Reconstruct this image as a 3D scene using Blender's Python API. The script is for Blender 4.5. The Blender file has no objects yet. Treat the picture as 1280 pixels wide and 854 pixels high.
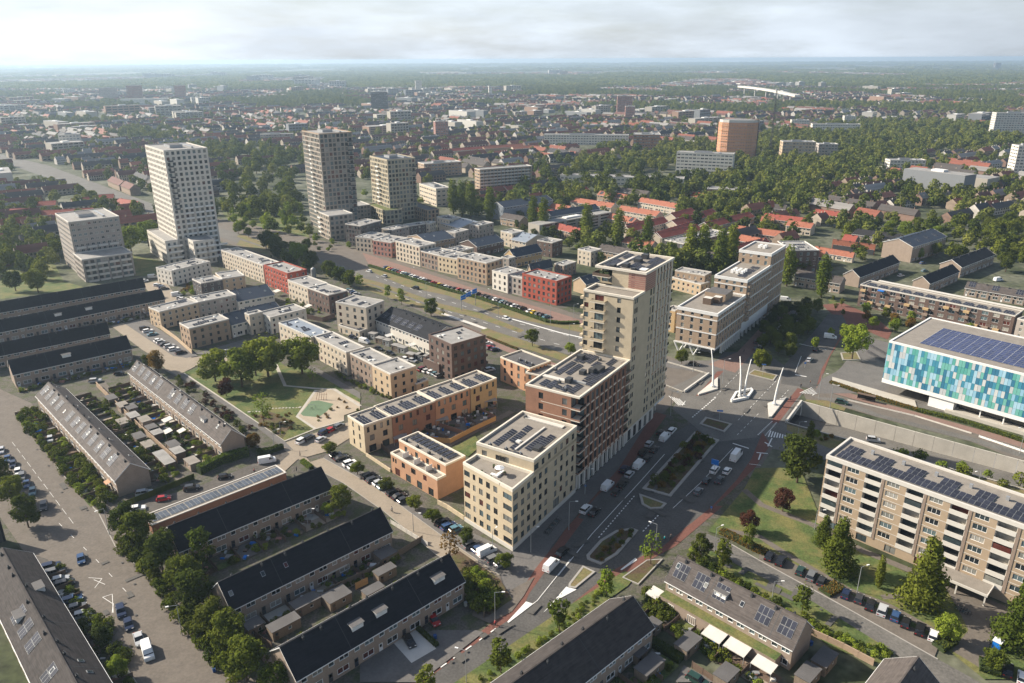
import bpy, math, random
from mathutils import Vector, Matrix
from mathutils.geometry import tessellate_polygon
random.seed(7)
SC = bpy.context.scene
COL = SC.collection
R = math.radians
# ------------------------------------------------------------------ camera, sky, sun, exposure
CAM_H = 115.0; FPX = 950.0; CX = 640.0; CY = 427.0
PIT = math.atan(353 / FPX); ROL = math.atan(6 / 1280)
cam = bpy.data.cameras.new('camera'); cam_o = bpy.data.objects.new('camera', cam); COL.objects.link(cam_o)
cam.sensor_width = 36; cam.lens = 36 * FPX / 1280; cam.clip_start = 1; cam.clip_end = 60000
cam_o.location = (0, 0, CAM_H)
cam_o.matrix_world = Matrix.Translation((0, 0, CAM_H)) @ Matrix.Rotation(math.pi / 2 - PIT, 4, 'X') @ Matrix.Rotation(-ROL, 4, 'Z')
SC.camera = cam_o
HAZE = 1.05e-4; SUN_AZ = 161.0; SUN_EL = 32.0                      # direction towards the sun, degrees from +X
w = bpy.data.worlds.new('World'); SC.world = w; w.use_nodes = True
nt = w.node_tree; nt.nodes.clear()
def N(nt, t, **kw):
    n = nt.nodes.new(t)
    for k, v in kw.items():
        if k.startswith('i_'): n.inputs[int(k[2:])].default_value = v
        else: setattr(n, k, v)
    return n
sky = N(nt, 'ShaderNodeTexSky', sky_type='NISHITA', sun_disc=False, sun_elevation=R(SUN_EL), sun_rotation=R(90 - SUN_AZ), altitude=100, air_density=1.0, dust_density=2.0, ozone_density=1.0)
tc = N(nt, 'ShaderNodeTexCoord'); mp = N(nt, 'ShaderNodeMapping'); mp.inputs['Scale'].default_value = (1.0, 1.0, 5.0)
no = N(nt, 'ShaderNodeTexNoise'); no.inputs['Scale'].default_value = 3.4; no.inputs['Detail'].default_value = 8; no.inputs['Roughness'].default_value = .62
cr = N(nt, 'ShaderNodeValToRGB'); cr.color_ramp.elements[0].position = .34; cr.color_ramp.elements[0].color = (.55, .55, .55, 1); cr.color_ramp.elements[1].position = .60; cr.color_ramp.elements[1].color = (1, 1, 1, 1)
mx = N(nt, 'ShaderNodeMix', data_type='RGBA')
# cloud brightness: brighter towards the sun
vd = N(nt, 'ShaderNodeVectorMath', operation='DOT_PRODUCT')
vd.inputs[1].default_value = (math.cos(R(SUN_AZ)) * math.cos(R(SUN_EL)), math.sin(R(SUN_AZ)) * math.cos(R(SUN_EL)), math.sin(R(SUN_EL)))
mr = N(nt, 'ShaderNodeMapRange'); mr.inputs[1].default_value = -.2; mr.inputs[2].default_value = 1.0; mr.inputs[3].default_value = 5.6; mr.inputs[4].default_value = 9.8
no2 = N(nt, 'ShaderNodeTexNoise'); no2.inputs['Scale'].default_value = 4.5; no2.inputs['Detail'].default_value = 7
mr2 = N(nt, 'ShaderNodeMapRange'); mr2.inputs[1].default_value = .35; mr2.inputs[2].default_value = .7; mr2.inputs[3].default_value = .80; mr2.inputs[4].default_value = 1.16
mu = N(nt, 'ShaderNodeMath', operation='MULTIPLY'); cc = N(nt, 'ShaderNodeVectorMath', operation='SCALE'); cc.inputs[0].default_value = (.88, .98, 1.10)
bg = N(nt, 'ShaderNodeBackground'); bg.inputs[1].default_value = .075; ow = N(nt, 'ShaderNodeOutputWorld')
L = nt.links.new
L(tc.outputs['Generated'], mp.inputs[0]); L(mp.outputs[0], no.inputs[0]); L(mp.outputs[0], no2.inputs[0]); L(no.outputs[0], cr.inputs[0])
L(tc.outputs['Generated'], vd.inputs[0]); L(vd.outputs['Value'], mr.inputs[0]); L(no2.outputs[0], mr2.inputs[0])
L(mr.outputs[0], mu.inputs[0]); L(mr2.outputs[0], mu.inputs[1]); L(mu.outputs[0], cc.inputs['Scale'])
sx = N(nt, 'ShaderNodeSeparateXYZ'); L(tc.outputs['Generated'], sx.inputs[0]); hr = N(nt, 'ShaderNodeMapRange'); hr.inputs[1].default_value = .0; hr.inputs[2].default_value = .45; hr.inputs[3].default_value = 1.0; hr.inputs[4].default_value = .10
L(sx.outputs[2], hr.inputs[0]); mc = N(nt, 'ShaderNodeMath', operation='MULTIPLY'); L(cr.outputs[0], mc.inputs[0]); L(hr.outputs[0], mc.inputs[1]); L(mc.outputs[0], mx.inputs[0]); L(sky.outputs[0], mx.inputs[6]); L(cc.outputs[0], mx.inputs[7]); L(mx.outputs[2], bg.inputs[0]); L(bg.outputs[0], ow.inputs[0])
sun = bpy.data.lights.new('sun', 'SUN'); sun.energy = 5.0; sun.angle = R(.6); sun.color = (1, .905, .765)
sun_o = bpy.data.objects.new('sun', sun); COL.objects.link(sun_o)
sun_o.rotation_euler = (R(90 - SUN_EL), 0, R(SUN_AZ + 90)); sun_o.location = (-200, 100, 300)
SC.view_settings.view_transform = 'Standard'; SC.view_settings.look = 'None'; SC.view_settings.exposure = 0.9; SC.view_settings.gamma = 1
SC.cycles.max_bounces = 6; SC.cycles.diffuse_bounces = 2; SC.cycles.glossy_bounces = 2; SC.cycles.transmission_bounces = 4; SC.cycles.volume_bounces = 0; SC.cycles.transparent_max_bounces = 6
# ------------------------------------------------------------------ pixel of the photograph -> point on the plane z
cp, sp, cro, sro = math.cos(PIT), math.sin(PIT), math.cos(ROL), math.sin(ROL)
def P(p, z=0.0):
    u, v = p[0] - CX, p[1] - CY
    a = u * cro - v * sro; b = u * sro + v * cro
    t = (z - CAM_H) / (-FPX * sp - b * cp)
    return Vector((a * t, (FPX * cp - b * sp) * t, z))
def Q(X, Y, Z):
    z = Z - CAM_H; d = Y * cp - z * sp
    a = X * FPX / d; b = -(Y * sp + z * cp) * FPX / d
    return (CX + a * cro + b * sro, CY - a * sro + b * cro)
REG = dict(A5=(0,260,3.879), A6=(160,300,4.741), A7=(400,260,3.879), A8=(700,260,3.879), B1=(950,260,3.879), B2=(0,440,3.879), B3=(200,440,3.879), B4=(400,420,3.879),
  B5=(560,500,3.879), B6=(720,440,3.879), B7=(950,440,3.879), B8=(0,634,3.879), C1=(200,634,3.879), C2=(450,634,3.879), C3=(700,634,3.879), C4=(950,634,3.879),
  D1=(180,300,8.533), D2=(270,290,7.111), D3=(180,350,7.111), D4=(330,370,8.533), D5=(400,360,6.095), D6=(420,250,7.111), D7=(570,270,7.111), D8=(560,360,7.111),
  E1=(820,290,7.111), E2=(1000,280,4.571), E3=(580,170,4.571), E4=(840,130,5.818), E5=(1040,130,5.333), E6=(0,180,5.695), E7=(230,430,5.695), E8=(360,540,4.271),
  Y1=(1090,390,6.568), Y2=(830,290,7.118), Y3=(830,370,7.118), Y4=(60,250,7.767), Y5=(420,460,6.1), Y6=(480,520,6.1), A1=(0,60,3.879), A2=(320,60,3.879), A3=(640,60,3.879), A4=(950,60,3.879),
  F1=(980,440,4.267), F2=(560,640,4.267), F3=(860,430,6.375), W=(350,150,5.339), V1=(170,170,10.667), V2=(170,270,10.667), Z8=(720,300,9.49), Z=(0,0,1))
def G(r, *c):
    x0, y0, s = REG[r]
    return [(x0 + c[i] / s, y0 + c[i + 1] / s) for i in range(0, len(c), 2)]
def g1(r, x, y): return G(r, x, y)[0]
# ------------------------------------------------------------------ materials
MATS = {}
def mat(name, col, rough=.8, var=.12, scale=.6, spec=.3, bump=0, fine=8.0, metal=0, objcol=False, rnd=0.0, coord='Object', col2=None, st=None):
    if name in MATS: return MATS[name]
    m = bpy.data.materials.new(name); m.use_nodes = True; t = m.node_tree; b = t.nodes['Principled BSDF']; l = t.links.new
    b.inputs['Roughness'].default_value = rough; b.inputs['Specular IOR Level'].default_value = spec; b.inputs['Metallic'].default_value = metal
    tc = N(t, 'ShaderNodeTexCoord'); n1 = N(t, 'ShaderNodeTexNoise'); n1.inputs['Scale'].default_value = scale; n1.inputs['Detail'].default_value = 9; n1.inputs['Roughness'].default_value = .6
    n2 = N(t, 'ShaderNodeTexNoise'); n2.inputs['Scale'].default_value = fine; n2.inputs['Detail'].default_value = 3
    l(tc.outputs[coord], n1.inputs[0])
    if st: mq = N(t, 'ShaderNodeMapping'); mq.inputs['Scale'].default_value = st; l(tc.outputs[coord], mq.inputs[0]); l(mq.outputs[0], n2.inputs[0])
    else: l(tc.outputs[coord], n2.inputs[0])
    ad = N(t, 'ShaderNodeMath', operation='ADD'); l(n1.outputs[0], ad.inputs[0]); l(n2.outputs[0], ad.inputs[1])
    mr = N(t, 'ShaderNodeMapRange'); mr.inputs[1].default_value = .6; mr.inputs[2].default_value = 1.4; mr.inputs[3].default_value = 1 - var * 2; mr.inputs[4].default_value = 1 + var * 2
    l(ad.outputs[0], mr.inputs[0]); val = mr.outputs[0]
    oi = N(t, 'ShaderNodeObjectInfo')
    if rnd:
        r2 = N(t, 'ShaderNodeMapRange'); r2.inputs[3].default_value = 1 - rnd; r2.inputs[4].default_value = 1 + rnd; l(oi.outputs['Random'], r2.inputs[0])
        mm = N(t, 'ShaderNodeMath', operation='MULTIPLY'); l(val, mm.inputs[0]); l(r2.outputs[0], mm.inputs[1]); val = mm.outputs[0]
    sc = N(t, 'ShaderNodeVectorMath', operation='SCALE'); l(val, sc.inputs['Scale'])
    if objcol: l(oi.outputs['Color'], sc.inputs[0])
    elif col2:
        mx = N(t, 'ShaderNodeMix', data_type='RGBA'); rp = N(t, 'ShaderNodeMapRange'); rp.inputs[1].default_value = .42; rp.inputs[2].default_value = .58
        l(n1.outputs[0], rp.inputs[0]); l(rp.outputs[0], mx.inputs[0]); mx.inputs[6].default_value = (*col, 1); mx.inputs[7].default_value = (*col2, 1); l(mx.outputs[2], sc.inputs[0])
    else: sc.inputs[0].default_value = col
    l(sc.outputs[0], b.inputs['Base Color'])
    if bump:
        bp = N(t, 'ShaderNodeBump'); bp.inputs['Strength'].default_value = bump; bp.inputs['Distance'].default_value = .1; l(n2.outputs[0], bp.inputs['Height']); l(bp.outputs[0], b.inputs['Normal'])
    MATS[name] = m; return m
def ramp_mat(name, stops, rough=.8, spec=.3, noise=None, var=.1):
    """colour picked per object (or per instance) by its random number"""
    m = bpy.data.materials.new(name); m.use_nodes = True; t = m.node_tree; b = t.nodes['Principled BSDF']; l = t.links.new
    b.inputs['Roughness'].default_value = rough; b.inputs['Specular IOR Level'].default_value = spec
    oi = N(t, 'ShaderNodeObjectInfo'); cr = N(t, 'ShaderNodeValToRGB'); cr.color_ramp.interpolation = 'CONSTANT'
    e = cr.color_ramp.elements
    e[0].position = 0; e[0].color = (*stops[0][1], 1); e[1].position = stops[1][0]; e[1].color = (*stops[1][1], 1)
    for p, c in stops[2:]:
        x = e.new(p); x.color = (*c, 1)
    l(oi.outputs['Random'], cr.inputs[0])
    tc = N(t, 'ShaderNodeTexCoord'); n1 = N(t, 'ShaderNodeTexNoise'); n1.inputs['Scale'].default_value = noise or 1.0; n1.inputs['Detail'].default_value = 4; l(tc.outputs['Object'], n1.inputs[0])
    mr = N(t, 'ShaderNodeMapRange'); mr.inputs[1].default_value = .3; mr.inputs[2].default_value = .7; mr.inputs[3].default_value = 1 - var * 2; mr.inputs[4].default_value = 1 + var * 2; l(n1.outputs[0], mr.inputs[0])
    sc = N(t, 'ShaderNodeVectorMath', operation='SCALE'); l(cr.outputs[0], sc.inputs[0]); l(mr.outputs[0], sc.inputs['Scale']); l(sc.outputs[0], b.inputs['Base Color'])
    MATS[name] = m; return m
def leaf_mat(name, c1, c2):
    m = bpy.data.materials.new(name); m.use_nodes = True; t = m.node_tree; t.nodes.clear(); l = t.links.new
    oi = N(t, 'ShaderNodeObjectInfo'); tc = N(t, 'ShaderNodeTexCoord'); n1 = N(t, 'ShaderNodeTexNoise'); n1.inputs['Scale'].default_value = .9; n1.inputs['Detail'].default_value = 4; l(tc.outputs['Object'], n1.inputs[0])
    ad = N(t, 'ShaderNodeMath', operation='MULTIPLY_ADD'); l(oi.outputs['Random'], ad.inputs[0]); ad.inputs[1].default_value = .7; 
    su = N(t, 'ShaderNodeMath', operation='SUBTRACT'); l(n1.outputs[0], su.inputs[0]); su.inputs[1].default_value = .35; l(su.outputs[0], ad.inputs[2])
    mx = N(t, 'ShaderNodeMix', data_type='RGBA'); l(ad.outputs[0], mx.inputs[0]); mx.inputs[6].default_value = (*c1, 1); mx.inputs[7].default_value = (*c2, 1)
    d = N(t, 'ShaderNodeBsdfDiffuse'); tr = N(t, 'ShaderNodeBsdfTranslucent'); ms = N(t, 'ShaderNodeMixShader'); ms.inputs[0].default_value = .28
    l(mx.outputs[2], d.inputs[0]); l(mx.outputs[2], tr.inputs[0]); l(d.outputs[0], ms.inputs[1]); l(tr.outputs[0], ms.inputs[2])
    o = N(t, 'ShaderNodeOutputMaterial'); l(ms.outputs[0], o.inputs[0]); MATS[name] = m; return m
# walls
mat('cream_brick', (.50, .412, .285), var=.1, scale=.3, rnd=0, bump=.2, fine=5)
mat('red_brown_brick', (.285, .15, .095), var=.14, scale=.3, bump=.2, fine=5)
mat('ochre_brick', (.44, .31, .165), var=.08, bump=.2, fine=5)
mat('orange_brick', (.44, .25, .15), var=.12, scale=.3, bump=.2, fine=5)
mat('tower_tan', (.33, .285, .235), var=.06, fine=5)
mat('tower_ochre', (.42, .365, .265), var=.06, fine=5)
mat('flats_brick', (.36, .275, .19), var=.06, fine=5)
mat('netting', (.50, .255, .15), var=.08)
mat('pale_brick', (.50, .43, .34), var=.06, fine=5)
mat('white_brick', (.60, .56, .49), var=.05, fine=5)
mat('grey_brick', (.33, .29, .255), var=.07, fine=5)
mat('taupe_brick', (.25, .19, .15), var=.07, fine=5)
mat('dark_brick', (.12, .082, .068), var=.1, fine=5)
mat('charcoal_brick', (.09, .08, .078), var=.1, fine=5)
mat('sand_brick', (.46, .35, .235), var=.06, fine=5)
mat('tan_brick', (.34, .25, .175), var=.08, fine=5)
mat('rose_brick', (.33, .17, .135), var=.08, fine=5)
mat('red_brick', (.32, .075, .048), var=.08, fine=5)
mat('house_brick', (.30, .235, .185), var=.1, fine=4)
mat('concrete', (.42, .39, .34), var=.12, scale=.25, bump=.1)
mat('white_paint', (.78, .77, .74), rough=.5, var=.04)
mat('white_cladding', (.70, .69, .66), rough=.5, var=.05)
mat('slab_pale', (.55, .52, .47), var=.06)
mat('coping', (.66, .60, .50), rough=.6, var=.05)
mat('grey_metal', (.35, .36, .37), rough=.45, metal=.4, var=.05)
mat('dark_metal', (.05, .052, .055), rough=.5, var=.05)
mat('galvanised', (.33, .34, .34), rough=.6, metal=.2, var=.05)
mat('roof_gravel', (.235, .21, .18), var=.14, scale=.4, bump=.2)
mat('roof_pale', (.27, .26, .245), var=.2, scale=.35)
mat('roof_felt', (.105, .10, .098), var=.16, scale=.3)
mat('roof_blue_grey', (.22, .25, .29), rough=.5, var=.1, scale=.3)
mat('tile_dark', (.016, .0172, .0215), rough=.75, var=.24, scale=.8, spec=.15, bump=.4, fine=2.6, st=(.12, 1.6, 1.6))
mat('tile_grey_brown', (.085, .073, .067), rough=.8, var=.24, scale=.7, spec=.2, bump=.4, fine=2.6, st=(.12, 1.6, 1.6))
mat('tile_black', (.03, .028, .028), rough=.75, var=.14, scale=.7, spec=.15, st=(.12, 1.6, 1.6))
mat('tile_orange', (.31, .115, .07), var=.16, scale=.6, st=(.12, 1.6, 1.6))
mat('tile_red', (.26, .065, .045), var=.14, scale=.6, st=(.12, 1.6, 1.6))
mat('slate_blue', (.028, .037, .055), rough=.5, var=.1)
mat('pv', (.030, .033, .048), rough=.5, spec=.1, var=.1, rnd=.25)
mat('pv_blue', (.05, .065, .14), rough=.5, spec=.12, var=.1, rnd=.15)
mat('road_patch', (.098, .092, .084), rough=.9, var=.1)
mat('tile_umber', (.05, .044, .042), rough=.8, var=.24, scale=.7, spec=.15, bump=.4, fine=2.6, st=(.12, 1.6, 1.6))
mat('pv_grey', (.085, .10, .125), rough=.5, spec=.12, var=.1, rnd=.2)
mat('wood_light', (.48, .29, .12), var=.14, scale=2)
mat('wood_dark', (.13, .09, .065), var=.15, scale=2)
mat('shed_wood', (.20, .155, .115), var=.15, scale=2)
mat('rubber', (.012, .012, .012), rough=.8)
mat('bark', (.09, .065, .045), var=.2, scale=3)
mat('skin', (.45, .27, .2)); mat('cloth', (1, 1, 1), objcol=True, var=.1, scale=4)
mat('paint', (1, 1, 1), rough=.28, spec=.5, objcol=True, var=.03)
mat('anycol', (1, 1, 1), rough=.7, objcol=True, var=.06)
mat('car_glass', (.012, .014, .017), rough=.08, spec=.6, var=0)
mat('lamp_glass', (.6, .6, .56), rough=.2); mat('tail_light', (.30, .01, .01), rough=.3)
mat('blue_sign', (.01, .16, .55), rough=.4, var=.02)
mat('hedge_core', (.03, .045, .012), var=.3, scale=3)
# ground
mat('asphalt', (.13, .122, .11), rough=.9, var=.2, scale=.12, bump=.1, fine=2.0, coord='Object')
mat('asphalt_dark', (.086, .082, .077), rough=.9, var=.2, scale=.15, fine=2.0)
mat('pavers', (.135, .116, .097), rough=.9, var=.12, scale=.3, fine=1.8)
mat('pavers_light', (.27, .225, .172), rough=.9, var=.08, scale=.2, fine=1.8)
mat('pavers_grey', (.13, .122, .115), rough=.9, var=.12, scale=.3, fine=1.8)
mat('street_brick', (.088, .079, .070), rough=.9, var=.2, scale=.2, fine=1.2)
mat('red_asphalt', (.155, .068, .052), rough=.9, var=.12, scale=.25, fine=2)
mat('red_pavers', (.205, .13, .105), rough=.9, var=.12, scale=.25, fine=2)
mat('kerb', (.32, .30, .27), rough=.85, var=.08)
mat('road_paint', (.70, .69, .66), rough=.7, var=.1, scale=2)
mat('lawn', (.08, .115, .032), rough=.95, var=.3, scale=.16, fine=2.5, col2=(.12, .115, .04))
mat('dry_grass', (.20, .155, .075), rough=.95, var=.25, scale=.2, fine=2.5, col2=(.12, .12, .045))
mat('soil', (.10, .065, .042), rough=.95, var=.25, scale=.3, fine=2.5, col2=(.075, .07, .025))
mat('sand', (.36, .30, .225), rough=.95, var=.1, scale=.2)
mat('play_green', (.115, .17, .10), rough=.9, var=.1, scale=.4)
mat('stone_chip', (.40, .37, .32), rough=.9, var=.12, scale=.4)
mat('city_ground', (.050, .062, .026), rough=.95, var=.4, scale=.035, fine=.35, col2=(.098, .10, .068))
mat('yard', (.115, .103, .088), rough=.95, var=.35, scale=.3, fine=2, col2=(.055, .062, .030))
ramp_mat('glass', [(0, (.018, .022, .026)), (.30, (.04, .055, .06)), (.52, (.11, .15, .16)), (.70, (.20, .20, .18)), (.88, (.34, .32, .28)), (.95, (.10, .03, .025))], rough=.1, spec=.6)  # lighter blue-grey stop: sky reflection put into the pane colour; paler stops: curtains
ramp_mat('glass_dark', [(0, (.012, .014, .016)), (.6, (.03, .035, .04)), (.85, (.09, .09, .085))], rough=.1, spec=.6)
ramp_mat('far_wall', [(0, (.26, .20, .15)), (.3, (.36, .31, .25)), (.55, (.20, .13, .10)), (.8, (.48, .45, .41))], noise=.3)
ramp_mat('far_roof', [(0, (.22, .075, .048)), (.26, (.13, .055, .042)), (.46, (.075, .065, .06)), (.68, (.21, .20, .19)), (.80, (.045, .045, .05)), (.92, (.26, .25, .24))], noise=.3, var=.15)
ramp_mat('far_slab', [(0, (.38, .35, .30)), (.35, (.50, .48, .44)), (.6, (.28, .18, .13)), (.8, (.20, .21, .22))], noise=.1)
ramp_mat('tile_any', [(0, (.42, .125, .055)), (.5, (.30, .08, .05)), (.8, (.36, .10, .05))])
leaf_mat('leaf', (.055, .082, .014), (.155, .172, .026)); leaf_mat('leaf_light', (.12, .17, .022), (.25, .30, .04)); leaf_mat('leaf_dark', (.042, .062, .014), (.105, .118, .022))
leaf_mat('leaf_park', (.075, .112, .018), (.20, .225, .032)); leaf_mat('leaf_red', (.05, .022, .018), (.09, .04, .025)); leaf_mat('leaf_far', (.070, .105, .024), (.215, .22, .048)); leaf_mat('leaf_autumn', (.13, .075, .02), (.20, .13, .03)); leaf_mat('leaf_hedge', (.085, .13, .02), (.15, .20, .03))
M = MATS
# ------------------------------------------------------------------ mesh helpers
class MB:
    def __init__(s): s.v = []; s.f = []; s.mi = []; s.ms = []
    def mid(s, m):
        if m not in s.ms: s.ms.append(m)
        return s.ms.index(m)
    def face(s, pts, m):
        k = len(s.v); s.v += [tuple(p) for p in pts]; s.f.append(tuple(range(k, k + len(pts)))); s.mi.append(s.mid(m)); return s
    def prism(s, poly, z0, z1, m, mt=None, top=True, bot=False):
        n = len(poly); k = len(s.v)
        s.v += [(p[0], p[1], z0) for p in poly] + [(p[0], p[1], z1) for p in poly]
        for i in range(n):
            j = (i + 1) % n; s.f.append((k + i, k + j, k + n + j, k + n + i)); s.mi.append(s.mid(m))
        if top: s.f.append(tuple(k + n + i for i in range(n))); s.mi.append(s.mid(mt or m))
        if bot: s.f.append(tuple(k + i for i in reversed(range(n)))); s.mi.append(s.mid(m))
        return s
    def box(s, x0, x1, y0, y1, z0, z1, m, mt=None):
        return s.prism([(x0, y0), (x1, y0), (x1, y1), (x0, y1)], z0, z1, m, mt, bot=True)
    def tube(s, a, b, r0, r1, m, n=6, cap=True):
        a = Vector(a); b = Vector(b); d = (b - a).normalized(); u = d.orthogonal().normalized(); w_ = d.cross(u); k = len(s.v)
        for c, r in ((a, r0), (b, r1)):
            for i in range(n):
                t = 2 * math.pi * i / n; s.v.append(tuple(c + u * (r * math.cos(t)) + w_ * (r * math.sin(t))))
        for i in range(n):
            j = (i + 1) % n; s.f.append((k + i, k + j, k + n + j, k + n + i)); s.mi.append(s.mid(m))
        if cap: s.f.append(tuple(k + n + i for i in range(n))); s.mi.append(s.mid(m))
        return s
    def mesh(s, name, smooth=False):
        me = bpy.data.meshes.new(name); me.from_pydata(s.v, [], s.f)
        for m in s.ms: me.materials.append(M[m] if isinstance(m, str) else m)
        me.polygons.foreach_set('material_index', s.mi)
        if smooth: me.polygons.foreach_set('use_smooth', [True] * len(s.f))
        me.update(); return me
def put(name, me, parent=None, loc=(0, 0, 0), rz=0, col=None, kind=None, sc=None, label=None):
    o = bpy.data.objects.new(name, me); COL.objects.link(o)
    if parent: o.parent = parent
    o.location = loc
    if rz: o.rotation_euler = (0, 0, rz)
    if sc: o.scale = sc
    if col: o.color = (*col, 1)
    if kind: o['kind'] = kind
    if label: o['label'] = label
    return o
def thing(name, label, cat, loc=(0, 0, 0), rz=0, group=None, me=None, col=None, sc=None):
    o = put(name, me, None, loc, rz, col, sc=sc); o['label'] = label; o['category'] = cat
    if group: o['group'] = group
    return o
def copy_tree(o, parent=None):
    c = o.copy(); COL.objects.link(c)
    if parent: c.parent = parent
    for ch in KIDS.get(o.name, []): copy_tree(ch, c)
    return c
KIDS = {}
def kid(parent, o): KIDS.setdefault(parent.name, []).append(o); return o
ORD = ['first', 'second', 'third', 'fourth', 'fifth', 'sixth', 'seventh', 'eighth', 'ninth', 'tenth', 'eleventh', 'twelfth', 'thirteenth', 'fourteenth', 'fifteenth', 'sixteenth', 'seventeenth', 'eighteenth', 'nineteenth', 'twentieth', 'twenty-first', 'twenty-second', 'twenty-third', 'twenty-fourth', 'twenty-fifth', 'twenty-sixth', 'twenty-seventh', 'twenty-eighth', 'twenty-ninth', 'thirtieth', 'thirty-first', 'thirty-second', 'thirty-third', 'thirty-fourth']
# ------------------------------------------------------------------ builders for buildings
WC = {}
def win_mesh(w, h, st):
    """a window set 0.16 m into the wall: frame, mullion(s) and pane"""
    k = ('w', round(w, 2), round(h, 2), st)
    if k in WC: return WC[k]
    fr = {'w': 'white_paint', 'd': 'dark_metal', 'c': 'white_cladding', 'b': 'wood_dark'}[st[0]]; gl = 'glass_dark' if 'k' in st else 'glass'
    b = MB(); t = .07; y0, y1 = .08, .16
    if 'p' in st: y0 = -.03
    b.box(-w / 2, w / 2, y0, y1, 0, t, fr); b.box(-w / 2, w / 2, y0, y1, h - t, h, fr)
    b.box(-w / 2, -w / 2 + t, y0, y1, t, h - t, fr); b.box(w / 2 - t, w / 2, y0, y1, t, h - t, fr)
    n = int(st[-1]) if st[-1].isdigit() else (1 if w > 1.3 else 0)
    for i in range(n):
        x = -w / 2 + w * (i + 1) / (n + 1); b.box(x - .035, x + .035, y0 + .01, y1, t, h - t, fr)
    b.face([(-w / 2 + t, y1 - .02, t), (w / 2 - t, y1 - .02, t), (w / 2 - t, y1 - .02, h - t), (-w / 2 + t, y1 - .02, h - t)], gl)
    WC[k] = b.mesh('window'); return WC[k]
def door_mesh(w, h, c='dark_metal'):
    k = ('d', w, h, c)
    if k not in WC:
        b = MB(); b.box(-w / 2, w / 2, .06, .14, 0, h, c); b.box(-w * .28, w * .28, .05, .06, h * .55, h * .88, 'glass_dark'); b.box(w * .34, w * .40, .0, .06, h * .46, h * .5, 'galvanised'); WC[k] = b.mesh('door')
    return WC[k]
def edge_wall(b, p0, p1, z0, z1, ops, m, dep=.2):
    p0 = Vector(p0[:2]); p1 = Vector(p1[:2]); Lh = (p1 - p0).length
    if Lh < .01: return
    d = (p1 - p0) / Lh; inn = Vector((-d.y, d.x)) * dep
    xs = sorted({0, Lh, *[o[0] for o in ops], *[o[1] for o in ops]}); zs = sorted({z0, z1, *[o[2] for o in ops], *[o[3] for o in ops]})
    mi = b.mid(m); base = len(b.v)
    for z in zs:
        for x in xs: b.v.append((p0.x + d.x * x, p0.y + d.y * x, z))
    nx = len(xs)
    hole = set()
    for (a, c, e, f) in ops:
        for i in range(xs.index(a), xs.index(c)):
            for j in range(zs.index(e), zs.index(f)): hole.add((i, j))
    for j in range(len(zs) - 1):
        i = 0
        while i < nx - 1:
            if (i, j) in hole: i += 1; continue
            k = i
            while k + 1 < nx - 1 and (k + 1, j) not in hole: k += 1
            b.f.append((base + j * nx + i, base + j * nx + k + 1, base + (j + 1) * nx + k + 1, base + (j + 1) * nx + i)); b.mi.append(mi); i = k + 1
    for (a, c, e, f) in ops:
        q = [(p0.x + d.x * x, p0.y + d.y * x) for x in (a, c)]; r = [(x + inn.x, y + inn.y) for x, y in q]
        A, B_ = q; C_, D = r
        b.face([(*A, e), (*B_, e), (*D, e), (*C_, e)], m); b.face([(*C_, f), (*D, f), (*B_, f), (*A, f)], m)
        b.face([(*A, e), (*C_, e), (*C_, f), (*A, f)], m); b.face([(*D, e), (*B_, e), (*B_, f), (*D, f)], m)
def gridops(x0, x1, n, w, h, zs):
    out = []
    for i in range(n):
        c = x0 + (x1 - x0) * (i + .5) / n
        for z in zs: out.append((round(c - w / 2, 4), round(c + w / 2, 4), round(z, 4), round(z + h, 4)))
    return out
def volume(root, foot, z0, z1, wall, grids, parts=True, wname='wall', cap=None, inner=True):
    """walls of one storey block with window openings and the windows in them (local coordinates of root)"""
    b = MB(); n = len(foot)
    for e in range(n):
        p0, p1 = Vector(foot[e]), Vector(foot[(e + 1) % n]); ops = []; d = (p1 - p0); ang = math.atan2(d.y, d.x); dn = d.normalized()
        for g in grids.get(e, []):
            x0, x1, k, w_, h_, zs, st = g[:7]
            if x0 < 0: x0 = 0
            if x1 <= 0: x1 = d.length + x1
            o2 = gridops(x0, x1, k, w_, h_, zs); ops += o2
            for (a, c, zz, _) in o2:
                q = p0 + dn * ((a + c) / 2)
                if st == 'open': continue
                me = door_mesh(w_, h_, st[5:] or 'dark_metal') if st.startswith('door:') else win_mesh(w_, h_, st)
                put('door' if st.startswith('door:') else 'window', me, root, (q.x, q.y, zz), ang)
        edge_wall(b, p0, p1, z0, z1, ops, wall)
    if inner:   # dark closed core just behind the openings
        cx = sum(p[0] for p in foot) / n; cy = sum(p[1] for p in foot) / n
        ins = inset(foot, .3); b.prism(ins, z0 + .02, z1 - .75, 'dark_metal')
    return put(wname, b.mesh(wname), root)
def inset(poly, d):
    n = len(poly); out = []
    for i in range(n):
        a, p, c = Vector(poly[i - 1][:2]), Vector(poly[i][:2]), Vector(poly[(i + 1) % n][:2])
        e1 = (p - a).normalized(); e2 = (c - p).normalized(); n1 = Vector((-e1.y, e1.x)); n2 = Vector((-e2.y, e2.x)); k = 1 + n1.dot(n2)
        q = p + (n1 + n2) * (d / max(k, .3)); out.append((q.x, q.y))
    return out
def ring(foot, z0, z1, m, wi=.3, over=.04, name='parapet', root=None):
    o = inset(foot, -over); i = inset(foot, wi); b = MB(); n = len(foot)
    for k in range(n):
        j = (k + 1) % n
        b.face([(*o[k], z0), (*o[j], z0), (*o[j], z1), (*o[k], z1)], m); b.face([(*i[j], z0), (*i[k], z0), (*i[k], z1), (*i[j], z1)], m)
        b.face([(*o[k], z1), (*o[j], z1), (*i[j], z1), (*i[k], z1)], m); b.face([(*i[k], z0), (*i[j], z0), (*o[j], z0), (*o[k], z0)], m)
    return put(name, b.mesh(name), root)
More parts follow.
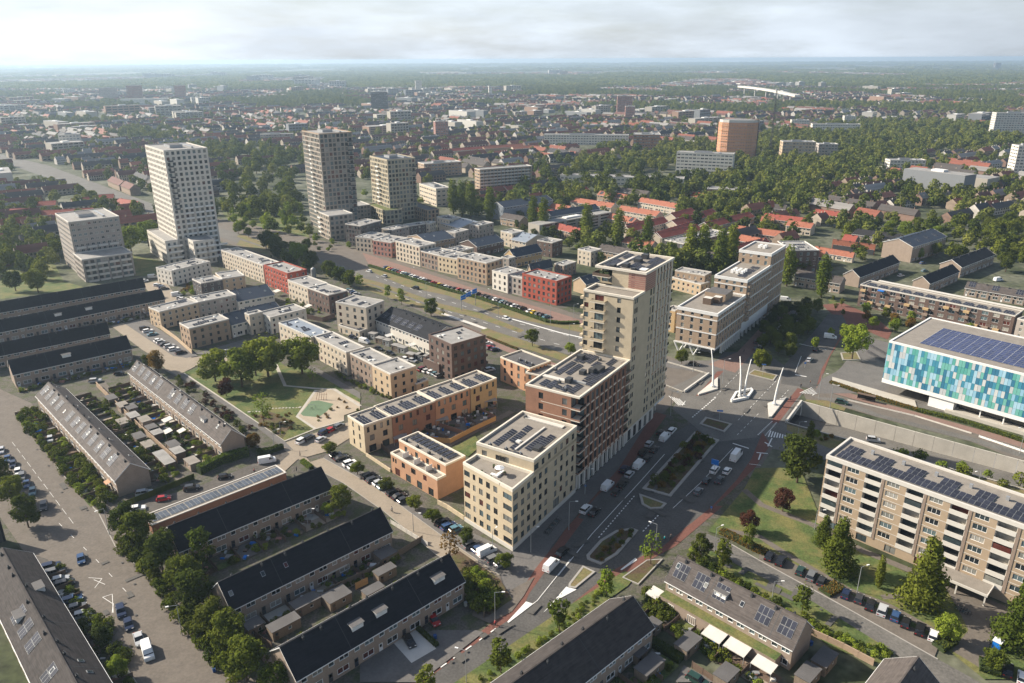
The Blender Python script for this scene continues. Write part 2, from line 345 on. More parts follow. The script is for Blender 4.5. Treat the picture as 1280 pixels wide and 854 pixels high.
def flat_roof(root, foot, z, m='roof_felt', par=('coping', .5), wi=.3):
    b = MB(); b.prism(inset(foot, .25), z - .2, z - par[1] + .02 if False else z - .45, m); put('roof', b.mesh('roof'), root)
    ring(foot, z - .5, z + .06, par[0], wi, name='parapet', root=root)
def pvrow(root, x, y, z, nx, ny, w=1.0, h=1.7, tilt=8, rz=0, gap=.06, m='pv', frame=False):
    k = ('pv', w, h, m)
    if k not in WC:
        b = MB(); b.box(0, w, 0, h, .0, .05, 'galvanised'); b.face([(.03, .03, .056), (w - .03, .03, .056), (w - .03, h - .03, .056), (.03, h - .03, .056)], m); WC[k] = b.mesh('solar_panel')
    c, s = math.cos(rz), math.sin(rz)
    for i in range(nx):
        for j in range(ny):
            dx, dy = i * (w + gap), j * (h * math.cos(R(tilt)) + gap)
            zz = z + (.15 if not frame else 0)
            o = put('solar_panel', WC[k], root, (x + dx * c - dy * s, y + dx * s + dy * c, zz)); o.rotation_euler = (R(tilt), 0, rz)
def boxpart(root, name, x, y, z, sx, sy, sz, m, rz=0, mt=None):
    k = ('bx', name, sx, sy, sz, m, mt)
    if k not in WC: WC[k] = MB().box(-sx / 2, sx / 2, -sy / 2, sy / 2, 0, sz, m, mt).mesh(name)
    return put(name, WC[k], root, (x, y, z), rz)
def skylight(root, x, y, z, w=1.2, h=1.2, rz=0):
    k = ('sk', w, h)
    if k not in WC: WC[k] = MB().box(-w / 2, w / 2, -h / 2, h / 2, 0, .3, 'white_paint').box(-w / 2 + .1, w / 2 - .1, -h / 2 + .1, h / 2 - .1, .3, .36, 'lamp_glass').mesh('skylight')
    put('skylight', WC[k], root, (x, y, z), rz)
def vent(root, x, y, z, s=1.0):
    k = ('vent', s)
    if k not in WC:
        b = MB(); b.box(-.3 * s, .3 * s, -.3 * s, .3 * s, 0, .5 * s, 'dark_metal'); b.tube((0, 0, .5 * s), (0, 0, .85 * s), .18 * s, .14 * s, 'grey_metal', 8); WC[k] = b.mesh('roof_vent')
    put('roof_vent', WC[k], root, (x, y, z))
def rect_from(z, l, f, r):
    """front corner, left corner and right corner of a rectangular roof, as pixels seen at height z"""
    Lw, F, Rw = P(l, z), P(f, z), P(r, z); a = (Rw - F); c = (Lw - F)
    if a.length >= c.length: ang = math.atan2(a.y, a.x)
    else: ang = math.atan2(c.y, c.x) - math.pi / 2
    ux = Vector((math.cos(ang), math.sin(ang), 0)); uy = Vector((-ux.y, ux.x, 0))
    return F, ang, max(a.dot(ux), 2), max(c.dot(uy), 2)
def bands(root, foot, zs, m='coping', t=.12, out=.05, edges=None, name='cornice'):
    for z in zs:
        b = MB(); n = len(foot)
        for e in (edges if edges is not None else range(n)):
            p0, p1 = Vector(foot[e][:2]), Vector(foot[(e + 1) % n][:2]); d = (p1 - p0).normalized(); o = Vector((d.y, -d.x)) * out
            q = [p0, p1, p1 + o, p0 + o]; b.prism([tuple(v) for v in reversed(q)], z, z + t, m, bot=True)
        put(name, b.mesh(name), root)
def townhouse(label, z, l, f, r, wall, floors=3, cat='town house', name='town_house', roof='roof_pale', st='w', extra=None, par='slab_pale', wmod=3.0, gdoor=True, big=False, group=None, wall2=None):
    org, ang, W, D = rect_from(z, l, f, r)
    rt = thing(name, label, cat, (org.x, org.y, 0), ang, group)
    foot = [(0, 0), (W, 0), (W, D), (0, D)]; ph = (z - .7) / floors; g = {}
    rnd = random.Random(int(W * 100 + D))
    for e, Ln in enumerate((W, D, W, D)):
        n = max(1, int(Ln / wmod)); gs = []
        for k in range(floors):
            ww = 1.5 if big else (1.1 if (k + e) % 2 else 1.25); hh = (1.75 if big else 1.45)
            if k == 0:
                if gdoor and e in (0, 2, 3) and n > 1:
                    for i in range(n):
                        x0 = Ln * i / n; x1 = Ln * (i + 1) / n
                        gs.append((x0, x1 - 1e-4, 1, 1.0, 2.2, [.05], 'door:dark_metal') if i % 2 == 0 else (x0, x1 - 1e-4, 1, 1.6, 1.6, [.7], st))
                    continue
                gs.append((.3, -.3, n, ww, hh, [.8], st)); continue
            gs.append((.3, -.3, n, ww, hh, [k * ph + .75], st))
        g[e] = gs
    volume(rt, foot, 0, z, wall, g)
    flat_roof(rt, foot, z, roof, (par, .5))
    for i in range(int(W * D / 45) + 1):
        x, y = rnd.uniform(1.5, W - 1.5), rnd.uniform(1.5, D - 1.5) if D > 4 else D / 2
        (skylight if i % 2 else vent)(rt, x, y, z - .45)
    if W * D > 60:
        for i in range(int(W * D / 50)):
            x, y = rnd.uniform(1, max(1.1, W - 5)), rnd.uniform(1, max(1.1, D - 4))
            if rnd.random() < .6: pvrow(rt, x, y, z - .45, rnd.randint(2, 4), 1, tilt=10)
    if extra: extra(rt, W, D, z)
    return rt, W, D
def gable(label, r0, r1, e0, zr=8.6, ze=5.6, wall='house_brick', roof='tile_dark', cat='terraced houses', name='terraced_houses', mod=5.8, pv=0, dorm=(), sky=0, st='w', group=None, extra=None, detail=True, parts=True, storey=2, pvside=0, rw=None):
    a, b_, e = rw if rw else (P(r0, zr), P(r1, zr), P(e0, ze))

    d = (b_ - a); d.z = 0; Ln = d.length; d.normalize(); nrm = Vector((-d.y, d.x, 0)); s = (e - a).dot(nrm)
    if s > 0: a, b_ = b_, a; d = -d; nrm = -nrm; s = -s
    h = abs(s); ang = math.atan2(d.y, d.x); org = a + nrm * (-h)
    rt = thing(name, label, cat, (org.x, org.y, 0), ang, group)
    W, D = Ln, 2 * h; foot = [(0, 0), (W, 0), (W, D), (0, D)]; n = max(1, round(W / mod)); g = {0: [], 2: []}
    if detail:
        for sd in (0, 2):
            for i in range(n):
                x0, x1 = W * i / n, W * (i + 1) / n; m_ = (x1 - x0)
                g[sd].append((x0 + .25, x0 + m_ * .32, 1, .95, 2.15, [.05], 'door:' + ['white_paint', 'dark_metal', 'slate_blue'][(i + sd) % 3]))
                g[sd].append((x0 + m_ * .36, x1 - .2, 1, round(m_ * .45, 2), 1.45, [.75], st + 'p'))
                if storey > 1:
                    g[sd].append((x0 + .3, x0 + m_ * .45, 1, 1.3, 1.15, [ze - 1.75], st + 'p')); g[sd].append((x0 + m_ * .5, x1 - .2, 1, round(m_ * .36, 2), 1.15, [ze - 1.75], st + 'p1'))
    volume(rt, foot, 0, ze, wall, g)
    for x, o in ((0, 0), (W, 1)):
        b = MB()
        t = [(x, 0, ze), (x, D / 2, zr - .08), (x, D, ze)]; b.face(t if o == 0 else t[::-1], wall); x2 = x + (.25 if o == 0 else -.25); t = [(x2, 0, ze), (x2, D / 2, zr - .08), (x2, D, ze)]; b.face(t[::-1] if o == 0 else t, wall)
        put('gable_wall', b.mesh('gable_wall'), rt); b = MB()
    sl = (zr - ze) / h; ov = .35; b = MB(); th = .16
    for sgn in (0, 1):
        ya, yb = (-ov, D / 2) if sgn == 0 else (D + ov, D / 2); za = ze - ov * sl
        q = [(-.25, ya, za), (W + .25, ya, za), (W + .25, yb, zr), (-.25, yb, zr)]
        if sgn: q = [q[1], q[0], q[3], q[2]]
        up = [(x, y, z_ + th) for x, y, z_ in q]; k = len(b.v); b.v += q + up; mi = b.mid(roof)
        for f_ in ((4, 5, 6, 7), (3, 2, 1, 0), (0, 1, 5, 4), (1, 2, 6, 5), (3, 0, 4, 7)): b.f.append(tuple(k + i for i in f_)); b.mi.append(mi)
    put('roof', b.mesh('roof'), rt)
    put('gutter', MB().box(-.2, W + .2, -ov - .1, -ov + .03, ze - ov * sl - .06, ze - ov * sl + .1, 'white_paint').box(-.2, W + .2, D + ov - .03, D + ov + .1, ze - ov * sl - .06, ze - ov * sl + .1, 'white_paint').mesh('gutter'), rt)
    put('roof_seam', (lambda bs: [bs.face([(x, -ov, ze - ov * sl + th + .02), (x + .12, -ov, ze - ov * sl + th + .02), (x + .12, D / 2, zr + th + .02), (x, D / 2, zr + th + .02)], 'dark_metal') for x in [W * k / n for k in range(2, n, 3)]] and bs)(MB()).mesh('roof_seam'), rt) if detail and n > 3 else None
    put('ridge', MB().box(-.25, W + .25, D / 2 - .15, D / 2 + .15, zr + .1, zr + .22, roof).mesh('ridge'), rt)
    if detail:
        for x, o in ((-.28, 0), (W + .24, 1)):
            b = MB(); 
            for sg in (0, 1):
                ya, yb = (-ov, D / 2) if sg == 0 else (D + ov, D / 2); za = ze - ov * sl
                b.face([(x, ya, za - .05), (x, yb, zr - .05), (x, yb, zr + .2), (x, ya, za + .2)], 'white_paint'); b.face([(x + .05, ya, za - .05), (x + .05, yb, zr - .05), (x + .05, yb, zr + .2), (x + .05, ya, za + .2)], 'white_paint')
            put('bargeboard', b.mesh('bargeboard'), rt)
    tl = math.atan(sl); rr = random.Random(int(W * 77))
    def onroof(x, t, side):      # point on a slope, t = 0 at the eaves, 1 at the ridge
        y = t * D / 2 if side == 0 else D - t * D / 2
        return (x, y, ze + t * (zr - ze) + th)
    for i in range(n):
        x = W * (i + .5) / n
        if detail:
            c = onroof(x + rr.uniform(-1.5, 1.5), .88, rr.choice((0, 1)))
            k = 'flue'
            if k not in WC: WC[k] = MB().box(-.22, .22, -.22, .22, -.3, .55, 'dark_metal').tube((0, 0, .5), (0, 0, .9), .12, .1, 'dark_metal', 6).mesh('chimney')
            put('chimney', WC[k], rt, c)
        if i < sky or (sky < 0 and i % (-sky) == 0):
            for sd in (0, 1):
                k = 'rsky'
                if k not in WC: WC[k] = MB().box(-.42, .42, -.6, .6, 0, .1, 'grey_metal').box(-.34, .34, -.5, .5, .1, .12, 'glass').mesh('roof_window')
                o = put('roof_window', WC[k], rt, onroof(x + rr.uniform(-1.8, 1.8), rr.uniform(.4, .65), sd)); o.rotation_euler = (tl if sd == 0 else -tl, 0, 0)
    pvs = pv if isinstance(pv, (list, tuple)) else [i for i in range(n) if pv and i % pv == 0]
    for i in pvs:
        x = W * (i + .5) / n - 1.6; k = ('pv', 1.0, 1.7, 'pv')
        if k not in WC:
            bb = MB(); bb.box(0, 1, 0, 1.7, .0, .05, 'galvanised'); bb.face([(.03, .03, .056), (.97, .03, .056), (.97, 1.67, .056), (.03, 1.67, .056)], 'pv'); WC[k] = bb.mesh('solar_panel')
        for cx_ in range(3):
            for ry in range(2):
                t = .22 + ry * 1.78 / (h / math.cos(tl)); q = onroof(x + cx_ * 1.04 + (1.0 if pvside else 0), t, pvside)
                o = put('solar_panel', WC[k], rt, (q[0], q[1], q[2] + .05)); o.rotation_euler = (tl, 0, 0) if pvside == 0 else (tl, 0, math.pi)
    for (fx, side, wd) in dorm:
        x = W * fx; b = MB(); hh = 1.35; t0 = .34
        y0 = t0 * D / 2; y1 = D / 2 * .95; zb = ze + t0 * (zr - ze); zt = zb + hh
        if side: y0, y1 = D - y1, D - y0
        b.box(x - wd / 2, x + wd / 2, y0, y1, zb - .2, zt, 'white_cladding', 'roof_felt'); b.box(x - wd / 2 - .2, x + wd / 2 + .2, y0 - .25 if not side else y0, y1 if not side else y1 + .25, zt, zt + .14, 'slab_pale', 'roof_felt')
        dm = put('dormer', b.mesh('dormer'), rt)
        for i in range(max(2, int(wd / 1.1))):
            nn = max(2, int(wd / 1.1)); xx = x - wd / 2 + wd * (i + .5) / nn; ww = wd / nn - .12
            put('window', win_mesh(round(ww, 2), 1.05, 'wp0'), dm, (xx, (y0 - .1) if side == 0 else (y1 + .1), zb + .3), 0 if side == 0 else math.pi)
    if extra: extra(rt, W, D, onroof)
    return rt, W, D
# ------------------------------------------------------------------ ground sheets
def up(poly_px, z=0.0): return [tuple(P(p, z)[:2]) for p in poly_px]
def sheet(name, polys, z, m, kind='structure', px=True, thick=0, parent=None):
    b = MB()
    for poly in polys:
        w_ = up(poly, 0) if px else poly
        ar = sum(w_[i][0] * w_[(i + 1) % len(w_)][1] - w_[(i + 1) % len(w_)][0] * w_[i][1] for i in range(len(w_)))
        if ar < 0: w_ = w_[::-1]
        z += .0003; k = len(b.v); b.v += [(x, y, z) for x, y in w_]; mi = b.mid(m)
        for t in tessellate_polygon([[Vector((x, y, 0)) for x, y in w_]]):
            a, c, e = [Vector(w_[i]) for i in t]
            if (c - a).cross(e - a) < 0: t = (t[0], t[2], t[1])
            b.f.append(tuple(k + i for i in t)); b.mi.append(mi)
        if thick:
            n = len(w_)
            for i in range(n):
                j = (i + 1) % n; b.face([(*w_[i], z - thick), (*w_[j], z - thick), (*w_[j], z), (*w_[i], z)], 'kerb')
    return put(name, b.mesh(name), parent, kind=kind)
def stripe(px, wd):
    """a strip of ground of constant width along a pixel polyline"""
    w_ = [Vector(p) for p in up(px)]; l, r = [], []
    for i, p in enumerate(w_):
        d = (w_[min(i + 1, len(w_) - 1)] - w_[max(i - 1, 0)]).normalized(); n = Vector((-d.y, d.x)) * wd / 2; l.append(tuple(p + n)); r.append(tuple(p - n))
    return l + r[::-1]
def dashes(px, wd, on, off):
    w_ = [Vector(p) for p in up(px)]; out = []
    for a, c in zip(w_, w_[1:]):
        Ln = (c - a).length; d = (c - a).normalized(); n = Vector((-d.y, d.x)) * wd / 2; x = 0
        while x + on <= Ln + .1:
            p, q = a + d * x, a + d * (x + on); out.append([tuple(p - n), tuple(q - n), tuple(q + n), tuple(p + n)]); x += on + off
    return out
def raised(name, poly, zt, m, kerbw=.5, top_name=None, kerb='kerb'):
    w_ = up(poly); ar = sum(w_[i][0] * w_[(i + 1) % len(w_)][1] - w_[(i + 1) % len(w_)][0] * w_[i][1] for i in range(len(w_)))
    if ar < 0: w_ = w_[::-1]
    ins = inset(w_, kerbw); b = MB(); n = len(w_)
    for i in range(n):
        j = (i + 1) % n; b.face([(*w_[i], 0), (*w_[j], 0), (*w_[j], .33), (*w_[i], .33)], kerb); b.face([(*w_[i], .33), (*w_[j], .33), (*ins[j], .33), (*ins[i], .33)], kerb); b.face([(*ins[j], .05), (*ins[i], .05), (*ins[i], .33), (*ins[j], .33)], kerb)
    put('kerb', b.mesh('kerb'), kind='structure')
    sheet(name, [ins], .28, m, px=False)
    return ins
# ------------------------------------------------------------------ the setting: ground, underpass, streets
trE = G('Z', 1002.8,503.2, 1120,535, 1330,592, 1345,632, 1241,601, 1130,570.5, 1066,552, 983.5,529)
trW = G('Z', 885,468.2, 830.9,452.6, 780,439, 770,458, 854,490.6)
TE, TW = up(trE), up(trW)
big = [(-16000, 30), (16000, 30), (19600, 8000), (14200, 14200), (0, 19800), (-14200, 14200), (-19600, 8000)]
b = MB(); loops = [[Vector((*p, 0)) for p in big], [Vector((*p, 0)) for p in TE], [Vector((*p, 0)) for p in TW]]
b.v = [tuple(v) for l_ in loops for v in l_]
for t in tessellate_polygon(loops):
    a, c, e = [Vector(b.v[i][:2]) for i in t]
    if (c - a).cross(e - a) < 0: t = (t[0], t[2], t[1])
    b.f.append(tuple(t)); b.mi.append(b.mid('city_ground'))
put('ground', b.mesh('ground'), kind='structure')
def trench(poly, z_in, z_out, inner, label, slabs):
    """walls round a sunken road; inner = index pair of the portal edge"""
    n = len(poly); w_ = [Vector(p) for p in poly]
    mid = (w_[inner[0]] + w_[inner[1]]) / 2; far = max((p - mid).length for p in w_)
    zb = lambda p: z_in + (z_out - z_in) * min(1, (p - mid).length / far)
    b = MB(); k = len(b.v); b.v += [(p.x, p.y, zb(p)) for p in w_]
    for t in tessellate_polygon([[Vector((p.x, p.y, 0)) for p in w_]]):
        a, c, e = [w_[i] for i in t]
        if (c - a).cross(e - a) < 0: t = (t[0], t[2], t[1])
        b.f.append(t); b.mi.append(b.mid('asphalt'))
    put('road_in_underpass', b.mesh('road_in_underpass'), kind='structure')
    wt = thing('retaining_wall', label, 'retaining wall', (mid.x, mid.y, 0))
    ar = sum(w_[i].x * w_[(i + 1) % n].y - w_[(i + 1) % n].x * w_[i].y for i in range(n)); sg = 1 if ar > 0 else -1
    for i in range(n):
        if {i, (i + 1) % n} == set(inner):
            continue
        a, c = w_[i], w_[(i + 1) % n]; d = (c - a).normalized(); nn = Vector((d.y, -d.x)) * sg; Ln = (c - a).length; ns = max(1, round(Ln / 6))
        for j in range(ns):
            p, q = a + d * (Ln * j / ns + .04), a + d * (Ln * (j + 1) / ns - .04); b = MB()
            b.v = [(v.x - mid.x, v.y - mid.y, z) for v, z in ((p, zb(p) - .3), (q, zb(q) - .3), (q, .45), (p, .45), (p + nn * .5, -.3), (q + nn * .5, -.3), (q + nn * .5, .45), (p + nn * .5, .45), (p + nn*.5, zb(p)-.3), (q+nn*.5, zb(q)-.3))]
            for f_ in ((0, 1, 2, 3), (3, 2, 6, 7), (5, 4, 7, 6), (1, 9, 6, 2), (8, 0, 3, 7), (8, 9, 6, 7)): b.f.append(f_); b.mi.append(b.mid('concrete'))
            put('wall_panel', b.mesh('wall_panel'), wt)
    # portal: dark tunnel running on under the crossing
    a, c = w_[inner[0]], w_[inner[1]]; d = (c - a).normalized(); nn = Vector((-d.y, d.x)); 
    if (sum((p for p in w_), Vector((0, 0))) / n - mid).dot(nn) > 0: nn = -nn
    b = MB(); A, C_ = a, c; A2, C2 = a + nn * 24, c + nn * 24
    b.face([(*A, z_in), (*C_, z_in), (*C2, z_in), (*A2, z_in)], 'asphalt_dark'); b.face([(*A, z_in), (*A2, z_in), (*A2, -.5), (*A, -.5)], 'concrete'); b.face([(*C2, z_in), (*C_, z_in), (*C_, -.5), (*C2, -.5)], 'concrete'); b.face([(*A2, z_in), (*C2, z_in), (*C2, -.5), (*A2, -.5)], 'concrete'); b.face([(*A, -.5), (*C_, -.5), (*C2, -.5), (*A2, -.5)], 'concrete')
    put('tunnel', b.mesh('tunnel'), kind='structure')
    b = MB(); q = [A, C_, C_ + nn * .6, A + nn * .6]
    if (Vector(q[1]) - Vector(q[0])).cross(Vector(q[2]) - Vector(q[1])) < 0: q = q[::-1]
    b.prism([tuple(v) for v in q], -1.0, .9, 'slab_pale', bot=True); put('bridge_edge', b.mesh('bridge_edge'), kind='structure')
trench(TE, -5.2, -4.2, (0, 7), 'long pale concrete retaining wall of the sunken road below the blue and green tiled hall', 1)
trench(TW, -4.8, -3.5, (0, 4), 'concrete retaining wall of the sunken road just right of the tall beige tower', 1)
Z1, Z2, Z3, Z4, Z5 = .016, .032, .048, .064, .080
ZC = [0.008]
def S(name, polys, z, m, **kw):
    if kw.get('thick'): return sheet(name, polys, z, m, **kw)
    ZC[0] += .0022 + .0003 * len(polys); return sheet(name, polys, ZC[0], m, **kw)
# base paving under the new quarter and the terraces
S('paving', [G('Z', 100,395, 280,300, 470,285, 735,395, 770,436, 760,470, 845,500, 900,560, 985,640, 640,880, 280,880, -60,620, -60,470)], Z1, 'yard')
S('paving_at_crossing', [G('Z', 735,395, 822,440, 888,466, 1001,500, 985,532, 940,600, 900,560, 845,500, 760,470)], Z2, 'pavers')
S('grass', [G('Z', 0,325, 62,318, 80,352, 108,360, 60,366, 0,374), G('Z', 276,262, 372,250, 388,300, 340,296, 290,282), G('Z', 165,318, 215,330, 225,336, 200,345, 168,345), G('Z', 1035,372, 1080,390, 1075,402, 1040,398)], Z1, 'lawn')
# boulevard
S('boulevard_paving', [G('Z', 200,262, 300,278, 452,312, 600,358.5, 700,386, 745,402, 790,430, 770,446, 640,430, 600,420, 470,366, 380,335, 270,300, 190,275)], Z2, 'pavers')
S('side_road', [G('Z', 453,316, 600,363, 697,391, 745,406, 735,412, 686,399, 600,371, 461,331)], Z3, 'red_pavers')
S('verge', [G('Z', 461,331, 600,371.5, 684,401, 724,404.5, 740,413, 728,416, 620.5,392.5, 560,369.5, 510,359, 462,339), G('Z', 640,430, 600,413, 607.8,410, 650,426, 709,444, 716,450, 700,450)], Z3, 'dry_grass')
S('boulevard', [G('Z', 270,284, 330,300, 441,336, 462,339.5, 510,359.5, 560,370, 620,393, 728,417, 800,430, 830,441, 760,446, 709,443, 650,425, 600,406, 560,395, 474,362, 400,335, 260,292, -20,195, -20,188, 60,207)], Z3, 'asphalt')
S('median', [G('Z', 300,292, 441,344.5, 474.8,353, 552,380, 600,391, 655.6,413, 650,416, 598,398, 552,386, 474,358, 438,348, 296,296), G('Z', 607.8,411, 650,424, 709,444, 705,448, 640,432, 600,416), G('Z', 300,300, 400,332, 474,360, 560,392, 556,396, 474,368, 400,342, 296,306)], Z4, 'dry_grass')
S('cycle_path', [G('Z', 600,419, 640,436, 700,456, 696,460, 636,441, 598,425)], Z4, 'red_pavers')
S('footpath', [stripe(G('Z', 553,392, 607,411), 2.2)], Z4, 'slab_pale', px=False)
S('boulevard_markings', dashes(G('Z', 470,346, 552,374, 650,405, 760,432), .25, 3, 5) + dashes(G('Z', 470,362.5, 560,389.5, 640,414, 730,440), .25, 3, 5) + [stripe(G('Z', 640,399, 700,416, 735,424), .9)], Z4, 'road_paint', px=False)
# crossing and avenue
avenue = G('Z', 868,527, 877,512, 893,453, 905,440, 955,440, 985,460, 1002,489, 983,529, 945,575, 884,640, 860,664, 780,722, 690,790, 560,880, 500,880, 600,793, 640,765, 668,722, 690,680, 727,640, 800,565)
S('avenue', [avenue], Z3, 'asphalt_dark')
S('crossing', [G('Z', 833,487, 870,470, 893,453, 935,455, 985,461, 1005,490, 975,531, 945,547, 893,553, 840,511, 852,494)], Z4, 'asphalt')
S('avenue_pavement', [G('Z', 640.8,690, 806,533, 820,520, 826,528, 770,590, 716,650, 690,682, 668,722, 632,742, 612,730, 625,719)], Z4, 'pavers_grey')
S('forecourt', [G('Z', 829,489, 850,494, 838,508, 822,522, 806,533)], Z5, 'pavers')
S('cycle_lane', [G('C2', 240,860, 590,600, 680,530, 770,420, 850,300, 1050,50, 1085,60, 900,310, 820,420, 800,465, 700,570, 620,620, 290,860), G('B5', 420,853, 560,640, 830,330, 985,80, 1010,60, 1060,75, 1020,130, 870,340, 790,440, 760,430, 720,470, 640,560, 500,740, 450,853),
   G('C3', 0,515, 270,300, 500,190, 740,-5, 790,-5, 560,190, 300,330, 0,550), G('C2', 480,865, 850,600, 1290,300, 1290,345, 870,640, 560,865),
   G('B6', 520,860, 640,770, 780,620, 850,520, 900,400, 950,330, 1075,175, 1105,185, 985,340, 930,470, 870,560, 740,690, 610,800, 570,860),
   G('B6', 580,215, 650,140, 715,55, 750,60, 690,120, 640,205)], Z5, 'red_asphalt')
S('cycle_path', [G('B1', 170,840, 190,795, 290,690, 330,600, 390,545, 330,500, 300,470, 400,460, 560,530, 640,600, 620,640, 500,590, 430,570, 390,640, 340,720, 290,850, 240,880)], Z5, 'red_asphalt')
S('cycle_path', [G('F1', 150,185, 220,180, 480,260, 1280,480, 1290,520, 900,400, 450,275, 200,205)], Z5, 'red_pavers')
S('east_road', [G('B1', 100,853, 120,760, 270,590, 330,515, 400,520, 420,560, 380,640, 300,780, 270,880)], Z3, 'asphalt_dark')
S('frontage_street', [G('A8', 480,740, 720,740, 860,720, 1060,470, 1180,480, 1160,560, 1060,600, 940,720, 900,780, 700,800, 500,770)], Z3, 'pavers_grey')
S('frontage_lane', [G('A8', 720,760, 860,700, 1010,540, 1060,500, 1120,500, 1080,560, 1000,620, 930,710, 850,800)], Z4, 'red_pavers')
S('upper_service_road', [G('F1', 100,215, 160,195, 300,235, 1000,430, 1300,520, 1300,600, 1000,480, 500,350, 330,300, 120,260)], Z3, 'pavers')
S('upper_service_lane', [G('F1', 130,235, 320,255, 500,330, 1000,455, 1300,548, 1300,575, 1000,478, 500,347, 330,290)], Z4, 'asphalt')
S('service_road', [G('B7', -10,350, 120,345, 450,470, 1300,720, 1300,760, 700,640, 300,520, 60,470)], Z3, 'asphalt')
S('verge', [G('B7', 130,350, 450,452, 700,515, 1000,590, 1300,665, 1300,710, 1000,650, 700,560, 400,460, 340,470, 130,380), G('F1', 120,255, 230,260, 330,300, 320,315, 110,265)], Z4, 'dry_grass')
S('plaza', [G('B7', 330,130, 400,70, 620,60, 900,120, 1300,300, 1300,380, 1000,310, 700,260, 350,160)], Z3, 'asphalt')
S('plaza_steps', [G('B7', 350,125, 750,240, 760,275, 350,160)], .4, 'concrete', thick=.4)
cl = []
for k in range(5):
    cl.append(stripe(G('B7', *sum([[360 + k * 62 - 14 * (t / 5 - 0), 140 - 14 * t + k * 12 * (1 - t / 6)] if False else [378 + k * 52 + (t ** 2) * (3.2 + .9 * k), 128 + k * 11 - t * (9.5 + k * 1.5)] for t in range(7)], [])), .55))
S('plaza_markings', cl, Z4, 'road_paint', px=False)
S('bicycle_plaza', [G('B1', 500,620, 640,660, 620,770, 460,740)], Z4, 'pavers_grey')
S('square', [G('B1', 260,900, 300,830, 380,790, 420,740, 600,760, 640,800, 620,900)], Z2, 'pavers_grey')
# islands
raised('shrub_bed', G('Z', 868.2,540.5, 899.2,550.8, 838.6,621.7, 802.5,611.4), .13, 'soil', .9)
raised('shrub_bed', G('B6', 628,318, 758,352, 720,392, 598,352), .13, 'soil', .8)
raised('shrub_bed', G('B6', 305,690, 440,738, 418,762, 360,765, 318,742), .13, 'dry_grass', .7)
raised('shrub_bed', G('Z', 798,664, 790,661, 770,664, 750,676, 733,695, 734,700, 751,707, 772,694), .13, 'soil', .8)
raised('shrub_bed', G('C2', 1080,288, 1142,318, 1045,398, 1010,392, 1012,375), .13, 'dry_grass', .5)
raised('shrub_bed', G('Y3', 800,660, 1010,710, 975,758, 745,700), .13, 'dry_grass', .5)
raised('shrub_bed', G('B1', 390,705, 470,700, 490,740, 400,740), .13, 'dry_grass', .5)
raised('shrub_bed', G('C3', 380,380, 300,345, 420,260, 500,255), .13, 'soil', .3)
mk = []
mk += [up(G('C2', 1000,388, 1050,402, 960,450, 888,515)), up(G('C2', 805,460, 838,470, 760,530, 692,582)), up(G('C3', 365,248, 375,258, 300,308, 292,305))]
mk += dashes(G('C2', 1180,380, 890,575, 490,850), .3, 1.6, 1.6) + dashes(G('C2', 660,590, 540,675, 290,850), .3, 1.6, 1.8)
mk += [stripe(G('B5', 535,853, 700,650, 930,400, 1050,265), .18), stripe(G('C2', 690,585, 860,455, 1020,255), .15)] + dashes(G('B5', 730,670, 910,460), .3, .7, .7) + dashes(G('B5', 945,640, 1040,540), .3, .7, .7)
mk += [stripe(G('B6', 470,760, 600,640, 760,470), .15), stripe(G('B6', 760,445, 838,470), .5), stripe(G('B6', 915,440, 950,462), .5), stripe(G('B6', 875,490, 930,495), .45), stripe(G('B6', 895,495, 885,525), .4), stripe(G('B6', 950,420, 930,460), .4), stripe(G('B6', 840,545, 895,552), .2)]
mk += dashes(G('F3', 220,430, 20,600), .45, .9, .7) + dashes(G('F3', 410,230, 160,480), .15, 1.5, 1.5) + dashes(G('F3', 700,300, 390,620), .15, 1.5, 1.5) + dashes(G('F3', 560,560, 380,740), .15, 1.5, 1.5) + dashes(G('F3', 670,620, 555,730), .45, .5, .5) + dashes(G('F3', 705,630, 610,740), .45, .5, .5) + dashes(G('F3', 800,370, 640,540), .15, 1.5, 1.5)
for i in range(7):   # zebra crossings
    mk.append(stripe(G('B6', 455 + i * 12, 232 + i * 3 - 8, 470 + i * 12, 255 + i * 3 - 26), .5) if False else stripe(G('F3', 660 + i * 19, 655 + i * 6 + 40 - i * 12 * 0, 640 + i * 22, 745 + i * 2), .4))
    mk.append(stripe(G('B6', 450 + i * 12, 215 + i * 3.5, 500 + i * 7, 262 - i * 1), .28) if i < 5 else stripe(G('B6', 530, 240, 515, 262), .28))
    mk.append(stripe(G('F3', 890 + i * 20, 395 + i * 2, 985 + i * 9, 352 + i * 9), .28) if i < 6 else stripe(G('F3', 1010, 400, 990, 415), .28))
S('road_markings', mk, .096, 'road_paint', px=False)
mk = [stripe(G('A8', 1140,660, 1250,680), .5)]
S('road_markings', [stripe(G('B1', 190,660, 325,690), .35), stripe(G('B1', 170,810, 225,820), .6), stripe(G('B1', 200,720, 170,800), .2)], .09, 'road_paint', px=False)
# side street with parking bays
S('side_street', [G('Z', 372,560, 388,578, 404,573, 470,610, 553,671, 625,720, 609,728, 560,704, 545,694, 480,640, 430,605, 384,581, 362,568)], Z4, 'pavers_light')
S('parking_bays', [G('Z', 404,573, 412,564, 470,600, 560,652, 640,690, 625,720, 553,671, 470,610)], Z3, 'pavers_grey')
S('side_street_junction', [G('Z', 330,585, 350,556, 437,528, 450,540, 412,564, 372,575, 345,600)], Z3, 'pavers_light')
S('junction_pavement', [G('Z', 609,728, 625,719, 632,742, 668,722, 655,745, 640,765, 612,780, 590,770, 600,745)], Z4, 'pavers')
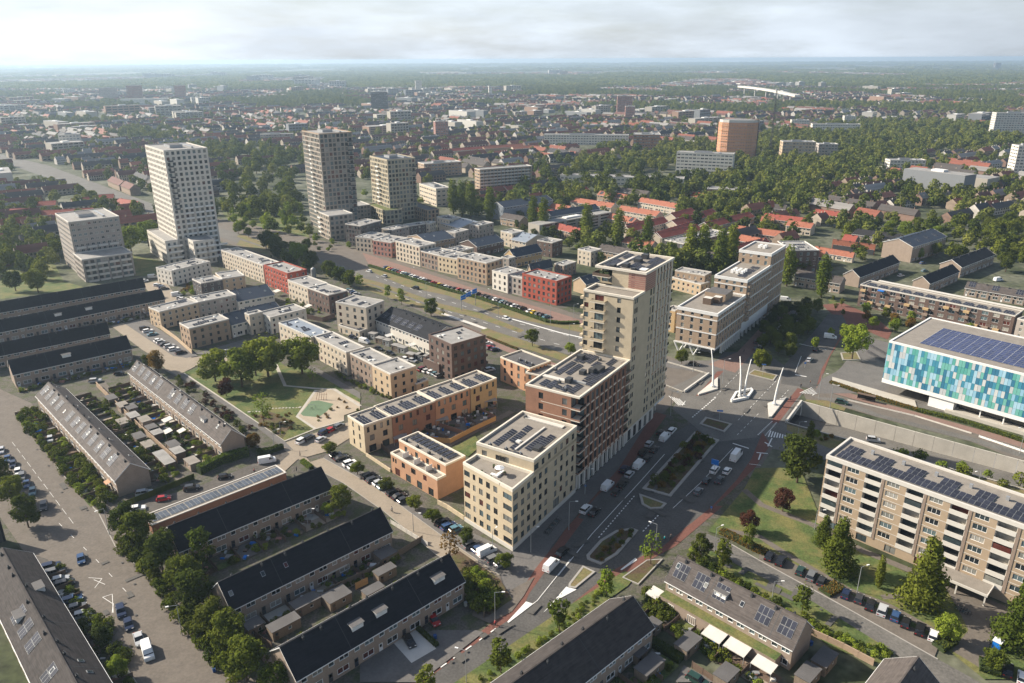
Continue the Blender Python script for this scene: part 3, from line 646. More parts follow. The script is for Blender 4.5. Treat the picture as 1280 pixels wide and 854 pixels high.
# park
S('park', [G('E7', 0,205, 130,160, 420,60, 640,90, 720,160, 930,170, 1260,380, 1253,420, 1100,340, 940,330, 800,520, 935,610, 715,692, 690,690, 0,215)], Z4, 'lawn')
S('playground', [G('E7', 940,330, 1075,325, 1253,420, 1253,470, 1140,510, 1140,545, 935,608, 800,520)], Z5, 'sand')
S('play_surface', [G('E7', 905,410, 960,405, 1065,430, 1020,480, 960,525, 850,515, 830,500)], .096, 'play_green')
S('flower_bed', [G('E7', 500,520, 600,480, 680,510, 790,560, 740,620, 700,680, 560,590)], .096, 'soil')
S('park_path', [stripe(G('E7', 655,150, 720,300, 940,320, 1070,325, 1255,445), 1.3), stripe(G('E7', 940,330, 805,520, 935,608), 1.0), stripe(G('E7', 0,210, 300,410, 713,695), .6), stripe(G('E7', 713,695, 935,608, 1140,548), .6)], .1, 'stone_chip', px=False)
S('park_lane', [G('E7', -120,150, 0,215, 713,692, 780,760, 690,730, 520,600, 430,560, 300,450, 100,310, -60,230, -140,190)], Z3, 'pavers_grey')
S('terrace_lane', [G('E7', 860,160, 930,165, 1255,350, 1255,395, 1075,290, 900,190)], Z3, 'pavers_grey')
S('cross_lane', [G('D3', 0,530, 130,600, 260,720, 460,690, 720,640, 900,560, 900,600, 740,690, 740,730, 480,760, 300,853, 200,800, 0,610)], Z3, 'pavers_light')
S('cross_street', [G('D3', 450,660, 900,530, 940,600, 740,700, 700,680)], Z2, 'pavers_grey')
# streets left
S('west_street', [G('Z', -60,480, -20,478, 20,515, 46,543, 75,590, 124,643, 144,683, 214,747, 300,870, 150,870, 90,784, 40,700, 62,641, 46,618, -60,535)], Z4, 'street_brick')
S('west_pavement', [G('Z', -60,460, 40,505, 60,530, 100,590, 160,650, 190,700, 260,770, 330,870, 150,880, 60,700, 30,690, -60,560)], Z3, 'pavers')
S('west_street_markings', dashes(G('Z', 74,655, 120,700, 165,748), .1, 2, 6) + [stripe(G('B8', 430,345, 495,350), .11), stripe(G('B8', 495,350, 460,395), .11), stripe(G('B8', 455,355, 510,378), .11), stripe(G('B8', 498,440, 545,425), .11), stripe(G('B8', 545,425, 550,515), .11), stripe(G('B8', 498,440, 545,470), .11), stripe(G('B8', 550,470, 545,515), .14)] + dashes(G('B2', 60,440, 370,853), .08, 4, 2), Z5, 'road_paint', px=False)
S('kerb_line', [stripe(G('Z', 20,515, 46,543, 75,590, 124,643, 144,683, 214,747, 300,870), .25), stripe(G('Z', 384,581, 430,605, 480,640, 545,694, 609,728), .2), stripe(G('Z', 404,573, 470,610, 553,671, 625,720), .2)], Z5, 'kerb', px=False)
S('garage_street', [G('Z', 150,640, 170,628, 240,612, 330,575, 352,560, 362,568, 345,583, 180,645, 176,655)], Z4, 'street_brick')
S('north_street', [G('A5', 540,575, 600,560, 780,620, 960,750, 900,790, 820,770, 690,690), G('A5', 690,370, 800,350, 860,440, 960,480, 900,520, 800,470, 730,420)], Z3, 'pavers_light')
S('north_parking', [G('A5', 600,560, 700,540, 900,680, 910,730, 840,720), G('A5', 760,640, 850,620, 960,720, 900,730)], Z2, 'pavers_grey')
# the east side: lawn, street, paths
S('lawn', [G('Z', 885,665, 930,612, 944,586, 1000,585, 1026,650, 1040,672, 1100,700, 1200,750, 1290,790, 1290,850, 1230,850, 1180,810, 1060,752, 1010,722, 960,690)], Z4, 'lawn')
S('lawn_path', [stripe(G('Z', 930,613, 952,632, 985,645, 1014,656), 2.0), stripe(G('Z', 905,663, 950,672, 980,692, 1060,738, 1110,758, 1190,802, 1250,830), 1.8), stripe(G('Z', 1014,656, 1080,690, 1200,740, 1290,775), 2.2), stripe(G('C4', 590,440, 730,430), 1.6)], Z5, 'pavers', px=False)
S('flats_forecourt', [G('C4', 880,360, 1280,520, 1280,560, 1130,690, 1060,780, 930,700, 1010,600, 960,500)], .07, 'pavers')
S('east_street', [G('Z', 884,668, 905,676, 952,703, 1060,762, 1172,825, 1290,890, 1200,890, 1168,852, 1118,818, 1014,752, 930,712, 890,688, 868,690)], Z4, 'asphalt')
S('east_parking', [G('Z', 950,690, 960,688, 1060,742, 1175,804, 1168,822, 1060,761, 948,702)], Z3, 'pavers')
S('east_kerb', [stripe(G('Z', 905,676, 952,703, 1060,762, 1172,825), .35), stripe(G('Z', 1118,819, 1014,753, 930,714), .3)], .09, 'kerb', px=False)
S('rough_grass', [G('Z', 868,690, 890,690, 930,712, 1014,752, 1118,817, 1100,830, 1040,812, 1010,788, 940,740, 870,705), G('Z', 560,860, 700,765, 780,715, 795,720, 785,733, 690,800, 600,870)], Z5, 'lawn')
S('green_strip', [G('Z', 545,700, 575,690, 625,725, 640,750, 612,770, 590,760)], Z5, 'soil')
S('driveways', [G('C2', 60,700, 360,600, 560,600, 600,610, 290,853, 100,853, 0,853, 0,740)], Z4, 'pavers_grey')
S('driveway', [G('C2', 160,660, 260,590, 370,690, 250,760)], Z5, 'slab_pale')
S('back_alley', [G('C3', 600,770, 760,853, 560,853)], Z4, 'pavers_grey')
S('service_lane', [stripe(G('Z', 128,480, 232,607), 2.5), stripe(G('Z', 640,515, 545,565), 2.6)], Z4, 'pavers', px=False)
S('courtyard_gardens', [G('Y5', 430,580, 760,400, 1220,255, 1220,400, 1060,480, 870,580, 640,560, 440,690, 330,610)], Z3, 'pavers_grey')
S('courtyard_lawn', [G('Y5', 880,620, 1060,520, 1090,560, 1080,620, 1010,680)], Z4, 'lawn')
# ------------------------------------------------------------------ the central block along the avenue
U0 = P((640.85, 689)); ANG = R(56.97)
ux, uy = Vector((math.cos(ANG), math.sin(ANG), 0)), Vector((-math.sin(ANG), math.cos(ANG), 0))
def loc(t, s, z=0): return (U0.x + ux.x * t + uy.x * s, U0.y + ux.y * t + uy.y * s, z)
def tolocal(p): v = Vector((p[0] - U0.x, p[1] - U0.y, 0)); return (v.dot(ux), v.dot(uy))
# cream apartment block
rt = thing('apartment_building', 'cream brick apartment block with stepped roof terrace at the corner of the avenue', 'apartment building', loc(0, 0), ANG)
Lc = tolocal(P((578.9, 578.3), 17.6)); foot = [(0, 0), (32.5, 0), (32.5, 17.6), (9.9, 17.6), Lc]
zs = [1.5 + 3.15 * i for i in range(5)]
lowf = [(0, 0), (32.5, 0), (32.5, 17.6), (Lc[0] + 3.6, 17.6), Lc]
slen = math.hypot(*Lc)
volume(rt, lowf, 1.15, 17.2, 'cream_brick', {
  0: [(.25, 2.6, 1, 2.0, 1.75, zs, 'd'), (3.2, 17.5, 5, 1.45, 1.75, zs, 'd'), (19.5, 32, 4, 1.3, 1.75, zs[1:], 'd'), (19.8, 23.4, 1, 3.2, 2.6, [1.3], 'd'), (24.5, 32, 2, 1.4, 1.8, [1.6], 'd')],
  4: [(.2, 2.6, 1, 2.2, 1.6, zs, 'd'), (3.2, 5.2, 1, 1.0, 1.7, zs, 'd'), (5.4, 13.6, 3, 1.45, 1.75, zs, 'd'), (slen - 3.4, slen - .15, 1, 3.1, 1.6, zs, 'd1')],
  2: [(1, -1, 4, 1.3, 1.7, zs, 'd')], 3: [(1, -1, 3, 1.3, 1.7, zs, 'd')]})
put('plinth', MB().prism(inset(lowf, -.12), 0, 1.2, 'slab_pale').mesh('plinth'), rt)
topf = [(9.9, 0.0), (32.5, 0.0), (32.5, 17.6), (9.9, 17.6)]
put('ground_floor_cladding', MB().box(18.6, 32.6, -.1, -.04, 1.2, 1.28, 'slab_pale').mesh('ground_floor_cladding'), rt)
b = MB(); b.prism(inset([Lc, (0, 0), (9.9, 0), (9.9, 17.6), (Lc[0] + 3.6, 17.6)], .2), 16.7, 16.95, 'roof_gravel'); put('roof_terrace', b.mesh('roof_terrace'), rt)
volume(rt, topf, 16.7, 20.9, 'cream_brick', {0: [(.2, 2.4, 1, 2.1, 1.7, [17.7], 'd'), (3, -.5, 6, 1.4, 1.75, [17.7], 'd')], 3: [(.5, 4.5, 1, 1.6, 1.5, [17.8], 'd'), (5.5, 9.5, 1, 3.0, 2.1, [17.1], 'd'), (-3.2, -.2, 1, 2.9, 1.7, [17.7], 'd1')], 2: [(1, -1, 4, 1.3, 1.7, [17.7], 'd')]}, wname='upper_wall')
ring([Lc, (0, 0), (9.85, 0), (9.85, .3), (9.85, 17.6), (Lc[0] + 3.6, 17.6)], 16.9, 17.75, 'coping', .4, .06, 'parapet', rt)
b = MB(); b.prism(inset(topf, .25), 20.2, 20.45, 'roof_gravel'); put('roof', b.mesh('roof'), rt); ring(topf, 20.3, 21.05, 'coping', .45, .06, 'parapet', rt)
for k in range(5): bands(rt, [Lc, (0, 0)], [zs[k] + 1.78 + 0.0], 'coping', .1, .06, edges=[0], name='sill_band') if k < 0 else None
for i, (x0, y0, nx, ny) in enumerate([(12, 12.4, 9, 1), (15.5, 9.7, 6, 1), (12.2, 7.2, 3, 1), (14, 3.8, 8, 1), (18, 2.0, 6, 1), (22.5, 10, 3, 1)]): pvrow(rt, x0, y0, 20.45, nx, ny, 1.02, 1.7, 10)
boxpart(rt, 'plant_housing', 16.2, 2.6, 20.45, 2.6, 1.8, .9, 'dark_metal'); boxpart(rt, 'lift_shaft_housing', 10.9, 6.2, 17, 1.6, 1.6, 3.8, 'dark_metal')
boxpart(rt, 'roof_duct', 20, 7.2, 20.5, 15, .5, .35, 'slab_pale'); boxpart(rt, 'roof_duct', 30.4, 9, 20.5, 1.6, 12, .3, 'slab_pale'); skylight(rt, 17, 9, 20.45, 1.3, 1.3)
for a in ((11, 14), (11.3, 9.2), (11, 4.6), (30, 15)): vent(rt, a[0], a[1], 20.45, 1.3)
for x, y in ((2.5, 8), (3.5, 11.5), (6, 6.2), (7.5, 10.5), (1.5, 4.5)): boxpart(rt, 'planter', x, y, 16.95, 1.0, .6, .6, 'shed_wood', .6, 'hedge_core')
thing('terrace_furniture', 'white parasol and lounge seats on the roof terrace of the cream block', 'garden furniture', loc(5.2, 7.2, 16.95), ANG, me=MB().box(-1.6, 1.6, -.4, .4, 0, .5, 'white_paint').box(-1.6, -.8, .4, 1.8, 0, .45, 'white_paint').box(.9, 1.6, .5, 1.9, 0, .8, 'shed_wood').tube((0, 0, .5), (0, 0, 2.2), .04, .04, 'galvanised').tube((0, 0, 2.0), (0, 0, 2.5), 1.3, .05, 'white_paint', 8).mesh('terrace_furniture'))
# red-brown brick block
rt = thing('apartment_building', 'red-brown brick apartment block with pale grid between the cream block and the tower', 'apartment building', loc(33.6, 0), ANG)
W, D, H = 32.6, 17.2, 29.0; foot = [(0, 0), (W, 0), (W, D), (0, D)]; zf = [5.2 + 3.3 * i for i in range(7)]
wf = [(3.4, 0), (W - 3.2, 0), (W - 3.2, 1.6), (W, 1.6), (W, D), (0, D), (0, 2.6), (3.4, 2.6)]
volume(rt, wf, 4.6, H - .4, 'red_brown_brick', {0: [(.3, -.3, 9, 1.5, 2.35, [z + .35 for z in zf], 'd')], 5: [(3, 7, 1, 1.5, 1.9, [z + .7 for z in zf], 'd'), (11, 14.2, 1, 1.5, 1.9, [z + .7 for z in zf], 'd')], 7: [(.2, -.1, 1, 2.0, 2.3, [z + .15 for z in zf], 'd')], 6: [(.3, -.3, 1, 2.6, 2.3, [z + .15 for z in zf], 'd')], 2: [(.3, -.3, 1, 2.6, 2.3, [z + .15 for z in zf], 'd')], 4: [(1, -1, 8, 1.4, 1.8, [z + .7 for z in zf], 'd')]})
volume(rt, [(0, .4), (W, .4), (W, D), (0, D)], 0, 4.6, 'slab_pale', {0: [(1.5, -1.5, 10, 1.7, 3.7, [.1], 'd')], 3: [(1, -1, 5, 1.6, 2.6, [.8], 'd')]}, wname='ground_floor_wall')
b = MB()
for i in range(11): x = 1.4 + i * (W - 2.8) / 10; b.box(x - .45, x + .45, -.02, .5, 0, 4.65, 'slab_pale')
put('colonnade', b.mesh('colonnade'), rt)
for z in zf: 
    put('floor_band', MB().box(3.35, W - 3.15, -.08, .03, z - .28, z + .06, 'coping').mesh('floor_band'), rt)
    put('floor_band', MB().box(-.06, .0, 2.6, 12.2 if z > 20 else D * .72, z - .05, z + .08, 'coping').mesh('floor_band'), rt)
for i in range(10):
    x = 3.6 + i * (W - 7) / 9; put('brick_pier', MB().box(x - .32, x + .32, -.2, .02, 4.65, H - .45, 'red_brown_brick').mesh('brick_pier'), rt)
for z in zf:
    for x0, x1, y1 in ((-.15, 3.4, 2.6), (W - 3.2, W + .1, 1.6)):
        b = MB(); b.box(x0, x1, -.35, y1, z - .25, z + .05, 'coping'); b.box(x0, x1, -.35, -.27, z + .05, z + .42, 'red_brown_brick')
        if x0 < 1: b.box(x0, x0 + .08, -.35, y1, z + .05, z + .42, 'red_brown_brick')
        put('balcony', b.mesh('balcony'), rt); b = MB(); b.box(x0, x1, -.32, -.29, z + .42, z + 1.1, 'car_glass'); put('balcony_rail', b.mesh('balcony_rail'), rt)
flat_roof(rt, foot, H, 'roof_gravel', ('coping', .55), .5)
for (x0, y0, n) in [(2, 12.6, 4), (11.5, 13, 10), (13, 10.3, 8), (2.5, 8, 2), (1.8, 3.2, 6), (9, 1.4, 15), (12, 3.6, 10), (24, 9.5, 6), (22, 6.5, 4), (25.5, 3.4, 5), (23, 13, 7), (1.6, 10.2, 5), (10.5, 1.4 + 2, 1), (1.8, 5.6, 4), (23, 11.3, 7)]: pvrow(rt, x0, y0, H - .45, n, 1, 1.03, 1.65, 9)
for x, y, a, c, h in ((8.5, 8, 2.2, 1.6, 1.3), (16, 7.5, 2, 1.6, 1.2), (20.5, 4.8, 4.2, 2.6, 1.1), (18, 5.5, 1.8, 1.6, 1.5), (26, 13.5, 2, 2, 1.4)): boxpart(rt, 'roof_plant', x, y, H - .4, a, c, h, 'dark_metal')
boxpart(rt, 'roof_duct', 8.6, 12, H - .4, 1.6, 9, .3, 'slab_pale'); boxpart(rt, 'roof_duct', 9.5, 6.5, H - .4, .6, 7, .5, 'galvanised')
for a in ((3, 6), (6.5, 10), (28, 8), (14, 15.5)): vent(rt, a[0], a[1], H - .45, 1.4)
# tall tower
rt = thing('residential_tower', 'tall beige brick residential tower with stepped top and corner balconies', 'tower', loc(66.2, 0), ANG)
W1, D1, HL, HT = 30.3, 16.6, 48.5, 54.4; xs = 8.3
zf = [5.4 + 3.1 * i for i in range(14)]; zt = [48.6 + 3.0 * i for i in range(2)]
volume(rt, [(0, 0), (W1, 0), (W1, D1), (0, D1)], 5.0, HL - .3, 'cream_brick', {
  0: [(.9, 3.6, 2, 1.0, 1.7, [z + .7 for z in zf], 'd'), (12.2, 16.4, 2, 1.15, 1.9, [z + .6 for z in zf[:-4]], 'd'), (18, -1.2, 5, 1.25, 1.8, [z + .6 for z in zf[:4]], 'd'), (12.2, -3.4, 5, 1.5, 2.5, [z + .3 for z in zf[4:]], 'd') if False else (18, -1.2, 4, 1.4, 2.4, [z + .35 for z in zf[4:]], 'd'), (12.2, 16.4, 2, 1.3, 2.4, [z + .35 for z in zf[-4:]], 'd')],
  3: [(10, 12, 1, 1.2, 1.7, [z + .6 for z in zf[7:]], 'd') if False else (10.9, 13.1, 1, 1.25, 1.7, [z + .6 for z in zf[8:]], 'd'), (3.2, 7.6, 1, 3.0, 2.1, [z + .2 for z in zf[8:]], 'd'), (.2, 1.8, 1, 1.5, 1.6, [z + .6 for z in zf[6:]], 'd'), (4.6, 6.6, 1, 1.2, 1.7, [z + .6 for z in []], 'd')],
  1: [(1, -1, 5, 1.4, 1.8, [z + .6 for z in zf], 'd')], 2: [(1, -1, 9, 1.4, 1.8, [z + .6 for z in zf], 'd')]})
for z in zf[8:]: 
    k = MB(); k.box(-1.55, 0, 8.6, 13.6, z - .1, z + .1, 'coping'); k.box(-1.55, -1.4, 8.6, 13.6, z + .1, z + .75, 'cream_brick'); k.box(-1.4, 0, 8.6, 8.7, z + .1, z + .75, 'cream_brick'); k.box(-1.4, 0, 13.5, 13.6, z + .1, z + .75, 'cream_brick'); put('balcony', k.mesh('balcony'), rt)
for z in zf[6:]:
    k = MB(); k.box(-.2, 1.4, D1, D1 + 1.0, z, z + .8, 'cream_brick'); put('balcony', k.mesh('balcony'), rt)
for z in zf: put('corner_balcony', MB().box(W1 - 2.6, W1 + 1.1, -.1, 2.6, z - .12, z + .12, 'coping').box(W1 - .4, W1 + 1.1, -.08, -.03, z + .12, z + 1.1, 'car_glass').mesh('corner_balcony'), rt)
put('parapet', MB().mesh('parapet') if False else MB().prism([(0, 0), (xs, 0), (xs, D1), (0, D1)], HL - .8, HL - .5, 'roof_gravel').mesh('terrace_floor'), rt).name = 'terrace_floor'
ring([(0, 0), (xs - .05, 0), (xs - .05, D1), (0, D1)], HL - .35, HL + .3, 'coping', .5, .08, 'parapet', rt)
tf = [(xs, 0), (W1, 0), (W1, D1), (xs + 3.0, D1), (xs + 3.0, 11.2), (xs, 11.2)]
volume(rt, tf, HL - .3, HT - .3, 'cream_brick', {0: [(.3, .31, 1, .005, .005, [49], 'open')] if False else [(8.2, -1.2, 5, 1.35, 2.4, [z + .3 for z in zt], 'd')], 5: [(6.2, 8.0, 1, 1.2, 2.4, [z + .2 for z in zt], 'd')], 3: [(.4, -.4, 2, 2.2, 2.4, [z + .2 for z in zt], 'd')], 4: [(.2, -.2, 1, 2.4, 2.4, [z + .2 for z in zt], 'd')]}, wname='upper_wall')
b = MB()
for i in range(9): z = HL - .1 + i * .66; b.box(xs - .06, xs + 7.6, -.06, -.0, z, z + .48, 'rose_brick'); b.box(xs - .08, xs - .0, -.05, 5.6, z, z + .48, 'rose_brick')
put('striped_brick_panel', b.mesh('striped_brick_panel'), rt)
for i in range(6):
    x = 16.9 + i * (W1 - 17.8) / 5; put('pier', MB().box(x - .22, x + .22, -.14, .01, 17.0, HT - .6, 'coping').mesh('pier'), rt)
for z in zf[4:] + zt: put('floor_band', MB().box(16.8, W1 - .4, -.08, .0, z - .15, z + .12, 'red_brown_brick').mesh('floor_band'), rt)
put('terrace_balcony', MB().box(xs - 1.6, xs + 3.2, 11.3, D1 + .6, zt[1] - .2, zt[1], 'coping').box(xs - 1.6, xs - 1.5, 11.3, D1 + .6, zt[1], zt[1] + .9, 'wood_dark').box(xs - 1.5, xs + 3.2, D1 + .5, D1 + .6, zt[1], zt[1] + .9, 'wood_dark').mesh('terrace_balcony'), rt)
ft = [(xs - .3, -.2), (W1 + .2, -.2), (W1 + .2, D1 + .3), (xs - .3, D1 + .3)]
b = MB(); b.prism(inset(ft, .3), HT - .8, HT - .4, 'roof_gravel'); put('roof', b.mesh('roof'), rt); ring(ft, HT - .55, HT + .15, 'coping', .55, .1, 'parapet', rt)
for (x0, y0, n) in [(10, 13.2, 9), (11, 11, 6), (12, 6.2, 9), (11, 3.8, 5), (20, 3.6, 8), (21, 9.4, 6), (14, 1.2, 12), (22, 13, 6)]: pvrow(rt, x0, y0, HT - .4, n, 1, 1.03, 1.65, 8)
for x, y, a, c, h in ((13, 8.8, 2.4, 2, 1.2), (10.5, 12, 2, 1.5, 1), (20.5, 8, 2.4, 2.2, 1.3), (26, 8, 2, 2, 1.5), (10.4, 5, 1.4, 1.2, .9)): boxpart(rt, 'roof_plant', x, y, HT - .4, a, c, h, 'dark_metal')
boxpart(rt, 'roof_duct', 18, 11.6, HT - .35, 14, .9, .35, 'slab_pale'); boxpart(rt, 'roof_duct', 12.5, 2.6, HT - .35, 2.6, 2.2, .3, 'white_cladding')
volume(rt, [(0, .3), (W1 - 8, .3), (W1 - 8, D1), (0, D1)], 0, 5.0, 'slab_pale', {0: [(.8, -.6, 5, 2.2, 3.8, [.1], 'd')], 1: [(1, -1, 3, 2.4, 3.5, [.1], 'd')]}, wname='ground_floor_wall')
put('overhang_soffit', MB().box(W1 - 8.5, W1 + .15, -.15, D1 + .1, 4.75, 5.35, 'white_cladding').mesh('overhang_soffit'), rt)
put('column', MB().tube((W1 - 2, 2.2, 0), (W1 - 2, 2.2, 4.8), .35, .35, 'slab_pale', 8).mesh('column'), rt); put('column', MB().tube((W1 - 2, D1 - 2.2, 0), (W1 - 2, D1 - 2.2, 4.8), .35, .35, 'slab_pale', 8).mesh('column'), rt)
pl = MB()
for i in range(14): a = random.uniform(0, 1); pl.box(xs - 1.5 + a * 4.4, xs - .9 + a * 4.4, 11.6 + random.random() * 4.5, 12.3 + random.random() * 4.5, zt[1] + .0, zt[1] + .5 + random.random() * .9, 'hedge_core')
thing('potted_plants', 'potted plants on the top terrace of the tall beige tower', 'potted plants', loc(66.2, 0), ANG, me=pl.mesh('potted_plants'))
# ------------------------------------------------------------------ low rows behind: orange row houses and ochre terrace
def box_frame(label, z, l, f, r, wall, grids, cat, name, roof='roof_felt', par='coping'):
    org, ang, W, D = rect_from(z, l, f, r); rt = thing(name, label, cat, (org.x, org.y, 0), ang); foot = [(0, 0), (W, 0), (W, D), (0, D)]
    volume(rt, foot, 0, z - .3, wall, grids(W, D)); flat_roof(rt, foot, z, roof, (par, .5), .35); return rt, W, D
# long ochre / red-brown terrace (px corners at the roof)
def terr(sec, label, wall, n, z=9.9):
    l, f, r = sec; org, ang, W, D = rect_from(z, l, f, r)
    rt = thing('row_house', label, 'row house', (org.x, org.y, 0), ang); foot = [(0, 0), (W, 0), (W, D), (0, D)]
    g = {0: [(.3, -.3, n * 2, .95, 1.9, [7.0], 'd'), (.3, -.3, n, 1.7, 2.0, [3.9], 'd'), (.3, -.3, n, 2.6, 2.4, [.1], 'd1')], 2: [(.3, -.3, n * 2, 1.0, 1.8, [.9, 4, 7], 'd')], 3: [(1.2, -1, 2, .9, 1.9, [1.0, 4.0, 7.0], 'd')], 1: [(1.2, -1, 2, .9, 1.9, [4.0, 7.0], 'd')]}
    volume(rt, foot, 0, z - .3, wall, g); flat_roof(rt, foot, z, 'roof_gravel', ('coping', .5), .35)
    for i in range(n):
        w_ = W / n; [pvrow(rt, w_ * i + .7, y_, z - .45, max(2, int((w_ - 1.2) / 1.05)), 1, tilt=7) for y_ in (.9, 2.9, 4.9) if y_ < D - 2.2]; vent(rt, w_ * i + w_ / 2, min(D - 1, 7.2), z - .45, 1.2)
    return rt, W, D
Y = 'Y5'
o1 = terr((g1(Y, 65, 370), g1(Y, 210, 440), g1(Y, 425, 365)), 'pale yellow brick end house of the long solar roofed row', 'cream_brick', 2)
terr((g1(Y, 330, 275), g1(Y, 428, 368), g1(Y, 755, 250)), 'red-brown brick houses in the long solar roofed row, beside the pale yellow end house', 'red_brown_brick', 3)
terr((g1(Y, 605, 180), g1(Y, 757, 244), g1(Y, 1025, 148)), 'ochre orange brick houses in the middle of the long solar roofed row', 'orange_brick', 3)
terr((g1(Y, 870, 90), g1(Y, 1027, 152), g1(Y, 1225, 75)), 'ochre yellow brick end house of the long solar roofed row, nearest the dark brown block', 'ochre_brick', 2)
# orange block with roof terrace
org, ang, W, D = rect_from(7.0, g1('Y6', 50, 278), g1('Y6', 405, 480), g1('Y6', 620, 320))
W = 0
F0 = P(g1('Y6', 405, 482), 6.6); L0 = P(g1('Y6', 50, 280), 6.6); ang = math.atan2((F0 - L0).y, (F0 - L0).x); Ln = (F0 - L0).length
rt = thing('row_house', 'orange brick row house with white roof terrace screens beside the parking street', 'row house', (L0.x, L0.y, 0), ang)
D = 10.5; foot = [(0, 0), (Ln, 0), (Ln, D), (0, D)]
volume(rt, foot, 0, 6.3, 'orange_brick', {0: [(.4, -.4, 4, 2.3, 2.4, [.05], 'd1'), (.6, 3, 2, .8, 1.5, [3.9], 'd'), (3.5, -3, 3, 1.5, 1.7, [3.8], 'd'), (-2.7, -.6, 1, 1.6, 1.7, [3.8], 'd')], 2: [(.4, -.4, 5, 1.4, 1.7, [.8, 3.9], 'd')]})
b = MB().prism(inset(foot, .25), 6.0, 6.25, 'roof_gravel'); put('roof_terrace', b.mesh('roof_terrace'), rt); ring([(0, 0), (Ln, 0), (Ln, 3.2), (0, 3.2)], 6.1, 6.75, 'coping', .35, .05, 'parapet', rt)
f2 = [(0, 3.2), (Ln, 3.2), (Ln, D), (0, D)]; volume(rt, f2, 6.2, 9.5, 'orange_brick', {0: [(.8, -.6, 4, 1.3, 2.2, [6.4], 'd')], 2: [(.4, -.4, 5, 1.4, 1.7, [7.1], 'd')]}, wname='upper_wall'); flat_roof(rt, f2, 9.8, 'roof_gravel', ('coping', .5), .35)
for i in range(9): pvrow(rt, 1.6 + i * (Ln - 3) / 9, 6.0, 9.4, 1, 2, 1.25, 1.9, 4)
for i in range(4): vent(rt, 2 + i * Ln / 4, 4.4, 9.4, 1.3)
for i in range(3):
    x = Ln * (i + 1) / 4 - .3; put('terrace_screen', MB().box(x, x + .08, .5, 2.9, 6.3, 8.0, 'white_paint').mesh('terrace_screen'), rt)
# ochre block by the boulevard, behind the brown block
def fb(W, D): return {0: [(.4, -.4, 5, .95, 1.9, [.8, 3.9, 7.0], 'd')], 3: [(.6, -.4, 4, 1.2, 2.0, [.8, 3.9, 7.0], 'd')], 1: [(.5, -.5, 4, 1, 1.8, [4, 7], 'd')], 2: [(.5, -.5, 6, 1, 1.8, [4, 7], 'd')]}
r_, W, D = box_frame('small orange brick block with dark gravel roof behind the red-brown apartment block', 9.8, g1('D8', 465, 612), g1('D8', 728, 715), g1('D8', 900, 640), 'orange_brick', fb, 'row house', 'row_house')
for i in range(3): vent(r_, 3, 2 + i * 3.2, 9.4, 1.6)
pvrow(r_, 1.2, 1.5, 9.4, 3, 4, tilt=5)
r_, W, D = box_frame('low pale orange annexe with dark roof adjoining the red-brown apartment block', 8.8, g1('D8', 728, 722), g1('D8', 830, 780), g1('D8', 950, 690), 'orange_brick', lambda W, D: {0: [(.4, -.4, 2, 1, 1.8, [4, 6.5], 'd')], 3: [(.4, -.4, 2, 1.2, 1.8, [.8, 3.8, 6.4], 'd')]}, 'annexe', 'annexe')
# dark brown corner block
def dk(rt, W, D, z):
    for k in range(4): put('balcony', MB().box(W - .3, W + 1.2, .3, 3.6, 3 * k + 3.0, 3 * k + 3.9, 'white_cladding' if k == 2 else 'dark_brick').mesh('balcony'), rt)
townhouse('dark brown brick corner block with paved roof beside the black solar roofed row', 15.2, g1('D5', 855, 345), g1('D5', 1000, 432), g1('D5', 1262, 358), 'dark_brick', 5, 'apartment building', 'apartment_building', 'roof_pale', 'd', extra=dk, par='dark_brick', big=True, gdoor=False, wmod=3.2)
townhouse('low dark brown brick wing with a grey flat roof beside the parked cars', 5, g1('D5', 785, 535), g1('D5', 905, 585), g1('D5', 925, 555), 'dark_brick', 1, 'annexe', 'annexe', 'roof_pale', 'd', par='dark_brick')
gable('row of white brick houses under one long black solar roof facing the parking court', g1('D5', 545, 145), g1('D5', 960, 295), g1('D5', 422, 240), 10.5, 6.6, 'white_brick', 'tile_dark', 'terraced houses', mod=5, pv=(0, 1, 2, 3, 4, 5), storey=2)
townhouse('cream corner block with recessed balconies at the end of the black solar roofed row', 13.5, g1('D5', 118, 105), g1('D5', 350, 150), g1('D5', 548, 105), 'pale_brick', 4, 'apartment building', 'apartment_building', 'roof_pale', 'd', wmod=3.6, big=True, gdoor=False)
townhouse('low cream walled annexe with a roof terrace under the cream corner block', 3.6, g1('D5', 140, 280), g1('D5', 300, 330), g1('D5', 420, 300), 'pale_brick', 1, 'annexe', 'annexe', 'roof_felt')
townhouse('white and rose brick town houses with grey blue roofs facing the park', 9.8, g1('D4', 535, 430), g1('D4', 875, 600), g1('D4', 1080, 545), 'pale_brick', 3)
townhouse('cream town houses with open roof terraces half hidden by the park trees', 9.8, g1('D4', 155, 285), g1('D4', 500, 440), g1('D4', 700, 375), 'pale_brick', 3, roof='roof_blue_grey')
townhouse('rose brown brick town houses with notched roof edge in the park row', 9.8, g1('D5', 228, 495), g1('D5', 395, 580), g1('D5', 520, 520), 'taupe_brick', 3, st='d')
townhouse('sand coloured brick end house of the park row with a plain side wall', 9.8, g1('D5', 395, 585), g1('D5', 535, 655), g1('D5', 725, 590), 'sand_brick', 3, st='d')
townhouse('low sand brick garden annexe beside the sand coloured end house', 3.2, g1('D5', 725, 705), g1('D5', 735, 730), g1('D5', 825, 695), 'sand_brick', 1, 'annexe', 'annexe')
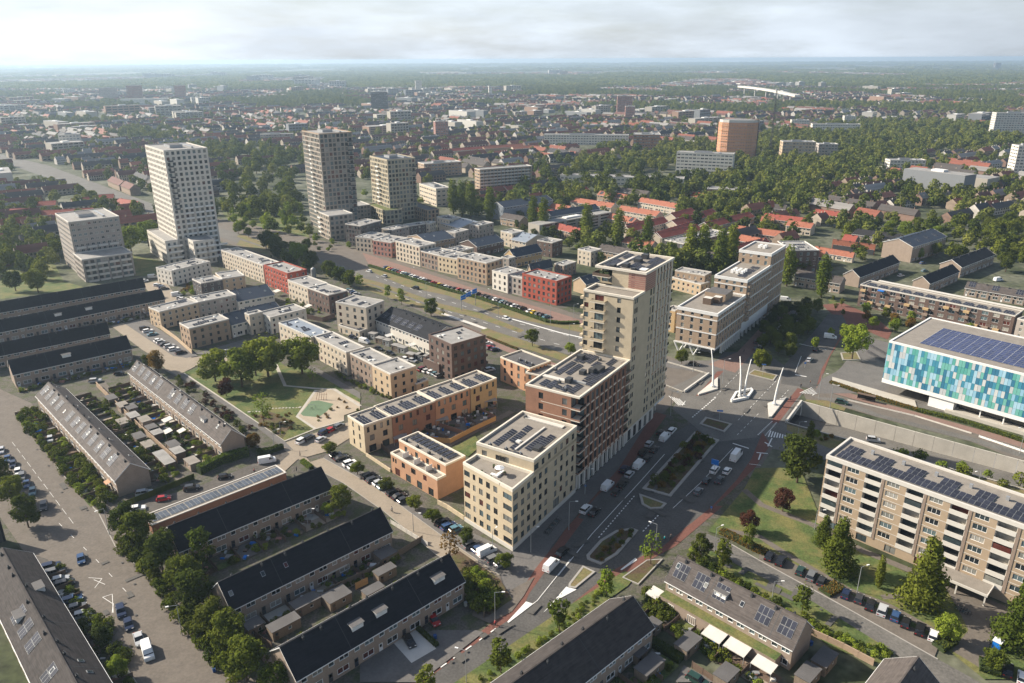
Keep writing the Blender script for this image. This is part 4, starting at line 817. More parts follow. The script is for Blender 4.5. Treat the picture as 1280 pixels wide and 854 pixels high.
# north quarter
townhouse('white grey brick block with tall ground floor windows below the leaning white tower', 8.6, g1('D1', 198, 275), g1('D1', 290, 330), g1('D1', 705, 228), 'white_brick', 3)
townhouse('charcoal and ochre brick block with pale roof behind the parked cars', 8.2, g1('D1', 512, 415), g1('D1', 605, 462), g1('D1', 830, 415), 'charcoal_brick', 3, gdoor=False)
townhouse('tan brick block with pale roof joined to the charcoal block', 8.2, g1('D1', 760, 350), g1('D1', 834, 413), g1('D1', 1060, 368), 'sand_brick', 3)
townhouse('ochre brick end house with a windowless side wall at the corner of the parking lane', 8.6, g1('D3', 50, 238), g1('D3', 135, 282), g1('D3', 480, 198), 'sand_brick', 3)
townhouse('grey white brick houses between the ochre end house and the black roofed row', 8.6, g1('D3', 400, 150), g1('D3', 482, 196), g1('D3', 818, 130), 'grey_brick', 3)
townhouse('brown brick corner house with pale roof and skylights above the parking lane', 9.4, g1('D3', 310, 382), g1('D3', 400, 430), g1('D3', 755, 345), 'tan_brick', 3, st='d')
gable('white brick house row under a black pitched roof behind the ochre end house', g1('D3', 765, 98), g1('D3', 1085, 40), g1('D3', 825, 195), 8.8, 5.6, 'white_brick', 'slate_blue', sky=3)
gable('white brick house row under a black pitched roof facing the big park trees', g1('D3', 700, 308), g1('D3', 900, 258), g1('D3', 775, 402), 9.4, 6, 'white_brick', 'slate_blue', sky=1)
gable('black pitched roof house row east of the stepped white gable house', g1('D3', 900, 255), g1('D3', 1160, 195), g1('D3', 1060, 340), 9.4, 6, 'white_brick', 'slate_blue')
townhouse('narrow white brick house with stepped parapet between two black pitched roofs', 9.6, g1('D3', 895, 292), g1('D3', 935, 310), g1('D3', 1052, 280), 'pale_brick', 3)
townhouse('white brick flat roofed house at the right end of the row facing the cross street', 8.0, g1('D2', 470, 690), g1('D2', 480, 760), g1('D2', 800, 680), 'white_brick', 3)
townhouse('long pink and cream brick town house row with a row of square windows', 10.5, g1('D2', 45, 160), g1('D2', 415, 295), g1('D2', 555, 262), 'pale_brick', 4)
townhouse('bright red brick town house block at the end of the long pink row', 11.5, g1('D2', 425, 292), g1('D2', 632, 368), g1('D2', 795, 328), 'red_brick', 4, par='red_brick')
townhouse('cream brick town house between the red block and the dark brown end house', 9.8, g1('D2', 635, 425), g1('D2', 812, 492), g1('D2', 960, 440), 'pale_brick', 3)
townhouse('dark brown brick town house end above the walled gardens', 9.8, g1('D2', 812, 494), g1('D2', 1000, 560), g1('D2', 1170, 518), 'dark_brick', 3, st='d')
# boulevard front, left to right
TW = [('charcoal brick corner block of five storeys, leftmost in the boulevard front', 14.5, (105, 205), (215, 230), (400, 182), 'charcoal_brick', 5, 'D6'),
  ('pink white brick town house beside the charcoal corner block on the boulevard', 9.8, (218, 310), (348, 345), (480, 300), 'pale_brick', 3, 'D6'),
  ('rose brown brick town house with red doors on the boulevard', 9.8, (350, 345), (490, 378), (640, 335), 'rose_brick', 3, 'D6'),
  ('cream brick block with big square windows on the boulevard', 12.2, (528, 362), (742, 415), (895, 385), 'pale_brick', 4, 'D6'),
  ('rose grey brick town house right of the cream block on the boulevard', 9.8, (752, 452), (905, 490), (1040, 450), 'taupe_brick', 3, 'D6'),
  ('yellowish cream brick town house with small square windows on the boulevard', 9.8, (905, 490), (1080, 525), (1200, 480), 'cream_brick', 3, 'D6'),
  ('ochre grey brick block with tall windows on the boulevard', 12.6, (10, 362), (270, 418), (425, 378), 'tan_brick', 4, 'D7'),
  ('white brick framed town house with large square windows on the boulevard', 10.4, (320, 482), (458, 518), (600, 480), 'white_brick', 3, 'D7'),
  ('grey brown brick town house between the white framed house and the red corner block', 9.8, (458, 520), (590, 552), (720, 510), 'grey_brick', 3, 'D7')]
for lb, z, l, f, r, wl, fl, rg in TW: townhouse(lb, z, g1(rg, *l), g1(rg, *f), g1(rg, *r), wl, fl, st='d', big=wl != 'cream_brick', gdoor=False, wmod=2.6 if wl in ('charcoal_brick',) else 3.0)
townhouse('bright red brick corner block of five storeys beside the tall tower', 12.6, g1('D7', 588, 510), g1('D7', 895, 580), g1('D7', 1052, 540), 'red_brick', 4, 'apartment building', 'apartment_building', st='d', big=True, gdoor=False, par='red_brick')
# second line behind the boulevard front
for lb, z, l, f, r, wl, rg in [('grey brown flat roofed house behind the charcoal corner block', 8.4, (412, 250), (500, 268), (650, 232), 'grey_brick', 'D6'),
  ('charcoal brick house with pale pink neighbour behind the boulevard front', 8.4, (600, 215), (650, 232), (830, 205), 'charcoal_brick', 'D6'),
  ('pale pink house at the end of the second row near the slim trees', 8.4, (790, 195), (832, 212), (888, 190), 'pale_brick', 'D6'),
  ('cream three storey house with a grey pitched neighbour near the slim trees', 9.8, (895, 148), (1000, 172), (1090, 148), 'pale_brick', 'D6'),
  ('grey brick cube house right of the grey pitched roof', 9, (1180, 212), (1270, 228), (1400, 200), 'grey_brick', 'D6'),
  ('pale grey flat roofed house in the inner row behind the cream block', 8.8, (965, 280), (1060, 292), (1180, 262), 'grey_brick', 'D6'),
  ('yellow brick house behind the yellowish cream town house', 9, (948, 440), (1080, 462), (1225, 425), 'cream_brick', 'D6'),
  ('white brick cube house with four small windows per floor in the inner row', 9.5, (396, 132), (500, 155), (590, 130), 'pale_brick', 'D7'),
  ('dark brown brick cube house in the inner row', 9.5, (720, 215), (855, 238), (960, 212), 'dark_brick', 'D7'),
  ('pale white brick cube house right of the inner row by the parking street', 9.0, (1082, 292), (1200, 318), (1280, 290), 'pale_brick', 'D7'),
  ('low grey roofed house behind the red corner block', 7.0, (880, 420), (960, 440), (1070, 405), 'taupe_brick', 'D7'),
  ('pale house beside the yellow gabled house in the inner row', 8.4, (415, 360), (470, 378), (530, 360), 'grey_brick', 'D7')]:
    townhouse(lb, z, g1(rg, *l), g1(rg, *f), g1(rg, *r), wl, 3)
for lb, r0, r1, e0, zr, ze, wl, rf, rg in [('black pitched roof house row behind the cream boulevard block', (720, 310), (960, 270), (890, 365), 9, 6, 'tan_brick', 'slate_blue', 'D6'),
  ('dark brick house row with black pitched roof and roof windows in the inner row', (110, 215), (350, 165), (165, 280), 9.4, 6.4, 'dark_brick', 'slate_blue', 'D7'),
  ('yellow brick gabled house under a black roof in the inner row', (475, 300), (720, 250), (525, 365), 10, 6.4, 'ochre_brick', 'slate_blue', 'D7'),
  ('cream gabled house under a black roof right behind the red corner block', (650, 430), (840, 385), (690, 485), 9.5, 6, 'sand_brick', 'slate_blue', 'D7'),
  ('grey pitched solar roof house row near the slim poplars', (590, 145), (720, 170), (520, 215), 9, 6, 'pale_brick', 'roof_blue_grey', 'D7'),
  ('grey pitched roof house row left of the grey cube house', (1050, 150), (1220, 195), (1000, 225), 9, 6, 'pale_brick', 'roof_blue_grey', 'D6'),
  ('cream gabled house with a black roof between the red corner block and the tall tower', (1100, 545), (1220, 515), (1150, 610), 8.5, 5.6, 'sand_brick', 'slate_blue', 'D7')]:
    gable(lb, g1(rg, *r0), g1(rg, *r1), g1(rg, *e0), zr, ze, wl, rf, sky=2)
# ------------------------------------------------------------------ towers and other large buildings
def span(z, f, az, lx, rx):
    """front corner seen at f on height z, right side along az, left side square to it; extents from the pixel columns rx, lx"""
    F = P(f, z); a = R(az); u = Vector((math.cos(a), math.sin(a), 0)); v = Vector((-u.y, u.x, 0))
    def ext(d, x):
        lo, hi = 1.0, 120.0; s = Q(*(F + d * lo))[0] < x
        for _ in range(40):
            m = (lo + hi) / 2
            if (Q(*(F + d * m))[0] < x) == s: lo = m
            else: hi = m
        return lo
    return F, a, ext(u, rx), ext(v, lx)
def block(label, z, f, az, lx, rx, wall, cat='tower', name='residential_tower', fl=None, ww=1.4, wh=1.6, st='d', mod=3.0, roof='roof_pale', par='slab_pale', base=0, z0=.9, D=None, W=None, balc=(), group=None, pod=None, plant=True, g0=None, wtall=0, first=None):
    F, a, w_, d_ = span(z, f, az, lx, rx); W = W or w_; D = D or d_; fl = fl or round(z / 3.05)
    rt = thing(name, label, cat, (F.x, F.y, 0), a, group); foot = [(0, 0), (W, 0), (W, D), (0, D)]; ph = (z - base - .6) / fl; g = {}
    for e, Ln in enumerate((W, D, W, D)):
        n = max(1, round(Ln / mod)); g[e] = [(.4, -.4, n, ww, wh, [base + ph * k + z0 for k in range(fl)], st)]
    if g0: g.update(g0(W, D, ph))
    if e_far(rt, W, D, fl, g): pass
    volume(rt, foot, base, z - .3, wall, g); flat_roof(rt, foot, z, roof, (par, .5), .35)
    if plant: boxpart(rt, 'roof_plant', W * .45, D * .5, z - .4, W * .3, D * .3, 1.8, 'grey_metal', 0, 'roof_felt'); boxpart(rt, 'roof_duct', W * .75, D * .5, z - .4, 1.2, D * .6, .8, 'grey_metal')
    for (e, x0, x1, rows, m, every) in balc:
        for k in rows:
            for i in range(every):
                c = x0 + (x1 - x0) * (i + .5) / every; hw = (x1 - x0) / every * .42; zz = base + ph * k
                b = MB(); b.box(-hw, hw, -1.5, 0, -.12, .12, 'slab_pale'); b.box(-hw, hw, -1.5, -1.42, .12, 1.05, m)
                key = ('bal', round(hw, 2), m)
                if key not in WC: WC[key] = b.mesh('balcony')
                p0, p1 = Vector(foot[e]), Vector(foot[(e + 1) % 4]); dn = (p1 - p0).normalized(); q = p0 + dn * c; put('balcony', WC[key], rt, (q.x, q.y, zz), math.atan2(dn.y, dn.x))
    return rt, W, D
def e_far(*a): return 0
block('tall white tower with a fine grid of small windows, tallest at the left', 66, (204.2, 188.3), 38, 181, 259, 'white_brick', fl=21, ww=1.65, wh=1.85, mod=3.1, balc=[(0, 1, 4.5, range(10, 20), 'dark_metal', 1), (0, 6, 24, range(0, 11), 'white_cladding', 3)])
block('four storey podium in front of the tall white tower', 14.5, (241.2, 302), 38, 221, 268, 'white_brick', cat='podium', name='podium_building', fl=4, balc=[(0, 1, 20, range(1, 4), 'white_cladding', 3)], plant=False)
block('white low wing with square windows left of the tall white tower', 14.5, (206, 301.5), 38, 183.5, 222, 'white_brick', cat='podium', name='podium_building', fl=4, balc=[(0, 1, 10, range(1, 4), 'white_cladding', 1)], plant=False)
block('brown and grey glazed tower with crown of dark panels, left of the ochre tower', 68, (398.3, 167.2), 34, 377, 440, 'tower_tan', fl=22, ww=2.05, wh=2.2, mod=2.9, z0=.6, balc=[(3, 15, 18, range(4, 20), 'white_cladding', 1), (0, 19, 24, range(4, 21), 'dark_metal', 1)], par='tan_brick')
block('lower brown wing in front of the brown and grey glazed tower', 17, (411, 270), 34, 398, 441, 'tower_tan', cat='podium', name='podium_building', fl=5, ww=1.9, wh=1.9, mod=3.2, plant=False, balc=[(3, .5, 6, range(1, 5), 'white_cladding', 1)])
block('brown link building between the two glazed towers', 12, (437, 258.5), 34, 425, 463, 'tower_tan', cat='podium', name='podium_building', fl=4, ww=1.7, wh=1.7, plant=False)
block('ochre brick gridded tower with dark top storey, right of the brown tower', 46, (483.7, 199.7), 34, 462, 519, 'tower_ochre', fl=14, ww=1.9, wh=2.1, mod=2.9, z0=.5, balc=[(3, 12, 17, range(4, 13), 'white_cladding', 1), (0, 19, 23, range(4, 13), 'dark_metal', 1)], par='tower_ochre', roof='slate_blue')
block('ochre podium with green roof under the ochre gridded tower', 10.5, (482, 263.5), 34, 457.5, 503, 'tower_ochre', cat='podium', name='podium_building', fl=3, ww=2.0, wh=2.2, mod=3.2, roof='lawn', par='tower_ochre', plant=False)
block('taupe wing right of the ochre podium with tall windows', 9.5, (534, 263), 34, 503, 549, 'tan_brick', cat='podium', name='podium_building', fl=3, ww=1.7, wh=2.0, mod=3.2, roof='roof_felt', par='tan_brick', plant=False)
block('leaning looking grey brick tower of ten storeys at the left edge with balconies', 30.5, (85.1, 277.7), 40, 68.6, 148.8, 'grey_brick', fl=10, ww=1.7, wh=1.45, mod=3.0, st='w', balc=[(0, 1, 24, (3, 4, 5), 'slab_pale', 4)])
block('grey brick podium with large balconies at the foot of the ten storey left tower', 13, (101.8, 324.7), 40, 69, 165, 'grey_brick', cat='podium', name='podium_building', fl=4, ww=2.0, wh=1.8, mod=3.4, balc=[(0, 1, 25, range(0, 4), 'slab_pale', 4)], plant=False, D=20)
# white and brown stepped block on V columns
WA = (81.9, 286.8); wan = 54.3; a_ = R(wan); wux = Vector((math.cos(a_), math.sin(a_), 0)); wuy = Vector((-wux.y, wux.x, 0))
rt = thing('apartment_building', 'long stepped brown brick block with white bands standing on V shaped columns across the crossing', 'apartment building', (WA[0], WA[1], 0), a_)
def wl(p, z): v = P(p, z) - Vector((WA[0], WA[1], 0)); return v.dot(wux), v.dot(wuy)
D1 = wl((853, 380), 19.5)[1]; 
def wvol(x0, x1, D, zb, zt, fl, nm):
    foot = [(x0, 0), (x1, 0), (x1, D), (x0, D)]; ph = (zt - zb) / fl; n = max(2, int((x1 - x0) / 3.1)); m = max(2, int(D / 3.6))
    volume(rt, foot, zb, zt - .3, 'tan_brick', {0: [(.6, -.4, n, 1.25, 2.0, [zb + ph * k + .5 for k in range(fl)], 'c')], 3: [(.6, -.5, m, 1.3, 1.9, [zb + ph * k + .6 for k in range(fl)], 'c')], 1: [(.6, -.5, m, 1.3, 1.7, [zb + ph * k + .8 for k in range(fl)], 'c')], 2: [(.6, -.5, n, 1.3, 1.7, [zb + ph * k + .8 for k in range(fl)], 'c')]}, wname=nm)
    for k in range(0, fl, 2): bands(rt, foot, [zb + ph * k - .2], 'white_cladding', .45, .14, edges=[0, 3], name='white_band')
    b = MB(); b.prism(inset(foot, .25), zt - .6, zt - .35, 'roof_gravel'); put('roof', b.mesh('roof'), rt); ring(foot, zt - 1.1, zt + .2, 'white_cladding', .45, .12, 'parapet', rt)
wvol(0, 31.8, D1, 4.8, 19.6, 5, 'wall'); wvol(32, 64, 14.5, 4.8, 26, 7, 'wall'); wvol(62, 83.5, 15.0, 1.2, 31.4, 10, 'wall')
put('underside', MB().box(-.2, 64, -.2, D1, 4.3, 4.82, 'white_cladding').mesh('underside'), rt)
put('ground_floor', MB().box(7, 62, 3.0, D1 - 1, 0, 4.4, 'grey_metal').mesh('ground_floor'), rt)
for x in (0.6, 6.5): 
    for y in (9, 15.5): put('v_column', MB().tube((x, y, 0), (x, y - 2.3, 4.5), .28, .38, 'white_cladding', 6).tube((x, y, 0), (x, y + 2.3, 4.5), .28, .38, 'white_cladding', 6).mesh('v_column'), rt)
for i in range(10): put('fin_column', MB().box(9 + i * 2.3, 9.5 + i * 2.3, .1, 1.1, 0, 4.6, 'white_cladding').mesh('fin_column'), rt)
for i in range(6): put('fin_column', MB().box(34 + i * 5, 34.5 + i * 5, .1, 1.1, 0, 4.6, 'white_cladding').mesh('fin_column'), rt)
put('sloping_apron', MB().prism([(30, -.25), (64, -.25), (64, .1), (30, .1)], 3.0, 7.4, 'white_cladding').mesh('sloping_apron'), rt)
for k in range(6): put('balcony', MB().box(32.2, 35.6, -1.2, .1, 7.6 + 3.03 * k, 8.6 + 3.03 * k, 'tan_brick').mesh('balcony'), rt)
boxpart(rt, 'roof_plant', 12, 9, 19.2, 3, 3.5, 2.8, 'wood_dark', 0, 'slab_pale'); boxpart(rt, 'roof_plant', 15.5, 6.2, 19.2, 3, 3, 2.8, 'wood_dark', 0, 'slab_pale'); boxpart(rt, 'penthouse', 22.5, 8.5, 19.2, 9, 9, 3.2, 'tan_brick', 0, 'roof_felt')
for i in range(9): boxpart(rt, 'roof_fan', 42 + (i % 3) * 2.4, 6 + (i // 3) * 2.2, 25.6, 1.2, 1.2, 1.4, 'white_paint')
for i in range(4): pvrow(rt, 37 + i * 5.4, 3, 25.6, 4, 2, tilt=6)
for i in range(4): boxpart(rt, 'roof_fan', 73 + (i % 2) * 2.4, 7 + (i // 2) * 2.2, 31, 1.3, 1.3, 1.3, 'white_paint')
# low brown neighbours behind it
block('tan brick two step block with small square windows behind the tall tower', 9, (890, 344), 54.3 - 90 + 7, 844, 895, 'tan_brick', 'apartment building', 'apartment_building', fl=2, W=6, D=None, mod=3.2, plant=False) if False else townhouse('tan brick block with two rows of small square windows beyond the tall tower', 10, g1('E1', 170, 340), g1('E1', 435, 385), g1('E1', 500, 355), 'tan_brick', 3, 'apartment building', 'apartment_building', gdoor=False)
townhouse('lower front wing of the tan brick block beyond the tall tower', 6.6, g1('E1', 140, 400), g1('E1', 400, 465), g1('E1', 470, 440), 'sand_brick', 2, 'apartment building', 'apartment_building', gdoor=False)
townhouse('cream and ochre house with tall windows squeezed left of the white banded block', 10.5, g1('Y3', 40, 100), g1('Y3', 100, 130), g1('Y3', 165, 100), 'ochre_brick', 3, big=True)
# block of flats on the right
F = P((1033.8, 568.9), 20.3); az = R(-45.9); W, D, H = 72.0, 14.0, 20.3
rt = thing('block_of_flats', 'six storey tan brick block of flats with pale balcony strips at right', 'block of flats', (F.x, F.y, 0), az)
foot = [(0, 0), (W, 0), (W, D), (0, D)]; zf = [2.75 + 2.85 * k for k in range(6)]; mod = 9.6; nb = 7; g = []
for i in range(nb + 1):
    x = i * mod + .35
    if x + 4.1 < W: g.append((x, x + 3.9, 1, 3.9, 2.35, [z + .25 for z in zf], 'open'))
    if x + 8.4 < W: g.append((x + 5.0, x + 8.2, 1, 2.9, 1.45, [z + .95 for z in zf], 'w2'))
g.append((1, -1, 10, 2.6, 1.9, [.3], 'd'))
volume(rt, foot, 0, H - .4, 'flats_brick', {0: g, 2: [(.5, -.5, 20, 1.6, 1.5, [z + .9 for z in zf], 'w')], 3: []}, inner=False)
put('core', MB().box(.4, W - .4, 1.6, D - .4, .1, H - .9, 'wood_dark').mesh('core'), rt)
dk_ = [('anycol', (.55, .53, .49))]
for i in range(nb + 1):
    x = i * mod + .35
    if x + 4.1 > W: break
    put('pier', MB().box(x + 3.95, x + 4.55, -.12, .02, 2.2, H - .4, 'taupe_brick').mesh('pier'), rt)
    for z in zf:
        key = ('fb', 1)
        if key not in WC:
            WC[key] = MB().box(0, 3.9, -.16, .0, -.2, .98, 'slab_pale').mesh('balcony_front'); WC['ffl'] = MB().box(0, 3.9, .0, 1.6, -.15, .05, 'slab_pale').box(0, .1, .05, 1.6, .05, 2.6, 'slab_pale').box(3.8, 3.9, .05, 1.6, .05, 2.6, 'slab_pale').mesh('balcony_floor')
            WC['fgl'] = MB().box(.1, 3.8, 1.4, 1.5, .1, 2.5, 'glass').mesh('balcony_glazing')
        put('balcony_front', WC[key], rt, (x, 0, z)); put('balcony_floor', WC['ffl'], rt, (x, 0, z)); put('balcony_glazing', WC['fgl'], rt, (x, 0, z))
        if (i * 7 + int(z * 3)) % 5 == 1: put('balcony_screen', MB().box(.2, 3.7, -.05, -.02, 1.0, 2.3, 'glass').mesh('balcony_screen'), rt, (x, 0, z))
for z in zf: bands(rt, foot, [z - .12], 'slab_pale', .12, .03, edges=[0, 3], name='floor_band')
b = MB(); b.prism(inset(foot, .25), H - .75, H - .5, 'roof_gravel'); put('roof', b.mesh('roof'), rt); ring(foot, H - 1.0, H + .05, 'slab_pale', .4, .14, 'parapet', rt)
for i in range(9):
    x = 1.6 + i * 7.6; pvrow(rt, x, 1.6, H - .5, 6, 2, 1.2, 2.0, 5)
    pvrow(rt, x + .2, 5.7, H - .5, 3, 2, 1.2, 2.0, 5); boxpart(rt, 'roof_vent_stack', x + 6, 9.6, H - .5, .7, .7, 1.0, 'grey_metal')
boxpart(rt, 'lift_housing', 57, 10.5, H - .5, 4, 3, 2.2, 'sand_brick', 0, 'roof_gravel')
put('entrance_canopy', MB().box(29, 41, -5, -.15, 2.9, 3.2, 'roof_gravel').box(28.8, 41.2, -5.2, -5, 2.8, 3.4, 'slab_pale').box(28.8, 29, -5, -.15, 2.8, 3.4, 'slab_pale').box(41, 41.2, -5, -.15, 2.8, 3.4, 'slab_pale').mesh('entrance_canopy'), rt)
for x in (29.2, 35, 40.8): put('canopy_post', MB().box(x - .15, x + .15, -5, -4.7, 0, 2.9, 'slab_pale').mesh('canopy_post'), rt)
# hall with blue and green panels
F = P((1112.8, 426.5), 20); az = R(-47.0); W, D, zt, zb = 64.0, 38.0, 20.0, 4.4
rt = thing('sports_hall', 'hall clad in blue, green and white upright panels with a blue solar roof', 'hall', (F.x, F.y, 0), az)
foot = [(0, 0), (W, 0), (W, D), (0, D)]
put('wall', MB().prism(foot, zb, zt - .2, 'white_cladding', bot=True).mesh('wall'), rt)
put('lower_band', MB().prism(inset(foot, -.35), zb - .3, zb + 1.2, 'white_paint', bot=True).mesh('lower_band'), rt)
b = MB(); b.prism(inset(foot, .2), zt - .6, zt - .15, 'roof_gravel'); put('roof', b.mesh('roof'), rt); ring(foot, zt - .5, zt + .15, 'white_cladding', .35, .3, 'parapet', rt)
pc = [(.035, .16, .26), (.09, .33, .29), (.24, .44, .56), (.52, .54, .53), (.05, .23, .33), (.14, .39, .34), (.33, .52, .62), (.44, .47, .48)]
pw, ph = 1.0, 2.25; rows = 6; key = MB().box(.03, pw - .03, -.34, -.2, .03, ph - .03, 'anycol').mesh('facade_panel'); cnt = 0; rest = {}
rng = random.Random(3)
hz = (zt - .5 - zb - 1.2) / rows
key = MB().box(.03, pw - .03, -.40, -.02, .03, hz - .03, 'anycol').mesh('facade_panel')
for i in range(int(W / pw)):
    for j in range(rows):
        c = rng.choice(pc); off = 0
        if cnt < 300: put('facade_panel', key, rt, (i * pw, 0, zb + 1.2 + j * hz), 0, c); cnt += 1
        else: rest.setdefault(c, []).append((i, j))
b = MB()
for k, (c, l_) in enumerate(rest.items()):
    mat('panel_colour_%d' % k, c, rough=.6, var=.05)
    for i, j in l_: b.box(i * pw + .03, (i + 1) * pw - .03, -.40, -.02, zb + 1.23 + j * hz, zb + 1.17 + (j + 1) * hz, 'panel_colour_%d' % k)
for i in range(int(D / pw)):
    for j in range(rows): k = rng.randrange(len(rest)); b.box(-.40, -.02, i * pw + .03, (i + 1) * pw - .03, zb + 1.23 + j * hz, zb + 1.17 + (j + 1) * hz, 'panel_colour_%d' % k)
put('facade_panels', b.mesh('facade_panels'), rt, kind='stuff')
kp = MB().box(0, 1.55, 0, 2.0, 0, .05, 'galvanised').face([(.03, .03, .056), (1.52, .03, .056), (1.52, 1.97, .056), (.03, 1.97, .056)], 'pv_blue').mesh('solar_panel'); cnt = 0; b = MB()
for i in range(34):
    for j in range(11):
        x, y = 8 + i * 1.62, 5.5 + j * 2.1 + (0 if i < 60 else 0)
        if cnt < 300: put('solar_panel', kp, rt, (x, y, zt - .05)); cnt += 1
        else: b.box(x, x + 1.55, y, y + 2, zt - .05, zt, 'galvanised', 'pv_blue')
put('solar_panels', b.mesh('solar_panels'), rt, kind='stuff')
for i in range(34 // 2): put('panel_rail', MB().box(7.95 + i * 3.24, 8.0 + i * 3.24, 5.4, 28.6, zt - .02, zt + .06, 'white_paint').mesh('panel_rail'), rt)
put('entrance_pier', MB().box(16, 24, .2, 7, 0, zb, 'white_paint').mesh('entrance_pier'), rt)
put('glazed_ground_floor', MB().box(25, W, 3.0, D - 2, 0, zb - .2, 'glass_dark').mesh('glazed_ground_floor'), rt)
put('plinth', MB().box(22, W + 1, -1.2, D, 0, 1.1, 'concrete').mesh('plinth'), rt)
for i in range(5): put('column', MB().box(32 + i * 7, 32.35 + i * 7, .5, .85, 1.0, zb, 'white_paint').mesh('column'), rt)
put('ground_floor', MB().box(8, 30, 12, D - 2, 0, zb - .2, 'charcoal_brick').mesh('ground_floor'), rt)
# ------------------------------------------------------------------ terraces of pitched roofs, bottom and left
H_ = 'house_brick'
g_r5 = lambda rt, W, D, onr: (put('green_roof', MB().box(.2, W - 2, -2.6, -.05, 2.75, 2.95, 'house_brick', 'lawn').mesh('green_roof'), rt), put('annexe_wall', MB().box(.2, W - 2, -2.5, -.02, 0, 2.74, 'house_brick').mesh('annexe_wall'), rt),
   [put('patio_door', win_mesh(2.0, 2.0, 'wp3'), rt, (3 + i * 5.5, -2.55, .1)) for i in range(5)])
gable('dark roofed terrace with a tall gable next to the long flat garage row', G('C1', 40, 95)[0], (400.6, 584.4), (411.4, 611.4), 9.8, 5.5, wall=H_, sky=0)
gable('dark roofed terrace with three blue roof windows above the gardens', G('C1', 285, 365)[0], (474.5, 635.3), (488.7, 663.6), 9.8, 5.5, wall=H_, sky=3)
gable('dark roofed terrace with three pale dormers above the driveways', (350.8, 809.3), (560.8, 693.3), (576.3, 728), 9.8, 5.5, wall=H_, dorm=((.36, 0, 2.6), (.50, 0, 2.6), (.87, 0, 2.8)))
p = P((790, 746), 9.8); q = p + Vector((math.cos(R(-137)), math.sin(R(-137)), 0)) * 62
gable('dark roofed terrace at the bottom edge with grey dormer and roof windows', None, None, None, wall=H_, roof='tile_black', rw=(p, q, P((813.4, 786), 5.6)), sky=3, dorm=((.55, 0, 3.2),)) if False else gable('dark roofed terrace at the bottom edge with a grey dormer', (790, 746), (640, 853.5), (813.4, 786), wall=H_, roof='tile_umber', sky=3, dorm=((.30, 0, 3.2),), zr=9.8, ze=5.6, rw=(p, q, P((813.4, 786), 5.6)))
gable('terrace with brown roof, solar panels and green flat extension beside the bottom road', (848.2, 694.6), (1006.8, 775.8), (828.9, 723), 9.8, 5.5, wall=H_, roof='tile_grey_brown', sky=4, dorm=((.42, 0, 2.8),), pv=(0, 1, 2, 4, 5), extra=g_r5, mod=5.2)
p = P((1147.2, 822.2), 9.0); q = p + Vector((math.cos(R(-136)), math.sin(R(-136)), 0)) * 30
gable('house with two tone brown roof cut by the bottom right edge', None, None, None, 9.0, 5.0, wall=H_, roof='tile_grey_brown', rw=(p, q, p + Vector((math.cos(R(-46)), math.sin(R(-46)), 0)) * 5), sky=2) if False else None
p2 = p + Vector((math.cos(R(-136)), math.sin(R(-136)), 0)) * 1
gable('house with two tone brown roof cut by the bottom right edge', None, None, None, 9.0, 5.0, wall=H_, roof='tile_grey_brown', sky=2, rw=(p, q, p + Vector((math.cos(R(-46)), math.sin(R(-46)), 0)) * 5.2))
p = P((2.6, 685.6), 9.6); q = p + (P((87.7, 840.2), 9.6) - p).normalized() * 62
gable('long brown and black roofed terrace cut by the bottom left edge', None, None, None, wall=H_, zr=9.6, ze=5.6, roof='tile_umber', pv=(2, 4, 5, 6), pvside=1, sky=3, rw=(p, q, p + Vector((math.cos(R(43.7)), math.sin(R(43.7)), 0)) * 5.2), dorm=((.58, 1, 3), (.7, 0, 3)))
gable('long terrace with a row of roof solar panels beside the west street', (60.6, 478.2), (162.4, 579.2), (141.3, 597.3), 9.1, 5.5, wall=H_, roof='tile_grey_brown', pv=(0, 1, 2, 3, 5, 6, 7, 8, 9, 10, 11, 12), sky=-2)
gable('long terrace with solar panels and pale dormers facing the back gardens and the park lane', (171.4, 450.8), (288.7, 536.7), (274.6, 553.4), 9.1, 5.5, wall=H_, roof='tile_grey_brown', pv=(0, 1, 2, 3, 4, 6, 7, 8, 9), sky=-3, dorm=((.80, 0, 3),))
NW = [('uppermost long dark roofed terrace in the northwest rows', (-40, 384), (177.9, 347.6), (183, 358), ()), ('second long dark roofed terrace with two pale dormers', (-40, 408), (201, 361.8), (207, 373.4), ((.42, 0, 2.8), (.58, 0, 2.8))),
  ('third dark roofed terrace in the northwest rows', (-40, 436.7), (132.8, 403.1), (135.3, 416), ()), ('fourth dark roofed terrace with a white dormer next to the solar terrace', (10.3, 450.8), (157.3, 419.8), (165, 435.3), ((.45, 0, 3),))]
for lb, a, c, e, dm in NW: gable(lb, a, c, e, 9.6, 5.5, wall=H_, dorm=dm)
gable('dark roofed house row cut by the left edge behind the bushes', (-60, 660), (-4, 640), (2, 652), wall=H_)
# flat garage with solar strips
F = P((189.5, 656.6), 2.9); L0 = P((179.2, 645), 2.9); R0 = P((357.3, 590.8), 2.9); a = (R0 - F); W = a.length; az = math.atan2(a.y, a.x); D = 6.0
rt = thing('garage_row', 'long low garage row with flat solar roof between the gardens and the middle terrace', 'garages', (F.x, F.y, 0), az); foot = [(0, 0), (W, 0), (W, D), (0, D)]
volume(rt, foot, 0, 2.7, 'red_brown_brick', {2: [(.4, -.4, int(W / 3), 2.4, 2.1, [.05], 'door:galvanised')]}); put('roof', MB().prism(inset(foot, -.1), 2.72, 2.85, 'roof_gravel').mesh('roof'), rt); ring(foot, 2.75, 3.0, 'slab_pale', .25, .12, 'parapet', rt)
for i in range(int(W / 4.6)): pvrow(rt, 1 + i * 4.6, 1.2, 2.75, 4, 2, 1.05, 1.7, 3, m='pv_grey')
